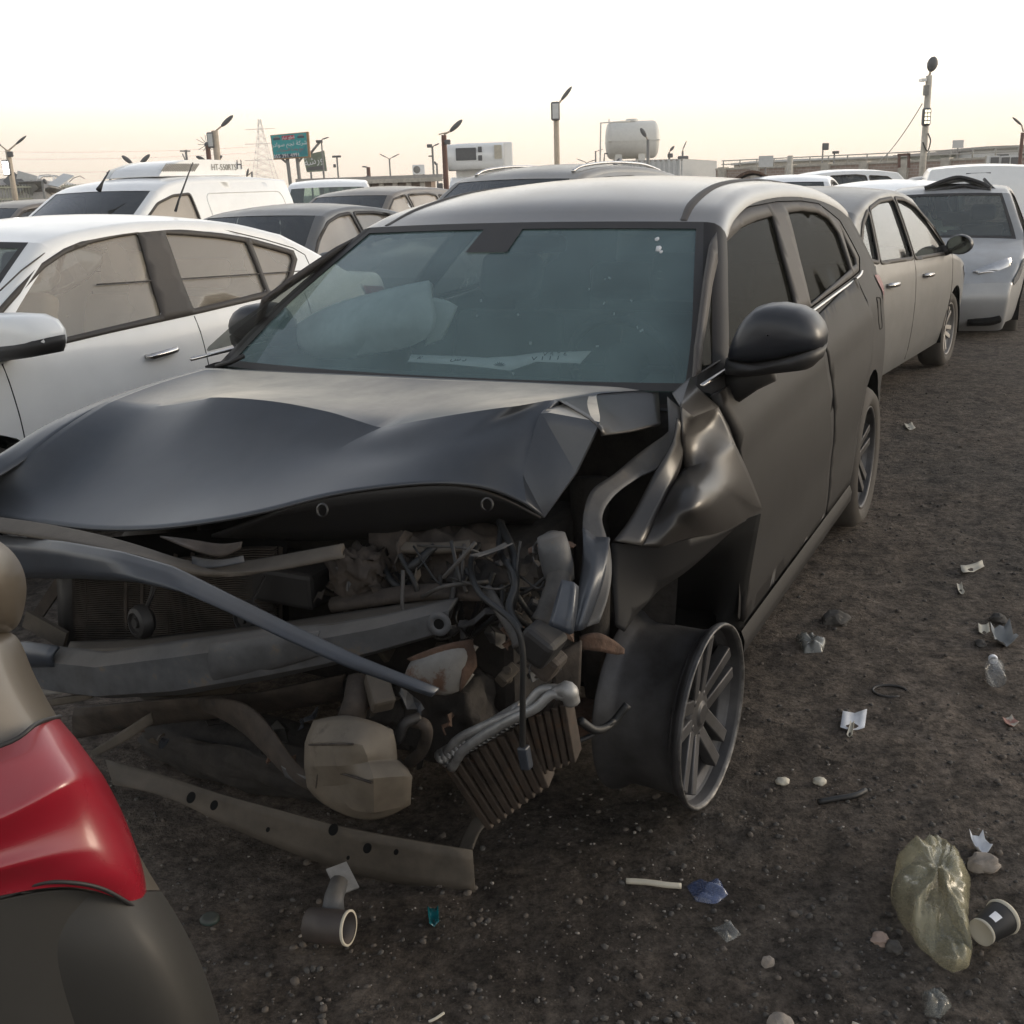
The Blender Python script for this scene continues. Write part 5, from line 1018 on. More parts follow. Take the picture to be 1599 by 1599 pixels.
    if rails:
        for sd in (1, -1):
            bm = bmesh.new(); add_tube(bm, [V((s, sd * .53, zs(z))) for s, z in ((1.15, 1.628), (1.35, 1.672), (1.9, 1.70), (2.6, 1.685), (3.0, 1.635), (3.1, 1.61))], .014, 8, True, 5); obj('roof_rail', bm, M[rails], root)
    return root, W
# ---- white sedan on the left (windows and seams traced on its side)
WF = Frame(-2.917, 4.656, .42)
K = KIND['sedan']
def ws(px, py): return WF.side(px, py, WFW)
WFW = make_W(K['W'], K['sF'], K['sR'], .14, .11, 1.0, 1.0)
sav, sav2 = K['win'], K['segs']
K['segs'] = [K['segs'][0], ('bonnet', 'b', [(-.86, .66, 0, .16), (-.65, .79, .03, .08), (-.35, .865, .035, .02), (.0, .935, .03, .08)]), ('windscreen', 'g', [(.0, .935, .02, .08), (.35, 1.185, .02, .07), (.67, 1.39, .015, .05)]), ('roof', 'r', [(.67, 1.39, .015, .05), (.9, 1.43, .03, .02), (1.4, 1.456, .04, 0), (2.0, 1.425, .04, -.01), (2.45, 1.337, .03, -.04)]), ('rear_window', 'g', [(2.45, 1.337, .03, -.04), (2.75, 1.205, .02, -.06), (3.02, 1.075, .01, -.07)])] + K['segs'][5:]
K['win'] = [[ws(*p) for p in L_] for L_ in (
    [(-12, 505), (34, 453), (69, 417), (103, 394), (144, 377), (186, 367), (215, 363), (229, 411), (241, 453), (253, 492), (172, 511), (96, 529), (20, 546)],
    [(256, 363), (292, 365), (344, 370), (385, 377), (399, 411), (416, 455), (301, 483), (282, 435)],
    [(392, 379), (430, 389), (454, 396), (457.5, 405), (451, 432), (433, 453), (421, 456), (406, 416)])]
sedan, _W = gcar('white_sedan', 'dusty white sedan with black window pillars beside the wrecked grey car', WF, 'sedan', M['white_paint'], 'sedan_glass', 'clear_glass', near=True, fab='fabric_beige', mirrors=False)
tr = [o for o in sedan.children if o.name.startswith('window_trim')]
DL = [ws(*p) for p in ((-30, 512), (28, 447), (64, 411), (99, 388), (141, 370.5), (184, 360.5), (222, 356), (256, 357), (293, 359), (346, 364), (388, 371), (432, 383), (458, 391), (464, 405), (456, 436), (437, 459), (420, 464), (300, 492), (172, 520), (96, 538), (15, 557))]
for o in tr: bpy.data.objects.remove(o)
for o in side_part(sedan, WFW, DL, 'window_frame', M['trim'], .003, [grow(rounded(p, .02), -.003) for p in K['win']], sp=.05): solid(o, .012, -1)
for sd in (1, -1):
    bm = bmesh.new(); pts = [ws(*p) for p in ((0, 454), (34, 422), (69, 396), (117, 370), (172, 355), (230, 349), (292, 352), (354, 360), (413, 374), (457, 387), (476, 398), (487, 422))]
    add_tube(bm, [V((s, sd * (WFW(s, z) - .0005), z)) for s, z in resample(pts, .05)[:-10]], .0035, 6); obj('door_top_seam', bm, M['trim'], sedan)
    c = WF.T(40, 515, 1.0); ol = [(c[0] + .02, sd * q[1], q[2]) for q in [WF.S(px, py, c[0] + .02) for px, py in ((-62, 520), (-50, 498), (-20, 490), (20, 489), (60, 491), (80, 500), (91, 515), (94, 530), (92, 545), (60, 553), (0, 560), (-50, 562))]]
    q2 = [(c[0] + .025, sd * q[1], q[2]) for q in [WF.S(px, py, c[0] + .02) for px, py in ((-60, 535), (0, 532), (60, 527), (94, 524), (95, 536), (92, 549), (50, 557), (0, 564), (-50, 566))]]
    mirror(sedan, ol, None, [(c[0], sd * .82, c[2] - .06), (c[0], sd * .87, c[2] - .05), (c[0], sd * .93, c[2] - .04)], M['white_paint'], .12, .05, lower=q2)
K['win'], K['segs'] = sav, sav2
# ---- white refrigerated van behind it
q = far(229, 12.2); VFa = .42
def frame_from(pt, s, t, a):
    B_ = np.array([math.sin(a), math.cos(a)]); L_ = np.array([math.cos(a), -math.sin(a)]); o = np.array(pt[:2]) - s * B_ - t * L_; return Frame(o[0], o[1], a)
VF = frame_from(far(229, 12.2), .90, .62, VFa)
van, VW = gcar('white_van', 'white panel van with a slatted refrigeration unit on its roof, behind the white sedan', VF, 'van', M['white_paint'], 'tan_glass', 'far_glass', rear_glass=False)
# refrigeration unit on the roof
def unit_pt(px, py, t=.2): return V(VF.T(px, py, t))
u0, u1 = VF.T(248, 278, .40), VF.T(383, 279, .40); zb, zt = 1.80, max(VF.T(300, 253, .30)[2], 1.98)
s0, s1 = u0[0], u1[0]
def rs(s, w_): return [V((s, t, z)) for t, z in w_]
prof = [(s0, 0), (s0 + .10, .45), (s0 + .38, .86), (s0 + .60, 1.0), (s0 + .9, 1.0), (s1 - .35, .96), (s1 - .10, .84), (s1, .3), (s1, 0)]
rows = [[V((s, t, zb + max(0, h) * (zt - zb) * (1 - .06 * abs(t)))) if k not in (0, 8) else V((s, t * 1.03, zb)) for k, t in enumerate(np.linspace(-.40, .40, 9))] for s, h in prof]
bm = bm_grid(rows); fu = obj('refrigeration_unit', bm, M['white_paint'], van); solid(fu, .01, -1); bevel(fu, .02)
for sd in (1, -1):
    bm = cdt_panel([(s, zb + h * (zt - zb)) for s, h in prof], [], lambda s, z: V((s, sd * .405, z)), .15); obj('unit_side_panel', bm, M['white_paint'], fu, smooth=False)
bm = bmesh.new()
for k in range(20):
    f = .10 + k * .030; s = s0 + (s1 - s0) * f * .62
    box_between(bm, V((s - .05, .41, zb + .05)), V((s + .05, .41, zb + (zt - zb) * .72)), .006, .012)
obj('cooling_slats', bm, M['pole_grey'], fu, smooth=False)
def text_obj(name, body, size, loc, rot, m, parent, depth=.001):
    cu = bpy.data.curves.new(name, 'FONT'); cu.body = body; cu.size = size; cu.extrude = depth; cu.align_x = 'CENTER'; cu.align_y = 'CENTER'
    o = bpy.data.objects.new(name, cu); COL.objects.link(o); bpy.context.view_layer.update()
    me_ = bpy.data.meshes.new_from_object(o.evaluated_get(bpy.context.evaluated_depsgraph_get())); bpy.data.objects.remove(o)
    o = bpy.data.objects.new(name, me_); COL.objects.link(o); me_.materials.append(m); o.parent = parent; o.location = loc; o.rotation_euler = rot; return o
M['ink'] = mat('dark ink', (.05, .055, .07), .6); M['ink_grey'] = mat('faded ink', (.22, .21, .18), .6); M['ink_white'] = mat('white ink', (.85, .85, .85), .6); M['ink_red'] = mat('red print', (.45, .06, .10), .6)
text_obj('unit_lettering', 'HT-550RTS', .10, V((s0 + (s1 - s0) * .74, .412, zb + .09)), (math.pi / 2, 0, 0), M['ink_grey'], fu)
text_obj('unit_emblem', 'H', .16, V((s0 + (s1 - s0) * .93, .414, zb + .12)), (math.pi / 2, 0, 0), M['ink'], fu)
tube_obj('roof_aerial', [V(VF.T(154, 297, .25)), V(VF.T(160, 285, .25)), V(VF.T(171, 266, .25))], [.03, .012, .006], M['black'], van)
tube_obj('whip_aerial', [V(WF.T(274, 330, .35)), V(WF.T(279, 313, .35)), V(WF.T(301, 254, .30))], [.008, .006, .003], M['black'], sedan)
# ---- grey sedan between
gcar('grey_sedan', 'grey sedan with tan dusty windows behind the roof of the white sedan', frame_from(far(548, 10.4), 1.36, .66, .40), 'sedan', M['silver_paint'], 'tan_glass', 'far_glass', sz=.98)
# ---- white van facing the camera
gcar('white_van', 'white van facing forwards with a pale green windscreen, right of the refrigerated van', frame_from(far(578, 20.5), .12, .80, -.10), 'van', M['white_paint'], 'far_glass', 'clear_glass')
gcar('brown_suv', 'brown grey suv with pale dusty side windows left of the dark suv', frame_from(far(606, 16.5), .98, .62, .42), 'suv', M['brown_paint'], 'tan_glass', 'far_glass', sz=.93)
suv, SW = gcar('dark_suv', 'dark grey suv with silver roof rails and a shark fin directly behind the wrecked car', frame_from(far(888, 10.2), .98, .58, .56), 'suv', M['darksuv_paint'], 'far_glass', 'far_glass', sz=1.04, rails='chrome')
SFr = frame_from(far(888, 10.2), .98, .58, .56); c = (3.15, .0, 1.60 * 1.04 + .06); c = (c[0], 0, .5 + (1.645 - .5) * 1.04 + .06)
bm = bmesh.new(); rows = [[V((c[0] + .07 - .14 * (1 - f) + dx * (.16 - .11 * f), w_ * (.035 - .025 * f), c[2] - .07 + .13 * f)) for dx, w_ in ((-1, 0), (-.4, .8), (.5, 1), (1, .3), (1, -.3), (.5, -1), (-.4, -.8))] for f in (0, .35, .7, 1.0)]
b2 = bm_grid(rows, True); b2.faces.new([v for v in b2.verts][-7:]); obj('shark_fin', b2, M['grey_paint'], suv); bm.free()
# ---- right side: silver sedan seen from behind
ha = math.radians(33); HF = Frame(2.98, 9.47, ha + math.pi)
ss, SSW = gcar('silver_sedan', 'dusty silver sedan seen from behind with its right side and door mirror showing', HF, 'sedan', M['silver_paint'], 'far_glass', 'far_glass', near='blackmirror')
# ---- silver hatchback facing the camera with a buckled roof
c = at(1590, 440, 10.6); IF = frame_from(c, -.55, .80, .44); IF.zo = -.12
hat, HW = gcar('silver_hatchback', 'silver hatchback facing forwards with crumpled metal on its roof, behind the silver sedan', IF, 'hatch', M['hatch_paint'], 'far_glass', 'clear_glass', drop=.12, near='blackmirror', group='wrecked cars in the yard')
c = IF.S(1500, 300, 1.2)
def bent(nm, pts, m, r_=.03): tube_obj(nm, [V(IF.S(*p)) for p in pts], r_, m, hat, 4)
net('buckled_roof_skin', [(1430, 305, .95), (1446, 296, 1.0), (1475, 284, 1.05), (1505, 280, 1.1), (1540, 292, 1.05), (1548, 300, .98), (1435, 308, 1.7), (1450, 296, 1.8), (1476, 286, 1.9), (1506, 283, 1.9), (1542, 292, 1.8), (1555, 301, 1.6)], [(i, i + 1, i + 7, i + 6) for i in range(5)], M['silver_paint'], [(2, 3, .6), (3, 9, .8)], 2, .02, parent=hat, fr=IF)
bent('torn_edge_strip', [(1444, 294, .97), (1475, 282, 1.02), (1500, 277, 1.06), (1535, 287, 1.03), (1546, 294, .97)], M['black'], .022)
bent('torn_edge_strip', [(1437, 302, .94), (1470, 297, .96), (1505, 290, 1.0), (1535, 297, .97), (1547, 296, .95)], M['black'], .018)
bent('torn_edge_strip', [(1537, 280, 1.3), (1548, 292, 1.1), (1560, 302, 1.0)], M['black'], .018)
net('front_headlight', [(1519, 424, -.79), (1545, 414, -.70), (1577, 401, -.56), (1580, 408, -.56), (1574, 421, -.60), (1562, 426, -.68), (1548, 421, -.72), (1524, 428, -.79), (1550, 417, -.71), (1565, 413, -.64)], [(0, 1, 8, 7), (1, 2, 3, 9), (1, 9, 8), (8, 6, 7), (8, 9, 5, 6), (9, 3, 4, 5)], M['lamp_glass'], [(0, 1, .8), (1, 2, .8)], 2, .02, parent=hat, fr=IF)
net('headlight_chrome', [(1527, 425, -.80), (1550, 421, -.73), (1562, 427, -.69), (1574, 421, -.61), (1574, 424, -.61), (1562, 431, -.69), (1548, 425, -.73), (1527, 429, -.80)], [(0, 1, 6, 7), (1, 2, 5, 6), (2, 3, 4, 5)], M['chrome'], (), 1, .012, parent=hat, fr=IF)
# lower grille with chrome strip
strip_pts = [(1520, 492, -.86), (1545, 482, -.83), (1564, 478, -.78)]
tube_obj('bumper_chrome', [V(IF.S(*p)) for p in ((1515, 492, -.9), (1545, 489, -.86), (1566, 483, -.80))], .014, M['chrome'], hat, 4)
tube_obj('bumper_grille', [V(IF.S(*p)) for p in ((1515, 481, -.9), (1545, 478, -.86), (1563, 474, -.80))], .03, M['black'], hat, 4)
tube_obj('bumper_grille', [V(IF.S(*p)) for p in ((1510, 503, -.9), (1545, 502, -.87), (1560, 498, -.82))], .04, M['dull_black'], hat, 4)
# ---- farther cars on the right
wv, WV = gcar('white_van', 'white van turned away with a third brake light, behind the silver hatchback', frame_from(at(1440, 290, 16.5), 3.5, .78, math.radians(20) + math.pi), 'van', M['white_paint'], 'far_glass', 'far_glass', sz=.88, rear_glass=False)
box_obj('third_brake_light', (3.43, 0, .5 + (1.64 - .5) * .88), (.05, .34, .035), M['black'], wv)
tube_obj('rear_door_seam', [(3.415, .04, 1.50), (3.50, .04, 1.25), (3.545, .04, .95), (3.56, .04, .6)], .006, M['trim'], wv, 4)
for sd in (1, -1): bm = bmesh.new(); add_tube(bm, [V((s, sd * (WV(s, z) - .001), z)) for s, z in resample([(3.30, 1.05), (3.24, 1.42), (2.0, 1.42), (2.0, 1.05), (3.30, 1.05)], .08)], .008, 6); obj('panel_swage', bm, M['trim'], wv)
gcar('white_pickup', 'white pickup roof showing between the wrecked car and the silver sedan', frame_from(far(1292, 16.), .95, .62, .36), 'sedan', M['white_paint'], 'far_glass', 'far_glass', sz=1.10)
gcar('white_suv', 'white suv standing sideways with dark windows, left of the tall lamp pole', frame_from(far(1425, 27.), 3.5, .80, 1.42), 'suv', M['white_paint'], 'far_glass', 'far_glass', sz=.98)
gcar('white_sedan', 'white sedan roof peeking over the roof of the silver sedan', frame_from(far(1438, 13.6), 2.3, -.6, ha + math.pi), 'sedan', M['white_paint'], 'far_glass', 'far_glass', sz=.99)
gcar('grey_sedan', 'grey sedan roof in the distance below the tall lamp pole', frame_from(far(1450, 19.), 1.2, -.3, .5), 'sedan', M['silver_paint'], 'far_glass', 'far_glass', sz=1.03)
wk, _ = gcar('wrecked_car', 'dark wrecked car with a buckled brown bonnet far behind the wrecked hatchback', frame_from(far(1180, 17.), .2, 0, .4), 'sedan', M['brown_paint'], 'far_glass', 'far_glass', group='wrecked cars in the yard')
kf = frame_from(far(1180, 17.), .2, 0, .4)
net('buckled_bonnet', [(1142, 284, -.2), (1158, 272, -.1), (1175, 266, .0), (1192, 272, .1), (1206, 283, .2), (1144, 285, .6), (1160, 276, .7), (1178, 270, .8), (1194, 276, .8), (1208, 284, .7)], [(i, i + 1, i + 6, i + 5) for i in range(4)], M['rust'], (), 2, .04, parent=wk, fr=kf)
gcar('dark_suv', 'dark brown suv at the left photo edge behind the white sedan', frame_from(far(70, 19), 1.6, .60, .42), 'suv', M['brown_paint'], 'far_glass', 'far_glass', sz=.92)
# ------------------------------------------------------------------ lamp poles, boards, tank and walls in the distance
def FP(px, py, d): return Vector(far(px, d, py))
def local(o, p): return tuple(Vector(p) - o.location)
def pole_thing(name, label, cat, px, py, d, r, m='pole', group=None, zb=0.):
    top = FP(px, py, d); root = thing(name, label, cat, (top.x, top.y, zb), 0, group)
    bm = bmesh.new(); add_tube(bm, [(0, 0, -.05 if zb == 0 else 0), (0, 0, top.z - zb)], [r * 1.15, r], 10); obj('pole', bm, M[m], root); return root
def leaf_head(root, a, b, d, w=.17, arm=None, m='lamp_head', th=.06):
    """slim leaf shaped lamp head from pixel a (root end) to pixel b (tip), on an arm from pixel arm"""
    A = FP(a[0], a[1], d); B_ = FP(b[0], b[1], d); A2, B2 = Vector(local(root, A)), Vector(local(root, B_))
    ax = (B2 - A2); L_ = ax.length; ax.normalize(); side = Vector((0, 1, 0)); up = side.cross(ax)
    prof = [(0, .25), (.08, .55), (.25, .85), (.5, 1), (.75, .85), (.93, .5), (1, .08)]
    rows = [[tuple(A2 + ax * L_ * f + (side * math.cos(q) * th + up * math.sin(q) * w / 2) * k) for q in np.linspace(0, 2 * math.pi, 10, endpoint=False)] for f, k in prof]
    o = obj('lamp_head', bm_grid(rows, True), M[m], root)
    if arm:
        P = Vector(local(root, FP(arm[0], arm[1], d))); bm = bmesh.new(); add_tube(bm, [tuple(P), tuple(A2 + ax * L_ * .05)], .028, 8); obj('lamp_arm', bm, M['pole'], root)
    return o
def flood(root, px, py, w, h, d, m='corrug', frame='lamp_head', yaw=0.):
    c = Vector(local(root, FP(px, py, d))) + Vector((0, -.12, 0)); k = d / CAM_F * 1.0; W_, H_ = w * k, h * k
    bm = bmesh.new(); add_box(bm, c, (W_, .10, H_)); fr = obj('floodlight', bm, M[frame], root, smooth=False); bevel(fr, min(W_, H_) * .22, 3)
    bm = bmesh.new(); add_box(bm, c + Vector((0, -.055, 0)), (W_ * .68, .01, H_ * .80)); o = obj('floodlight_lens', bm, M[m], fr, smooth=False); bevel(o, W_ * .12, 3); return fr
GL = 'lamp poles round the yard'
d = 45; p = pole_thing('lamp_pole', 'tan lamp pole with two thin raised heads at the left photo edge', 'lamp pole', 12, 234, d, .10, group=GL)
leaf_head(p, (24, 226), (41, 212), d, .10, (12, 236)); leaf_head(p, (2, 228), (-14, 214), d, .10, (12, 236)); flood(p, 18, 241, 9, 8, d, 'lamp_head')
M['lit_lamp'] = emis('lit white floodlight', (1, .98, .92), 14); fl_ = flood(p, 12, 262, 12, 22, d, 'lit_lamp')
d = 40; p = pole_thing('lamp_pole', 'lamp pole with two leaf shaped heads in a V above the white van windscreen', 'lamp pole', 214, 262, d, .085, 'pole_grey', GL)
leaf_head(p, (207, 256), (190, 243), d, .16, (213, 264)); leaf_head(p, (218, 257), (234, 241), d, .16, (213, 264)); box_obj('junction_box', local(p, FP(212, 266, d)), (.16, .14, .26), M['lamp_head'], p)
d = 42; p = pole_thing('lamp_pole', 'tan lamp pole with mirror like floodlight and one head, beside the spiky antenna', 'lamp pole', 335, 204, d, .12, 'pole', GL)
leaf_head(p, (345, 198), (364, 180), d, .17, (335, 206)); flood(p, 330, 219, 10, 22, d)
leaf_head(p, (336, 252), (347, 243), d, .14, (334, 254)); leaf_head(p, (320, 250), (306, 244), d, .14, (334, 254))
d = 44; p = pole_thing('antenna', 'spiky round antenna on a stub pole left of the tan lamp pole', 'antenna', 324, 226, d, .09, 'rust_pole')
bm = bmesh.new(); c = Vector(local(p, FP(323, 226, d)))
for k in range(13):
    a = 2 * math.pi * k / 13 + .2; dv = Vector((math.cos(a), .25 * math.sin(a * 2), math.sin(a))); add_tube(bm, [tuple(c + dv * .08), tuple(c + dv * random.uniform(.28, .42))], .010, 5)
bmesh.ops.create_icosphere(bm, subdivisions=2, radius=.10, matrix=Matrix.Translation(c)); obj('spikes', bm, M['lamp_head'], p)
d = 60; p = pole_thing('utility_pole', 'thin utility pole with one crossbar and a stay, left of the spiky antenna', 'pole', 290, 234, d, .06, 'pole_grey')
bm = bmesh.new(); box_between(bm, local(p, FP(281, 236, d)), local(p, FP(297, 236, d)), .06, .06); obj('crossbar', bm, M['pole_grey'], p, smooth=False); tube_obj('stay', [local(p, FP(285, 240, d)), local(p, FP(291, 254, d))], .03, M['pole_grey'], p)
# lattice pylon far away
d = 330; top = FP(405, 186, d); p = thing('pylon', 'faint lattice power pylon fading in the haze left of the turquoise billboard', 'pylon', (top.x, top.y, 0))
bm = bmesh.new(); Hh = top.z
def pw(f): return 4.2 * (1 - f) ** 1.3 + .35
for i in range(12):
    f0, f1 = i / 12, (i + 1) / 12
    for sx, sy in ((1, 1), (1, -1), (-1, 1), (-1, -1)):
        add_tube(bm, [(sx * pw(f0), sy * pw(f0), f0 * Hh), (sx * pw(f1), sy * pw(f1), f1 * Hh)], .075, 4)
        add_tube(bm, [(sx * pw(f0), sy * pw(f0), f0 * Hh), (-sx * pw(f1), sy * pw(f1), f1 * Hh)], .045, 4)
for f in (.50, .70, .88): add_tube(bm, [(-5.5 * (1.25 - f * .55), 0, f * Hh), (5.5 * (1.25 - f * .55), 0, f * Hh)], .10, 4)
obj('lattice', bm, M['corrug'], p)
for k, (py, w_) in enumerate(((262, 300), (240, 300), (228, 300))):
    a, b = FP(-160, py + 4, d - 60 + 14 * k), FP(400, py - 5 + 3 * k, d)
    o = tube_obj('power_line', [tuple(a.lerp(b, f) - Vector((0, 0, 4 * f * (1 - f) * 1.2))) for f in np.linspace(0, 1, 14)], .03, M['pole_grey'], None); tag(recenter(o), ('lowest', 'middle', 'topmost')[k] + ' of the thin power lines running left from the pylon', 'cable', 'power lines at the left')
AR = {'\u0634': 0xFEB5, '\u0643': 0xFED9, '\u062a': 0xFE95, '\u062c': 0xFE9D, '\u0645': 0xFEE1, '\u0633': 0xFEB1, '\u0642': 0xFED5, '\u0637': 0xFEC1, '\u0639': 0xFEC9, '\u063a': 0xFECD, '\u064a': 0xFEF1, '\u0628': 0xFE8F, '\u0644': 0xFEDD, '\u0646': 0xFEE5}
AR2 = {'\u0631': 0xFEAD, '\u0629': 0xFE93, '\u0648': 0xFEED, '\u0627': 0xFE8D, '\u062f': 0xFEA9}      # letters that never join to the left
def arabic(t):
    o = []
    for w_ in t.split(' '):
        q = ''
        for i, ch in enumerate(w_):
            pj = i > 0 and w_[i - 1] in AR; nj = ch in AR and i + 1 < len(w_) and (w_[i + 1] in AR or w_[i + 1] in AR2)
            if ch in AR: q += chr(AR[ch] + (3 if pj and nj else 2 if nj else 1 if pj else 0))
            elif ch in AR2: q += chr(AR2[ch] + (1 if pj else 0))
            else: q += ch
        o.append(q[::-1])
    return ' '.join(o[::-1])
# turquoise billboard
d = 62; P = [FP(*q, d) for q in ((423, 212), (478, 207), (481, 244), (428, 247.5))]
root = thing('billboard', 'turquoise billboard with white arabic lettering on two tilted posts', 'billboard', (P[3].x, P[3].y, 0))
def quad_panel(nm, Q, m, th, par, off=0.):
    n_ = (Q[1] - Q[0]).cross(Q[3] - Q[0]).normalized()
    if n_.y > 0: n_ = -n_
    bm = bmesh.new(); f = [bm.verts.new(Vector(local(root, q)) + n_ * off) for q in Q]; b_ = [bm.verts.new(Vector(local(root, q)) + n_ * (off - th)) for q in Q]
    bm.faces.new(f); bm.faces.new(b_[::-1])
    for i in range(4): bm.faces.new((f[i], b_[i], b_[(i + 1) % 4], f[(i + 1) % 4]))
    return obj(nm, bm, m, par, smooth=False)
def lerpq(Q, u, v): return (Q[0] * (1 - u) + Q[1] * u) * (1 - v) + (Q[3] * (1 - u) + Q[2] * u) * v
def sub(Q, u0, u1, v0, v1): return [lerpq(Q, u0, v0), lerpq(Q, u1, v0), lerpq(Q, u1, v1), lerpq(Q, u0, v1)]
M['turq'] = mat('turquoise print', (.03, .36, .37), .6, var=.08); M['turq_dark'] = mat('dark teal print', (.02, .26, .30), .6); M['navy'] = mat('dark blue print', (.05, .07, .11), .6); M['signgreen'] = mat('faded green board', (.20, .24, .17), .8, var=.3, scale=2.0, spots=(3, .55, (.42, .44, .36))); M['board_edge'] = mat('wooden board edge', (.38, .22, .11), .7)
bd = quad_panel('board', sub(P, -.02, 1.06, -.03, 1.05), M['board_edge'], .25, root, -.02)
quad_panel('board_face', sub(P, 0, 1, 0, 1), M['turq'], .01, bd, .0)
quad_panel('board_band', sub(P, .03, .72, .84, .985), M['navy'], .01, bd, .015)
quad_panel('board_wedge', [lerpq(P, .74, .80), lerpq(P, .97, .52), lerpq(P, .99, .95), lerpq(P, .80, .97)], M['turq_dark'], .01, bd, .012)
quad_panel('board_plaque', sub(P, .30, .66, .05, .23), M['ink_red'], .01, bd, .015)
def sign_text(body, u, v, size, m, par, Q, nm='lettering'):
    n_ = (Q[1] - Q[0]).cross(Q[3] - Q[0]).normalized(); n_ = -n_ if n_.y > 0 else n_
    x = (Q[1] - Q[0]).normalized(); z = n_.cross(x); Rm = Matrix((x, z, n_)).transposed().to_4x4() if n_.cross(x).z > 0 else Matrix((x, -z, n_)).transposed().to_4x4()
    return text_obj(nm, body, size, Vector(local(root, lerpq(Q, u, v))) + n_ * .03, Rm.to_euler(), m, par)
try: sign_text('0\u0665\u0665 \u0663\u0669\u0661 \u0664\u0669\u0669\u0661'.replace('0', ''), .38, .91, .01, M['ink_white'], bd, P)
except Exception: pass
for o in [x for x in bd.children if x.name.startswith('lettering')]: bpy.data.objects.remove(o)
sign_text('055 391 4991', .38, .915, .26, M['ink_white'], bd, P)
sign_text(arabic('\u0634\u0631\u0643\u0629 \u062a\u062c\u0645 \u0633\u0648\u0627\u062f\u0631'), .50, .42, .30, M['ink_white'], bd, P)
sign_text(arabic('\u0642\u0637\u0639 \u063a\u064a\u0627\u0631'), .48, .14, .20, M['ink_white'], bd, P)
sign_text(arabic('\u0628\u064a\u0639 \u0648\u0634\u0631\u0627 \u0627\u0644\u0633\u064a\u0627\u0631\u0627\u062a'), .50, .66, .20, M['ink_red'], bd, P)
for u0 in (.05, .74):                # little cars printed at the top corners
    quad_panel('printed_car', sub(P, u0, u0 + .20, .12, .21), M['navy'], .01, bd, .014); quad_panel('printed_car', sub(P, u0 + .04, u0 + .16, .06, .125), M['pole_grey'], .01, bd, .014)
bm = bmesh.new(); 
for a, b in (((448.5, 247), (453, 283)), ((464, 246), (468, 283))): tube_obj('post', [local(root, FP(*a, d + .2)), local(root, FP(b[0], b[1], d + .2)), local(root, Vector((FP(b[0] + 1, b[1], d).x, d + .2, 0)))], .10, M['pole_grey'], root)
for a, b in (((440, 248), (449, 255)), ((472, 246), (465, 254))): tube_obj('strut', [local(root, FP(*a, d + .2)), local(root, FP(*b, d + .2))], .06, M['pole_grey'], root)
bm.free()
# faded green board behind it, with its leaning lamp
d = 70; root = thing('billboard', 'faded green board on thin posts behind the turquoise billboard', 'billboard', tuple(Vector((FP(490, 268, d).x, d, 0))))
Q = [FP(*q, d) for q in ((473, 243), (506, 235), (510.5, 267), (479, 269))]
gb = quad_panel('board', Q, M['signgreen'], .12, root); quad_panel('board_band', sub(Q, .05, .92, .72, .92), M['lamp_head'], .01, gb, .01)
sign_text(arabic('\u0648\u0631\u0634\u0629'), .45, .42, .6, M['ink_white'], gb, Q)
for a, b in (((485.5, 269), (487, 286)), ((505, 267), (507, 286))): tube_obj('post', [local(root, FP(*a, d)), local(root, FP(*b, d)), local(root, Vector((FP(b[0] + .3, 286, d).x, d, 0)))], .06, M['pole_grey'], root)
d = 66; p = pole_thing('lamp_pole', 'lamp on a leaning arm beside the turquoise billboard, above the green board', 'lamp pole', 502, 222, d, .04, 'pole_grey', GL)
flood(p, 499, 221, 10, 4, d, 'lamp_head'); leaf_head(p, (502, 218), (514, 214), d, .08); tube_obj('lamp_arm', [local(p, FP(482, 243, d)), local(p, FP(499, 222, d))], .07, M['pole_grey'], p)
# a scatter of smaller lamps
def tlamp(px, py, d, label, heads, r=.05, m='pole_grey', boxes=()):
    p = pole_thing('lamp_pole', label, 'lamp pole', px, py, d, r, m, GL)
    for a, b, w_ in heads: leaf_head(p, a, b, d, w_, (px, py + 1))
    for b in boxes: flood(p, *b, d, 'lamp_head')
    return p
tlamp(526, 245, 70, 'thin pole with flat T shaped floodlight and small box right of the green board', (), boxes=((526, 244.5, 13, 3), (523, 259, 4, 5)))
tlamp(608, 248, 75, 'thin lamp pole with two slender arms spread in a V above the low roof', (((606, 247), (592, 240), .07), ((610, 247), (624, 240), .07)))
tlamp(675, 229, 55, 'grey lamp pole with a floodlight left of the rusty pole', (((677, 228), (686, 224), .07),), boxes=((671, 228, 8, 5), (672, 244, 5, 2)))
tlamp(682, 255, 60, 'short dark lamp pole just left of the rusty pole', (((682, 258), (678, 252), .12),))
d = 38; p = pole_thing('lamp_pole', 'rusty brown pole with one leaf shaped lamp head beside the refrigerated truck', 'lamp pole', 693, 211, d, .085, 'rust_pole', GL)
leaf_head(p, (702, 206), (722, 187), d, .17, (693, 210)); flood(p, 699, 222, 9, 7, d, 'lamp_head'); tube_obj('crossbar', [local(p, FP(685, 210, d)), local(p, FP(702, 206, d))], .02, M['pole'], p)
d = 36; p = pole_thing('lamp_pole', 'pale lamp pole with white floodlight and raised head, centre of the sky', 'lamp pole', 868, 160, d, .085, 'pole', GL)
leaf_head(p, (876, 157), (893, 135), d, .13, (871, 164)); flood(p, 867, 174, 13, 26, d)
tlamp(1012, 218, 48, 'lamp pole with one curved dark head in front of the white tank', (((1009, 214), (1000, 200), .19),), .07, 'pole_grey')
tlamp(1045, 238, 55, 'thin lamp pole with a small head above the corrugated shed', (((1046, 236), (1053, 228), .14),), boxes=((1046, 243, 8, 6),))
tlamp(1066, 236, 55, 'thin curved lamp pole on the corner of the corrugated shed', (((1066, 234), (1072, 220), .06),), boxes=((1066, 248, 16, 8),))
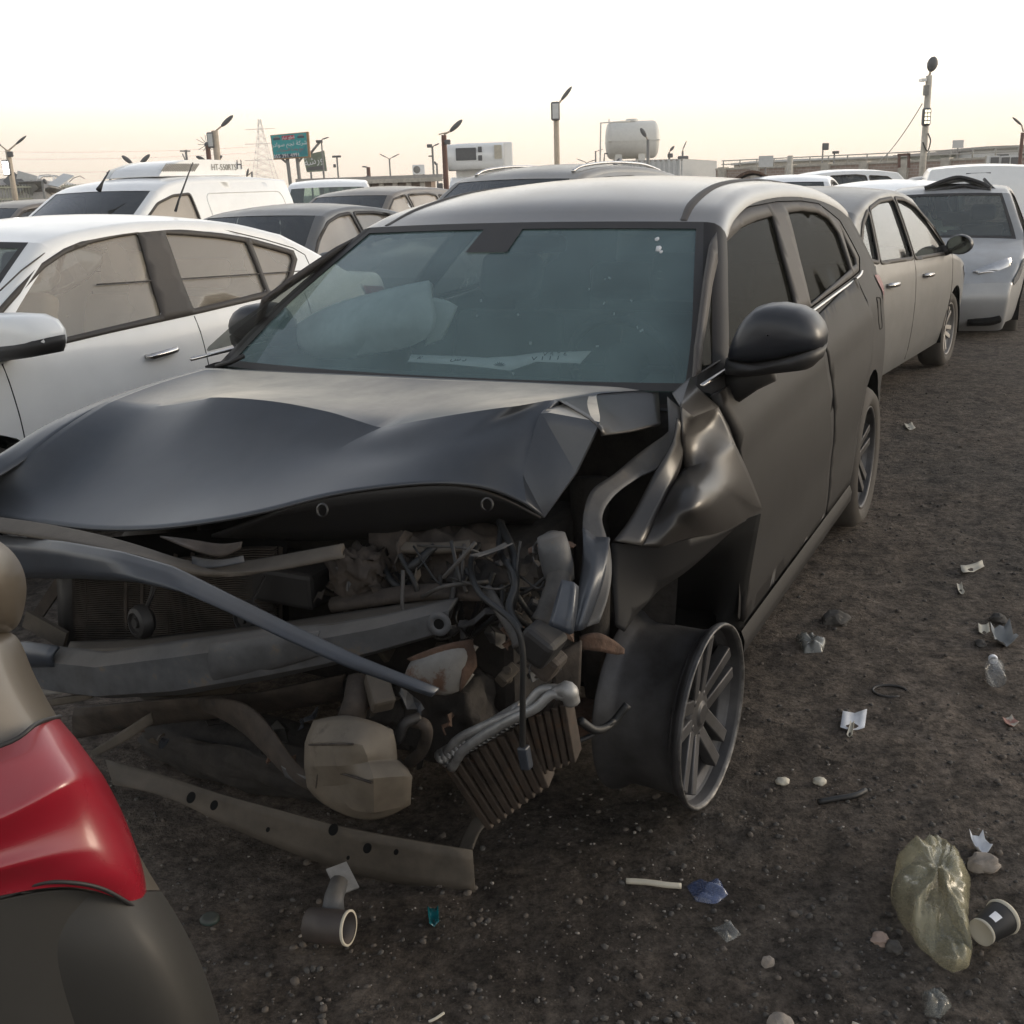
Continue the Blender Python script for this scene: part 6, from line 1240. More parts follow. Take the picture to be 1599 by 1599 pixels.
tlamp(930, 236, 75, 'thin grey pole left of the tank with short side arm', (((932, 236), (942, 233), .05),))
tlamp(916, 254, 75, 'low lamp with two wide thin arms left of the tank', (((914, 253), (900, 248), .06), ((919, 253), (932, 249), .06)))
tlamp(575, 261, 72, 'short dark pole with an L shaped arm on the low roof', (((574, 261), (565, 260), .10),), .12, 'rust_pole', boxes=((575, 277, 6, 5),))
tlamp(393, 268, 60, 'small dark lamp under the left corner of the turquoise billboard', (((385, 276), (388, 263), .12),))
tlamp(171, 270, 45, 'thin white lamp mast above the roof of the white van', (((170, 276), (167, 268), .10),))
tlamp(66, 282, 45, 'small dark lamp standing over the fence at the left', (((72, 287), (68, 279), .14),))
tlamp(1285, 233, 60, 'square floodlight on a strut above the railing', (), .04, boxes=((1288, 229, 10, 10),))
tlamp(1303, 240, 60, 'flat floodlight on a short post above the railing', (), .04, boxes=((1304, 238, 10, 4),))
# tall lamp pole on the right
d = 27; p = pole_thing('lamp_pole', 'tall pale lamp pole with round head, camera and lit floodlight on the right', 'lamp pole', 1451, 118, d, .07, 'concrete', GL)
leaf_head(p, (1453, 112), (1459, 88), d, .25, (1451, 119), th=.10)
M['led'] = emis('lit floodlight cells', (1, .92, .70), 1.2)
fl = flood(p, 1443.5, 183, 13, 25, d, 'lamp_head'); c = Vector(local(p, FP(1443.5, 183, d))) + Vector((0, -.19, 0)); k = d / CAM_F
for i in range(2):
    for j in range(4): box_obj('led_cell', c + Vector(((i - .5) * 4.4 * k, 0, (j - 1.5) * 5.2 * k)), (3.0 * k, .012, 3.6 * k), M['led'], fl)
box_obj('cctv_camera', local(p, FP(1441, 125, d)), (.12, .2, .06), M['white_paint'], p); box_obj('junction_box', local(p, FP(1446, 141, d - .1)), (.10, .1, .22), M['pole_grey'], p)
tube_obj('camera_arm', [local(p, FP(1441, 125, d)), local(p, FP(1450, 122, d))], .015, M['pole_grey'], p); tube_obj('cable_loop', [local(p, FP(*q, d - .1)) for q in ((1449, 208), (1453, 220), (1448, 236), (1441, 222))], .015, M['wire'], p, 5)
a, b = FP(1440, 162, d), FP(1372, 254, d + 8); o = tube_obj('guy_wire', [tuple(a.lerp(b, f) - Vector((0, 0, f * (1 - f) * .5))) for f in np.linspace(0, 1, 10)], .012, M['corrug'], None); tag(recenter(o), 'thin pale cable slanting down left from the tall lamp pole', 'cable')
d = 40; p = pole_thing('lamp_pole', 'red and white pole with a thin lamp head at the right photo edge', 'lamp pole', 1597, 207, d, .06, 'rust_pole', GL); leaf_head(p, (1596, 196), (1581, 183), d, .08, (1598, 206))
# ---- refrigerated truck
d = 31; a, b = FP(709, 226, d), FP(795, 221, d)
tr = thing('refrigerated_truck', 'white box truck with a cooling unit above its blue tinted cab windscreen', 'truck', ((a.x + b.x) / 2, d, 0)); wb_ = (b.x - a.x)
box_obj('cargo_box', (0.05, 2.3, (.95 + b.z) / 2), (wb_ * 1.05, 4.2, b.z - .95), M['white_paint'], tr, .04)
u0, u1 = FP(700, 231, d), FP(786, 268, d); uw = FP(786, 226, d).x - FP(699, 231, d).x; uc = (FP(786, 226, d).x + FP(699, 231, d).x) / 2 - tr.location.x; zt, zbm = FP(740, 224, d).z, FP(740, 266, d).z
rows = [[(uc + x * uw / 2, y, z) for x in (-1, -.96, -.5, 0, .5, .96, 1)] for y, z in ((.18, zt), (-.20, zt - .02), (-.34, zt - .10), (-.36, zbm + .22), (-.22, zbm + .04), (.18, zbm))]
cu_ = obj('cooling_unit', bm_grid(rows), M['white_paint'], tr); solid(cu_, .03, -1)
for sd in (-1, 1):
    bm = bmesh.new(); vs = [bm.verts.new((uc + sd * uw / 2, y, z)) for y, z in ((.18, zt), (-.20, zt - .02), (-.34, zt - .10), (-.36, zbm + .22), (-.22, zbm + .04), (.18, zbm))]; bm.faces.new(vs); obj('unit_cheek', bm, M['white_paint'], cu_, smooth=False)
box_obj('unit_grille', (uc - uw * .17, -.365, (zt + zbm) / 2 + .07), (uw * .36, .03, (zt - zbm) * .46), M['lamp_head'], cu_, .03)
for k in (0, 1): box_obj('unit_grille', (uc + uw * .08, -.365, (zt + zbm) / 2 + .18 - .22 * k), (uw * .07, .03, (zt - zbm) * .2), M['lamp_head'], cu_, .01)
box_obj('unit_sticker', (uc + uw * .40, -.375, (zt + zbm) / 2 + .1), (uw * .13, .02, (zt - zbm) * .5), M['card'], cu_)
zc = FP(700, 276, d - 1.5).z
rows = [[(x * .92 * (1 if z < 1.5 else .93), y, z) for x in (-1, -.9, -.3, .3, .9, 1)] for y, z in ((.1, zc), (-.55, zc - .03), (-.85, zc - .12), (-1.45, 1.35), (-1.55, 1.1), (-1.58, .5))]
cb = obj('cab', bm_grid(rows), M['white_paint'], tr); solid(cb, .03, -1)
rows = [[(x * .82, y - .02, z) for x in (-1, 0, 1)] for y, z in ((-.88, zc - .16), (-1.44, 1.38))]; obj('windscreen', bm_grid(rows), M['far_glass'], tr)
for sd in (-1, 1): box_obj('side_mirror', (sd * 1.12, -1.2, zc - .28), (.16, .08, .26), M['lamp_head'], tr, .02)
for s_ in (-.8, 2.9):
    for sd in (-1, 1):
        bm = bmesh.new(); add_lathe(bm, [(.0001, -.02), (.22, -.02), (.25, 0), (.38, -.01), (.42, -.05), (.42, -.2), (.0001, -.2)], 24, c=(sd * .95, s_, .42), ax=(sd, 0, 0)); obj('wheel', bm, M['rubber'], tr)
# ---- white tank on its stand
d = 55; L0, R0 = FP(946, 218, d), FP(1028, 218, d); zt, zb = FP(985, 189, d).z, FP(985, 248, d).z; rad_ = (zt - zb) / 2; cx = (L0.x + R0.x) / 2; hl = (R0.x - L0.x) / 2
tk = thing('water_tank', 'white horizontal water tank on a steel stand above the corrugated shed', 'water tank', (cx, d, 0))
bm = bmesh.new(); add_lathe(bm, [(.001, -hl), (rad_ * .55, -hl * .99), (rad_ * .82, -hl * .95), (rad_ * .95, -hl * .88), (rad_, -hl * .80), (rad_, hl * .80), (rad_ * .95, hl * .88), (rad_ * .82, hl * .95), (rad_ * .55, hl * .99), (.001, hl)], 40, c=(0, 0, (zt + zb) / 2), ax=(1, 0, 0)); tb = obj('tank', bm, M['tank'], tk)
bm = bmesh.new(); add_box(bm, (0, 0, (zt + zb) / 2 - .05), (hl * 1.96, rad_ * 2.04, .04)); obj('tank_seam', bm, M['tank'], tb, smooth=False)
bm = bmesh.new(); add_lathe(bm, [(.0001, .12), (.28, .12), (.3, .08), (.3, 0)], 20, c=(.0, 0, zt - .03), ax=(0, 0, 1)); obj('hatch', bm, M['tank'], tb)
for px in (964, 1000): c = FP(px, 240, d); box_obj('saddle', (c.x - cx, 0, zb + .05), (.34, rad_ * 1.3, rad_ * 1.25), M['tank'], tk, .02)
for z in (zb - .32,): box_obj('stand_frame', (0, 0, z), (hl * 2.0, rad_ * 1.5, .10), M['concrete'], tk)
for sx in (-.95, -.35, .35, .95):
    for sy in (-.6, .6): box_obj('stand_leg', (sx * hl, sy * rad_, (zb - .32) / 2), (.09, .09, zb - .32), M['concrete'], tk)
pts = [local(tk, FP(*q, d - .3)) for q in ((985, 189), (938, 192), (937, 255))]; tube_obj('fill_pipe', pts + [(pts[-1][0], pts[-1][1], 0)], .04, M['tank'], tk)
pts = [local(tk, FP(*q, d - .3)) for q in ((965, 238), (944, 240), (943, 255))]; tube_obj('outlet_pipe', pts, .035, M['pole_grey'], tk); pts = [local(tk, FP(*q, d)) for q in ((951, 186), (952, 200))]; tube_obj('vent_pipe', pts, .03, M['tank'], tk)
# ---- corrugated shed
d = 50; a, b, c = FP(966, 252, d), FP(1066, 249, d), FP(1119, 256, d + 9)
zt = a.z; root = thing('metal_shed', 'white corrugated metal shed below the water tank', 'shed', (a.x, d, 0))
def corr(nm, p0, p1, z0, z1, m, par, pitch=.22, amp=.03):
    L_ = (p1 - p0).length; n_ = max(4, int(L_ / pitch) * 4); dv = (p1 - p0) / n_; nv = Vector((dv.y, -dv.x, 0)).normalized()
    rows = [[tuple(Vector(local(root, p0 + dv * i)) * 1.0 + nv * amp * (1 if i % 4 in (1, 2) else -1))[:2] + (z,) for i in range(n_ + 1)] for z in (z0, z1)]
    o = obj(nm, bm_grid(rows), m, par, smooth=False); solid(o, .004, 0); return o
corr('front_wall', Vector((a.x, a.y, 0)), Vector((b.x, b.y, 0)), 0, zt, M['corrug'], root); corr('side_wall', Vector((b.x, b.y, 0)), Vector((c.x, c.y, 0)), 0, zt, M['corrug'], root)
bm = bmesh.new(); P4 = [Vector(local(root, Vector((q.x, q.y, zt + .02)))) for q in (a, b, c, c + (a - b))]
vs = [bm.verts.new(q) for q in P4]; bm.faces.new(vs); o = obj('roof', bm, M['roofing'], root, smooth=False); solid(o, .08, 1)
# ---- low roofed building in the middle left
d = 48; a, b = FP(500, 284, d), FP(680, 276, d + 3); root = thing('low_building', 'long low building with a flat grey roof and brown openings behind the white van', 'building', (a.x, d, 0))
zt = a.z; L_ = b.x - a.x
box_obj('roof', (L_ / 2 - .2, 1.5, zt + .06), (L_ + 1.4, 4.5, .16), M['roofing'], root); box_obj('roof_edge', (L_ / 2 - .2, -.78, zt - .06), (L_ + 1.4, .10, .16), M['concrete'], root)
box_obj('wall', (L_ / 2, 1.2, (zt - .1) / 2), (L_, 3.2, zt - .1), M['brick'], root)
for k in range(8): box_obj('column', (.35 + k * (L_ - .7) / 7, -.62, (zt - .1) / 2), (.20, .20, zt - .1), M['concrete'], root)
for k in range(7): box_obj('window', (.35 + (k + .5) * (L_ - .7) / 7, -.415, zt * .62), ((L_ - .7) / 7 - .45, .03, .6), M['far_glass'], root)
c = FP(655, 267, d + 1); root = thing('air_conditioner', 'white air conditioner unit standing on the low flat roof', 'air conditioner', (c.x, d + .6, zt + .145))
box_obj('casing', (0, 0, .22), (.52, .26, .40), M['white_paint'], root, .02); bm = bmesh.new(); add_lathe(bm, [(.0001, .005), (.03, .01), (.13, .012), (.15, .0)], 22, c=(-.07, -.135, .22), ax=(0, -1, 0)); obj('fan_grille', bm, M['pole_grey'], root)
for sx in (-.2, .2): box_obj('foot', (sx, 0, .01), (.05, .24, .02), M['pole_grey'], root)
# ---- right hand wall with railing
d = 46
a, b = FP(1118, 262, d + 6), FP(1640, 236, d - 4); root = thing('brick_wall', 'long brown brick wall with pale coping behind the parked cars on the right', 'wall', (a.x, a.y, 0)); e = b - a; ang = math.atan2(e.y, e.x); Lw = math.hypot(e.x, e.y); zt = FP(1350, 256, d).z
root.rotation_euler = (0, 0, ang)
mbrick = bpy.data.materials.new('brick courses'); n, l = nodes(mbrick); bt_ = n.new('ShaderNodeTexBrick'); tc = n.new('ShaderNodeTexCoord'); mp = n.new('ShaderNodeMapping'); mp.inputs['Rotation'].default_value = (math.pi / 2, 0, 0); l.new(tc.outputs['Object'], mp.inputs[0]); l.new(mp.outputs[0], bt_.inputs['Vector']); bt_.inputs['Scale'].default_value = 2.2
bt_.inputs['Color1'].default_value = (.33, .245, .20, 1); bt_.inputs['Color2'].default_value = (.40, .30, .25, 1); bt_.inputs['Mortar'].default_value = (.48, .44, .39, 1); l.new(bt_.outputs[0], n['Principled BSDF'].inputs[0]); n['Principled BSDF'].inputs['Roughness'].default_value = .9
box_obj('wall', (Lw / 2, .15, zt / 2), (Lw, .3, zt), mbrick, root); box_obj('coping', (Lw / 2, .15, zt + .04), (Lw, .42, .08), M['concrete'], root)
for k in range(9): box_obj('pier', (.4 + k * (Lw - .8) / 8, -.02, zt / 2 + .06), (.34, .40, zt + .12), M['concrete'], root)
rl = thing('railing', 'thin metal railing along the top of the brown brick wall', 'railing', (a.x, a.y, zt + .08)); rl.rotation_euler = (0, 0, ang); hr = FP(1350, 240, d).z - zt - .08
for k in range(17): tube_obj('post', [(.3 + k * (Lw - .6) / 16, .15, 0), (.3 + k * (Lw - .6) / 16, .15, hr)], .03, M['rail'], rl, 0, 6)
for f in (1.0, .5): tube_obj('rail', [(.2, .15, hr * f), (Lw - .2, .15, hr * f)], .022, M['rail'], rl, 0, 6)
# buildings and bits beyond the wall
def block(name, label, cat, px0, px1, py, d, m, dep=5, roof=None, wins=0):
    p0, p1 = FP(px0, py, d), FP(px1, py, d); r_ = thing(name, label, cat, ((p0.x + p1.x) / 2, d, 0)); w_ = p1.x - p0.x; h_ = (p0.z + p1.z) / 2
    box_obj('wall', (0, dep / 2, h_ / 2), (w_, dep, h_), m, r_)
    box_obj('roof', (0, dep / 2, h_ + .09), (w_ + .5, dep + .5, .18), roof or M['roofing'], r_)
    for k in range(wins): box_obj('window', ((k + .5) / wins * w_ - w_ / 2, -.01, h_ * .72), (w_ / wins * .5, .04, .9), M['far_glass'], r_)
    return r_
block('warehouse', 'long pale warehouse roof behind the brick wall left of the tall lamp pole', 'building', 1195, 1410, 250, 90, M['concrete'], 12, M['corrug'], 6)
block('warehouse', 'greenish low building behind the brick wall right of the tall lamp pole', 'building', 1468, 1548, 240, 75, M['fence'], 8, None, 3)
block('warehouse', 'white building at the right photo edge behind the wall', 'building', 1548, 1660, 231, 70, M['corrug'], 8, None, 3)
for px, lb in ((1560, 'left'), (1577, 'middle'), (1592, 'right')):
    c = FP(px, 251, 41.0); o = thing('air_conditioner', lb + ' one of three dark fronted air conditioners on the wall at right', 'air conditioner', (c.x, 41.5, c.z - .2), 0, 'air conditioners on the wall at right')
    box_obj('casing', (0, 0, .2), (.38, .28, .36), M['corrug'], o, .02); box_obj('fan_grille', (0, -.145, .2), (.30, .02, .26), M['lamp_head'], o, .02)
p = pole_thing('sign_board', 'small blank sign board on a post above the wall right of the lamp pole', 'sign', 1496, 226, 50, .03, 'pole_grey'); box_obj('board', local(p, FP(1496, 225, 49.9)), (.48, .04, .33), M['corrug'], p)
p = pole_thing('sign_board', 'small faded poster board on the wall above the buckled bonnet', 'sign', 1196, 246, 48, .03, 'pole_grey'); box_obj('board', local(p, FP(1196, 252, 47.9)), (.60, .04, .45), M['corrug'], p)
for px, lb in ((1234, 'left'),): p = pole_thing('wall_post', 'thick pale post standing on the brick wall above the white pickup', 'post', px, 243, 44, .11, 'concrete')
p = thing('gate_frame', 'small brown gate frame on the wall left of the tall lamp pole', 'gate', tuple(FP(1411, 262, 44)))
for a_, b_ in (((1404, 262), (1404, 242)), ((1419, 262), (1419, 241)), ((1402, 242), (1421, 241))): bm = bmesh.new(); box_between(bm, local(p, FP(*a_, 44)), local(p, FP(*b_, 44)), .09, .09); obj('gate_post', bm, M['rust_pole'], p, smooth=False)
# ---- left: fence, scrap heap and the car shell on it
d = 50; a, b = FP(-60, 288, d), FP(150, 284, d + 6); root = thing('metal_fence', 'greenish metal bar fence at the left photo edge', 'fence', (a.x, a.y, 0)); e = b - a; ang = math.atan2(e.y, e.x); Lf = math.hypot(e.x, e.y); root.rotation_euler = (0, 0, ang); zt = FP(40, 288, d + 2).z
for z in (zt - .1, zt - .62, .3): box_obj('rail', (Lf / 2, 0, z), (Lf, .05, .07), M['fence'], root)
for k in range(46): box_obj('bar', (.1 + k * (Lf - .2) / 45, .04, zt / 2), (.03, .03, zt), M['fence'], root)
d = 92; c = FP(118, 300, d); hp = thing('scrap_heap', 'dark flattened scrap heap carrying the white car shell', 'scrap heap', (c.x, d, 0)); zh = FP(118, 294, d).z
rows = [[(x * 4.6 + .5 * noise.noise(Vector((x * 3, k, 1))), math.sin(a) * 2.6 * k_, max(0, z + .35 * noise.noise(Vector((x * 4, a * 2, k))))) for a in np.linspace(0, 2 * math.pi, 14, endpoint=False) for x in (math.cos(a) * k_,)] for k, (k_, z) in enumerate(((1.0, 0), (.95, zh * .4), (.85, zh * .75), (.72, zh * .97), (.3, zh), (.02, zh)))]
obj('scrap_mass', bm_grid(rows, True), M['rust'], hp, smooth=False)
for k in range(14):
    a = random.uniform(0, 6.28); o = box_obj('crushed_panel', (math.cos(a) * 3.6, math.sin(a) * 1.8 - .6, random.uniform(.4, zh)), (random.uniform(.8, 2.2), random.uniform(.5, 1), .08), M[random.choice(['silver_paint', 'rust', 'brown_paint', 'fence'])], hp, rot=Matrix.Rotation(random.uniform(0, 3), 3, 'X') @ Matrix.Rotation(random.uniform(0, 3), 3, 'Z'))
kfr = Frame(c.x - 0, d - 1.2, 1.30)
shl = thing('car_shell', 'white stripped car shell with bent up bonnet perched on the scrap heap', 'car', (c.x - 1.5, d - .3, zh - .15), 0, 'wrecked cars in the yard'); shl.rotation_euler = (0, math.radians(-6), math.pi + .35)
SKW = make_W(KIND['sedan']['W'], -.88, 3.4, .14, .11)
zz = .25
outl = [(-.7, .5), (-.55, .78), (.2, .95), (.85, 1.38), (1.5, 1.44), (2.4, 1.32), (3.0, 1.05), (3.3, .95), (3.3, .4)] + arch(2.6, .32, .36, zz) + arch(0, .32, .36, zz)
hol = [rounded(q, .05) for q in ([(.42, .95), (.9, 1.28), (1.3, 1.34), (1.36, .98)], [(1.46, .98), (1.42, 1.34), (2.2, 1.26), (2.42, 1.0)], [(.55, .45), (.50, .82), (1.30, .86), (1.34, .42)], [(1.45, .42), (1.45, .86), (2.1, .86), (2.15, .55)])]
for sd in (1, -1): o = obj('shell_side', cdt_panel(outl, hol, lambda s, z: (s - 1.3, -sd * SKW(s, z), z - zz), .12), M['white_paint'], shl); solid(o, .05, 0)
rows = [[(s - 1.3, t, z - zz) for t in np.linspace(-w_, w_, 5)] for s, z, w_ in ((.86, 1.40, .60), (1.2, 1.46, .58), (1.8, 1.47, .57), (2.45, 1.36, .6))]; o = obj('roof', bm_grid(rows), M['white_paint'], shl); solid(o, .03, 0)
rows = [[(s - 1.3, t, z - zz) for t in np.linspace(-w_, w_, 5)] for s, z, w_ in ((.25, .98, .7), (-.1, 1.35, .72), (-.6, 1.55, .7), (-.95, 1.35, .65))]; o = obj('bent_bonnet', bm_grid(rows), M['silver_paint'], shl); solid(o, .03, 0)
box_obj('floor_pan', (.0, 0, .12), (3.6, 1.3, .1), M['rust'], shl); box_obj('engine_bay', (-1.5, 0, .42), (.9, 1.1, .35), M['brown_dirt'], shl, .05)
d = 52; c = FP(20, 300, d); hp = thing('scrap_heap', 'grey heap of crushed car parts behind the fence at left edge', 'scrap heap', (c.x - .6, d + 2, 0)); zh = FP(20, 276, d).z
rows = [[(math.cos(a) * 2.8 * k_, math.sin(a) * 1.5 * k_, max(0, z + .45 * noise.noise(Vector((math.cos(a) * 3, math.sin(a) * 3, k * 1.7))))) for a in np.linspace(0, 2 * math.pi, 16, endpoint=False)] for k, (k_, z) in enumerate(((1.0, 0), (.97, zh * .4), (.85, zh * .7), (.6, zh * .9), (.25, zh), (.02, zh)))]
obj('scrap_mass', bm_grid(rows, True), M['roofing'], hp, smooth=False)
for k in range(22):
    a = random.uniform(3.2, 6.2); box_obj('crushed_panel', (math.cos(a) * 2.3, math.sin(a) * 1.1, random.uniform(.6, zh)), (random.uniform(.4, 1.4), random.uniform(.3, .7), .05), M[random.choice(['silver_paint', 'roofing', 'brown_paint', 'pole_grey', 'corrug'])], hp, rot=Matrix.Rotation(random.uniform(0, 3), 3, 'X') @ Matrix.Rotation(random.uniform(0, 3), 3, 'Z'))
# ------------------------------------------------------------------ number plate, litter and stones
def rest(o):                         # drop a single mesh so that its lowest point lies on the ground
    recenter(o); o.location.z = gz(o.location.x, o.location.y) - .002; return o
# number plate lying on the dashboard behind the windscreen
pp = [((642, 554), (637, 565), .52), ((705, 556), (709, 569), .50), ((761, 559), (764, 575), .475), ((802, 556.5), (796, 579), .47), ((840, 551), (837, 565), .52), ((923, 548.5), (906, 567.5), .55)]
top = [Vector(MF.world(*MF.S(*p, s + .02))) for p, q, s in pp]; botp = [Vector(MF.world(*MF.S(*q, s - .03))) for p, q, s in pp]
bm = bm_grid([[tuple(p) for p in top], [tuple(p) for p in botp]]); npl = obj('number_plate', bm, M['paper'], None); tag(npl, 'bent white number plate with dark characters lying behind the windscreen', 'number plate'); 
def plate_pt(u, v): 
    i = min(4, int(u * 5)); f = u * 5 - i; a = top[i].lerp(top[i + 1], f); b = botp[i].lerp(botp[i + 1], f); return a.lerp(b, v)
nn = (top[5] - top[0]).cross(botp[0] - top[0]).normalized(); nn = nn if nn.y < 0 else -nn
def pl_text(body, u, v, size):
    x = (plate_pt(min(1, u + .08), v) - plate_pt(max(0, u - .08), v)).normalized(); dn = (plate_pt(u, 1) - plate_pt(u, 0)); y = -(dn - x * dn.dot(x)).normalized(); z = x.cross(y)
    return text_obj('plate_characters', body, size, plate_pt(u, v) + (nn if z.dot(nn) > 0 else -nn) * .002 * 1.5, Matrix((x, y, z)).transposed().to_euler(), M['ink'], npl, .0005)
for b_, u, v, sz in (('\u0667 \u0669 \u0666 \u0664', .87, .26, .026), ('V 1 1 1', .84, .70, .030), ('\u0633 \u062f', .24, .42, .030), ('K', .05, .5, .026)): pl_text(b_, u, v, sz)
bm = bmesh.new(); c = plate_pt(.5, .82); x = (plate_pt(.55, .5) - plate_pt(.45, .5)).normalized(); yv = (plate_pt(.5, 0) - plate_pt(.5, 1)).normalized()
for k in range(7):                   # fan shaped emblem
    a = math.radians(18 + 24 * k); d_ = x * math.cos(a) + yv * math.sin(a); w_ = x * -math.sin(a) + yv * math.cos(a); o_ = nn * .004
    f = [bm.verts.new(c + o_), bm.verts.new(c + d_ * .014 + w_ * .0028 + o_), bm.verts.new(c + d_ * .024 + o_), bm.verts.new(c + d_ * .014 - w_ * .0028 + o_)]; bm.faces.new(f)
obj('plate_emblem', bm, M['ink'], npl, smooth=False)
for o in [npl] : solid(o, .002, 0)
for k, q in enumerate(((1028, 376, .007), (1030, 391, .010), (1034, 396, .005))):
    c = Vector(V(MF.T(q[0], q[1], .54))) + Vector((-.012, 0, .006)); bm = bmesh.new(); bmesh.ops.create_circle(bm, cap_ends=True, segments=7, radius=q[2], matrix=Matrix.Translation(c) @ Matrix.Rotation(math.radians(-58), 4, 'Y'))
    for v_ in bm.verts: v_.co += Vector((0, noise.noise(v_.co * 90) * .004, 0))
    o = obj('sticker_flake', bm, M['paper'], main); solid(o, .001, 0)
for k in range(14):                  # glass crumbs and specks stuck to the windscreen
    px, py = random.choice([(random.uniform(940, 1010), random.uniform(420, 520)), (random.uniform(720, 1020), random.uniform(430, 590))]); zz_ = None; sg_ = .5
    for _ in range(10): q = MF.S(px, py, sg_); sg_ = .35 + (q[2] - 1.05) / .385 * .61 - .085 * (1 - min(1, abs(q[1]) / .62) ** 2) - .012
    bm = bmesh.new(); add_box(bm, V(q), (.004, random.uniform(.002, .006), random.uniform(.003, .010)), Matrix.Rotation(random.uniform(0, 3), 3, 'X')); obj('glass_crumb', bm, M['paper'], main, smooth=False)
# crumpled yellowish plastic bag
M['bag'] = mat('thin yellowed plastic', (.46, .42, .27), .2, 0, .3, .15, var=.3, scale=9)
bn = M['bag'].node_tree; pb = bn.nodes['Principled BSDF']; pb.inputs['Transmission Weight'].default_value = .0; pb.inputs['Alpha'].default_value = .48
gpx = [(1445, 1330), (1475, 1338), (1500, 1360), (1512, 1395), (1508, 1440), (1514, 1480), (1510, 1505), (1490, 1516), (1462, 1495), (1425, 1460), (1402, 1430), (1392, 1395), (1398, 1365), (1420, 1345)]
ring = [Vector(ground_at(*q, .01)) for q in gpx]; cen = sum(ring, Vector()) / len(ring)
bm = bmesh.new(); seg = 110; rows = []
for k, (f, h) in enumerate(((1.0, .004), (1.02, .02), (1.0, .035), (.95, .055), (.88, .07), (.80, .082), (.70, .09), (.58, .096), (.46, .10), (.34, .102), (.22, .104), (.11, .104), (.01, .104))):
    r_ = []
    for i in range(seg):
        q = i / seg * len(ring); a, b = ring[int(q) % len(ring)], ring[(int(q) + 1) % len(ring)]; p = a.lerp(b, q % 1); p = cen + (p - cen) * f; t_ = max(0, min(1, (p.y - 1.15) / .5))
        tail = 1.0 if q < 5.5 or q > 9 else .45
        wv = .030 * noise.noise(p * 13 + Vector((0, 0, 3))) + .034 * abs(noise.noise(p * 19)) + .018 * abs(noise.noise(p * 45))
        p.z = .004 + h * tail * .85 + (wv if 0 < k else 0) * (1 if k > 1 else .4); p += Vector((noise.noise(p * 20), noise.noise(p * 20 + Vector((5, 0, 0))), 0)) * .010
        r_.append(tuple(p))
    rows.append(r_)
bag = obj('plastic_bag', bm_grid(rows, True), M['bag'], None); bm.free(); tag(recenter(bag), 'crumpled translucent yellow plastic bag lying on the dirt at lower right', 'bag'); bag.location.z = .0
# black paper cup lying beside it
A_, B_ = Vector(ground_at(1531, 1458, .034)), Vector(ground_at(1556, 1440, .036)); ax = (B_ - A_).normalized(); ln = .082
cup = thing('paper_cup', 'black paper cup with cream rim lying beside the yellow plastic bag', 'cup', (A_.x, A_.y, 0)); c = Vector((0, 0, .036))
bm = bmesh.new(); add_lathe(bm, [(.026, .006), (.028, .008), (.036, ln - .006)], 32, c=c, ax=ax); o = obj('cup_wall', bm, M['black'], cup)
bm = bmesh.new(); add_lathe(bm, [(.0001, .004), (.0265, .004), (.0285, .0), (.0285, .008)], 32, c=c, ax=ax); obj('cup_base', bm, M['card'], cup)
bm = bmesh.new(); add_lathe(bm, [(.0355, ln - .008), (.0375, ln - .007), (.039, ln - .002), (.0375, ln + .002), (.0345, ln)], 32, c=c, ax=ax); obj('cup_rim', bm, M['card'], cup)
n_ = Vector((-.35, -.55, .75)); n_ = (n_ - ax * n_.dot(ax)).normalized(); s_ = ax.cross(n_); bm = bmesh.new()
rows = [[tuple(c + ax * (ln * .42 + x) + (n_ * math.cos(t) + s_ * math.sin(t)) * (.0318 + x * .1)) for t in (-.28, -.1, .1, .28)] for x in (-.011, .011)]; obj('cup_label', bm_grid(rows), M['paper'], cup)
# papers and cards
def sheet(name, label, cat, px, m, group=None, z=.006, curl=.012, th=.0008):
    P = [Vector(ground_at(*q, z)) for q in px]; bm = bmesh.new(); n_ = 5
    rows = [[tuple((P[0].lerp(P[1], u)).lerp(P[3].lerp(P[2], u), v) + Vector((0, 0, curl * ((u - .5) ** 2 * 3 + (v - .6) ** 2 * 2 + .4 * noise.noise(Vector((u * 3, v * 3, px[0][0]))))))) for u in np.linspace(0, 1, n_)] for v in np.linspace(0, 1, n_)]
    bm.free(); o = obj(name, bm_grid(rows), m, None); solid(o, th, 0); tag(rest(o), label, cat, group); return o
sheet('paper_scrap', 'square white paper scrap on the dirt right of the bare wheel', 'paper', [(1316, 1110), (1354, 1107), (1350, 1134), (1312, 1133)], M['paper'])
sheet('paper_scrap', 'narrow grey paper strip touching the square white paper scrap', 'paper', [(1328, 1126), (1334, 1126), (1331, 1146), (1322, 1145)], M['card'])
sheet('paper_scrap', 'small bright white curled scrap above the yellow plastic bag', 'paper', [(1512, 1313), (1533, 1314), (1549, 1330), (1526, 1334)], M['paper'], curl=.03)
sheet('card_scrap', 'reddish printed card flake at the right photo edge', 'card', [(1565, 1119), (1580, 1115), (1592, 1124), (1576, 1129)], mat('red printed card', (.40, .20, .15), .7, spots=(40, .5, (.5, .45, .36))))
sheet('glass_shard', 'dark teal glass shard on the dirt below the bumper', 'glass shard', [(667, 1412), (684, 1410), (685, 1433), (670, 1436)], mat('teal shard', (.01, .12, .13), .2, 0, .5))
sheet('card_scrap', 'pale pink flat scrap left of the water bottle at right edge', 'card', [(1528, 967), (1545, 966), (1547, 978), (1530, 979)], M['card'])
sheet('paper_scrap', 'faded crumpled paper flake near the rear wheel', 'paper', [(1412, 662), (1424, 660), (1430, 668), (1418, 670)], M['card'])
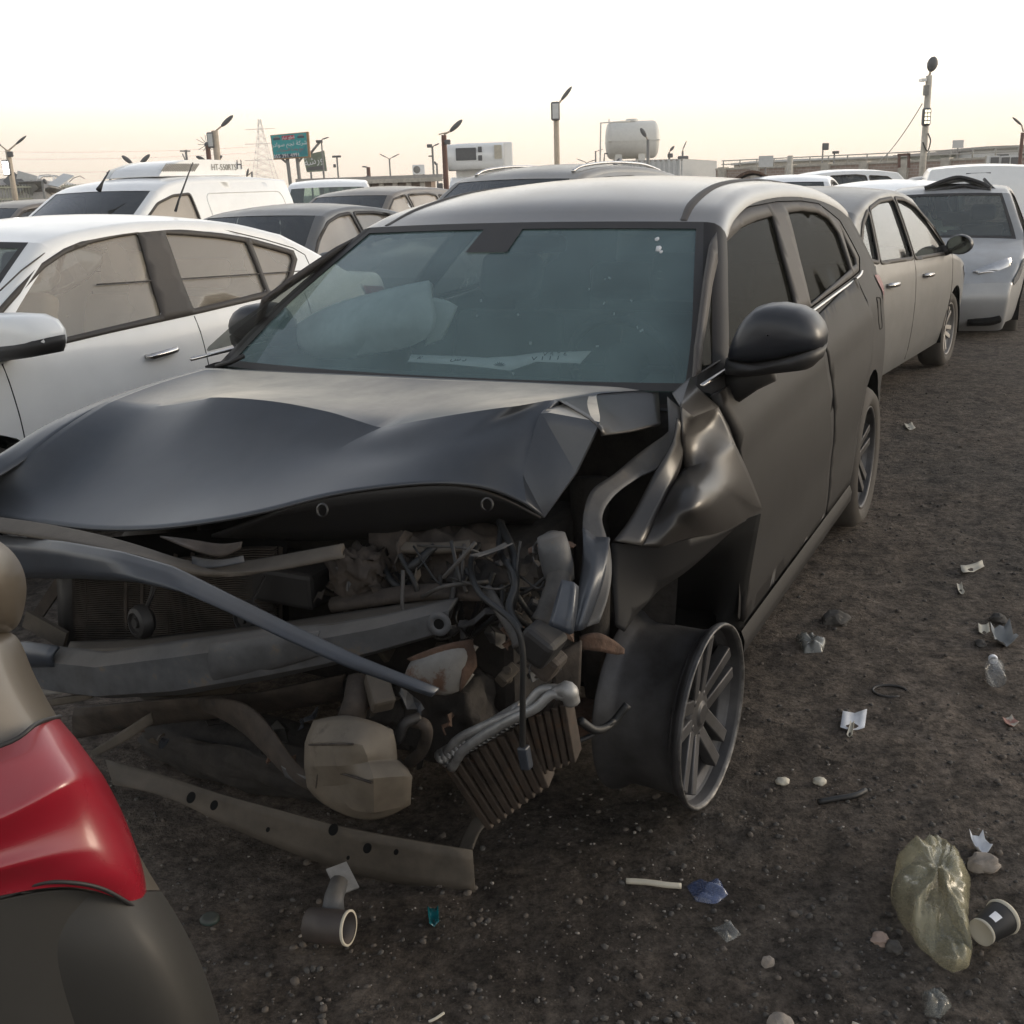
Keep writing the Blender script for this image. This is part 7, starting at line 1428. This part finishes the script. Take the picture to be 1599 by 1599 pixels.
for k, (x, y) in enumerate(((1222, 1218), (1280, 1217))):
    P = Vector(ground_at(x, y)); bm = bmesh.new(); bmesh.ops.create_icosphere(bm, subdivisions=3, radius=1)
    for v_ in bm.verts: v_.co = Vector((v_.co.x * .019, v_.co.y * .016, v_.co.z * .010)) * (1 + .25 * noise.noise(v_.co * 2 + Vector((k * 3, 0, 0))))
    o = obj('pebble', bm, M['card'], None); o.location = (P.x, P.y, gz(P.x, P.y) + .006); tag(o, ('left', 'right')[k] + ' of two cream pebbles on the dirt right of the bare wheel', 'stone', 'cream pebbles by the wheel')
def stone(px, py, size, m, label, k):
    P = Vector(ground_at(px, py)); bm = bmesh.new(); bmesh.ops.create_icosphere(bm, subdivisions=3, radius=1)
    for v_ in bm.verts:
        q = v_.co.copy(); v_.co = Vector((q.x * size, q.y * size * .85, q.z * size * .62)) * (1 + .35 * noise.noise(q * 1.6 + Vector((k * 3.1, 0, 0))) + .10 * noise.noise(q * 5))
    o = obj('stone', bm, m, None, angle=25); o.location = (P.x, P.y, gz(P.x, P.y) + size * .25); o.rotation_euler = (0, 0, k); tag(o, label, 'stone', 'loose stones on the dirt')
stone(1375, 1461, .022, mat('pinkish stone', (.34, .25, .20), .9), 'pinkish stone left of the yellow plastic bag', 1); stone(1396, 1474, .020, M['stone_dark'], 'grey stone between the pinkish stone and the bag', 2)
stone(1536, 1350, .038, M['stone'], 'flat brown stone under the white curled scrap', 3); stone(1199, 1491, .016, M['stone'], 'pale lone stone at the lower middle of the dirt', 4); stone(1218, 1588, .026, M['stone'], 'large pale stone at the bottom photo edge', 5)
stone(1305, 965, .05, M['stone_dark'], 'dark flat lump on the dirt beside the front door sill', 6)
# white pipe elbow by the bumper
P0 = Vector(ground_at(512, 1448, .035)); el = thing('pipe_elbow', 'dirty metal pipe elbow with open cream rim below the undertray', 'pipe', (P0.x, P0.y, 0))
bm = bmesh.new(); e1 = Vector((0, 0, .038)); ax = (Vector(ground_at(548, 1436, .035)) - P0).normalized(); ax = (ax + Vector((.1, -.75, .10))).normalized()
for r0, r1 in ((.036, .034),): add_lathe(bm, [(.024, -.05), (.036, -.045), (.037, .0), (.036, .045), (.0365, .05), (.0325, .05), (.031, .0), (.024, -.04)], 32, c=e1, ax=ax)
obj('pipe_body', bm, mat('grimy pipe', (.06, .047, .04), .6, var=.4, spots=(16, .55, (.07, .05, .04))), el)
bm = bmesh.new(); add_lathe(bm, [(.0335, .047), (.0375, .047), (.0378, .052), (.0330, .052)], 32, c=e1, ax=ax, cap=False); obj('pipe_rim', bm, M['card'], el)
q = [Vector(ground_at(*v_, z)) - Vector((P0.x, P0.y, 0)) for v_, z in (((520, 1425), .05), ((522, 1400), .07), ((530, 1376), .08))]; tube_obj('pipe_neck', [tuple(v_) for v_ in q], [.026, .022, .02], M['dusty_metal'], el); 
bm = bmesh.new(); box_between(bm, Vector(ground_at(525, 1352, .09)) - Vector((P0.x, P0.y, 0)), Vector(ground_at(545, 1392, .06)) - Vector((P0.x, P0.y, 0)), .05, .005); obj('pipe_bracket', bm, M['alu'], el, smooth=False)
sheet('card_scrap', 'grey brown flat scrap beside the stones at the right edge', 'card', [(1500, 880), (1534, 872), (1538, 880), (1504, 890)], M['card'])
sheet('card_scrap', 'thin pale card sliver right of the front door on the gravel lane', 'card', [(1494, 908), (1502, 906), (1507, 920), (1499, 921)], M['card'])
sheet('plastic_film', 'grey torn plastic sheet among stones at the right photo edge', 'plastic', [(1545, 985), (1575, 980), (1590, 1000), (1556, 1006)], film_mat0 := mat('grey torn sheet', (.2, .2, .19), .5), curl=.04)
stone(1532, 1003, .022, M['stone_dark'], 'dark stone left of the grey torn plastic sheet', 11); stone(1560, 960, .030, M['stone_dark'], 'dark stone above the grey torn plastic sheet', 12)
# twigs and cables
def stick(px, r_, m, label, nm='stick', cat='stick'):
    o = tube_obj(nm, [ground_at(x, y, r_ + .004 + .003 * math.sin(i)) for i, (x, y) in enumerate(px)], r_, m, None, 4, 8); tag(rest(o), label, cat); return o
stick([(978, 1364), (1010, 1366), (1040, 1370), (1064, 1372)], .007, M['card'], 'pale stick lying left of the blue plastic bottle')
stick([(1278, 1246), (1305, 1241), (1335, 1236), (1352, 1228)], .008, M['wire'], 'black bent rod below the two cream pebbles', 'rod', 'rod')
stick([(1332, 1585), (1352, 1592), (1385, 1597)], .003, M['card'], 'thin dry twig at the lower right edge')
stick([(668, 1576), (680, 1570), (692, 1562)], .003, M['card'], 'thin dry twig at the bottom centre')
# black rubber ring, green cap
P = Vector(ground_at(1390, 1073, .008)); bm = bmesh.new(); add_tube(bm, [(P.x + .042 * math.cos(a) * (1.25), P.y + .042 * math.sin(a), .008) for a in np.linspace(0, 2 * math.pi * .80, 26)], .0042, 8); o = obj('rubber_ring', bm, M['black'], None); tag(rest(o), 'black rubber ring above the square white paper scrap', 'ring')
P = Vector(ground_at(327, 1431)); bm = bmesh.new(); add_lathe(bm, [(.0001, .010), (.012, .011), (.019, .010), (.022, .006), (.022, 0)], 24, c=(P.x, P.y, .002), ax=(0, 0, 1)); o = obj('bottle_cap', bm, mat('dark green cap', (.02, .035, .03), .5, dust=.4, dust_col=(.12, .1, .08)), None); tag(rest(o), 'dark green bottle cap on the dirt beside the beige car', 'bottle cap')
# crushed blue film and clear film
def film(pts, m, label, nm='plastic_film', h=.03, seed=0):
    R_ = [Vector(ground_at(*q, .004)) for q in pts]; c = sum(R_, Vector()) / len(R_); sg = 40; rows = []
    for k, (f, hh) in enumerate(((1, .002), (.9, h * .6), (.7, h), (.4, h * 1.1), (.02, h))):
        rw = []
        for i in range(sg):
            q = i / sg * len(R_); p = R_[int(q) % len(R_)].lerp(R_[(int(q) + 1) % len(R_)], q % 1); p = c + (p - c) * f; p.z = .004 + hh * (.5 + abs(noise.noise(p * 30 + Vector((seed, 0, 0)))) * 1.6); rw.append(tuple(p))
        rows.append(rw)
    o = obj(nm, bm_grid(rows, True), m, None); tag(rest(o), label, 'plastic'); return o
def film_mat(nm, c, a): m = mat(nm, c, .25, 0, .4, .1, var=.3, scale=20); m.node_tree.nodes['Principled BSDF'].inputs['Alpha'].default_value = a; return m
film([(1068, 1372), (1095, 1362), (1128, 1368), (1140, 1385), (1120, 1400), (1085, 1396)], film_mat('blue film', (.10, .13, .24), .6), 'crushed bluish plastic bottle piece on the dirt', 'crushed_bottle', .02, 1)
film([(1440, 1545), (1455, 1536), (1480, 1548), (1488, 1562), (1470, 1580), (1445, 1575)], film_mat('clear film', (.25, .26, .24), .35), 'clear plastic scrap below the yellow plastic bag', 'plastic_film', .03, 2)
film([(1110, 1440), (1140, 1435), (1158, 1450), (1135, 1462)], film_mat('clear film dusty', (.3, .3, .28), .4), 'dusty clear film below the crushed bluish plastic', 'plastic_film', .012, 3)
film([(1242, 992), (1268, 988), (1290, 998), (1284, 1012), (1255, 1014)], film_mat('grey film', (.22, .22, .2), .7), 'crumpled grey plastic near the front door sill', 'plastic_film', .03, 4)
P, Q_ = Vector(ground_at(1556, 1062, .03)), Vector(ground_at(1551, 1032, .03)); bt2 = thing('water_bottle', 'small clear plastic bottle lying at the right photo edge', 'bottle', (P.x, P.y, 0)); bm = bmesh.new(); ax = (Q_ - P).normalized(); add_lathe(bm, [(.0001, 0), (.026, 0), (.030, .006), (.028, .04), (.030, .06), (.030, .10), (.02, .125), (.012, .135), (.012, .15)], 24, c=(0, 0, .031), ax=ax); obj('bottle_body', bm, film_mat('clear bottle', (.28, .29, .29), .30), bt2); bm = bmesh.new(); add_lathe(bm, [(.0001, .167), (.0145, .167), (.0145, .150), (.012, .150)], 18, c=(0, 0, .031), ax=ax); obj('bottle_cap', bm, M['paper'], bt2)
# gravel: thousands of small stones, three tones
protos = []
for k in range(6):
    b2 = bmesh.new(); bmesh.ops.create_icosphere(b2, subdivisions=1, radius=1)
    vv = np.array([tuple(v_.co * (1 + .45 * noise.noise(v_.co * 1.5 + Vector((k * 7.7, 0, 0))))) for v_ in b2.verts]); ff = np.array([[v_.index for v_ in f.verts] for f in b2.faces]); protos.append((vv * (1, .8, .6), ff)); b2.free()
rs_ = np.random.RandomState(4)
def gravel(name, n_, m, smin, smax, seed):
    VV, FF, off = [], [], 0
    for i in range(n_):
        # denser on the lane to the right, sparse between the cars
        px, py = rs_.uniform(150, 1640), rs_.uniform(520, 1640); x, y, _ = ground_at(px, py)
        if rs_.rand() > min(1, .25 + 1.1 * max(0, noise.noise(Vector((x * .8, y * .8, seed))) + .25) + (.35 if x > 1.3 else 0)): continue
        s = smin * (smax / smin) ** (rs_.rand() ** 2.2); a = rs_.uniform(0, 6.28); v_, f_ = protos[rs_.randint(6)]; ca, sa = math.cos(a), math.sin(a)
        w_ = np.stack([(v_[:, 0] * ca - v_[:, 1] * sa) * s + x, (v_[:, 0] * sa + v_[:, 1] * ca) * s + y, v_[:, 2] * s + gz(x, y) + s * .12], 1); VV.append(w_); FF.append(f_ + off); off += len(v_)
    me_ = bpy.data.meshes.new(name); VV = np.concatenate(VV); FF = np.concatenate(FF); me_.from_pydata(VV.tolist(), [], FF.tolist()); me_.polygons.foreach_set('use_smooth', [True] * len(me_.polygons)); me_.materials.append(m); o = bpy.data.objects.new(name, me_); COL.objects.link(o); o['kind'] = 'stuff'
gravel('gravel', 7500, M['stone_dark'], .002, .011, 1.0)
gravel('gravel', 2600, mat('brown gravel', (.10, .083, .068), .95, var=.35, scale=30), .0022, .014, 2.0)
gravel('gravel', 1500, mat('pale gravel', (.24, .215, .185), .9, var=.25, scale=30), .0018, .006, 3.0)
# ------------------------------------------------------------------ haze: one closed box of even dust round the whole yard
bm = bmesh.new(); add_box(bm, (0, 0, 24), (1420, 1420, 52)); hz = obj('haze', bm, [], None, smooth=False); hz['kind'] = 'stuff'
hm = bpy.data.materials.new('dust haze'); n, l = nodes(hm); n.remove(n['Principled BSDF']); vp = n.new('ShaderNodeVolumePrincipled'); vp.inputs['Color'].default_value = (.95, .92, .86, 1); vp.inputs['Density'].default_value = .0012; vp.inputs['Anisotropy'].default_value = .3; l.new(vp.outputs[0], n['Material Output'].inputs['Volume']); hz.data.materials.append(hm)
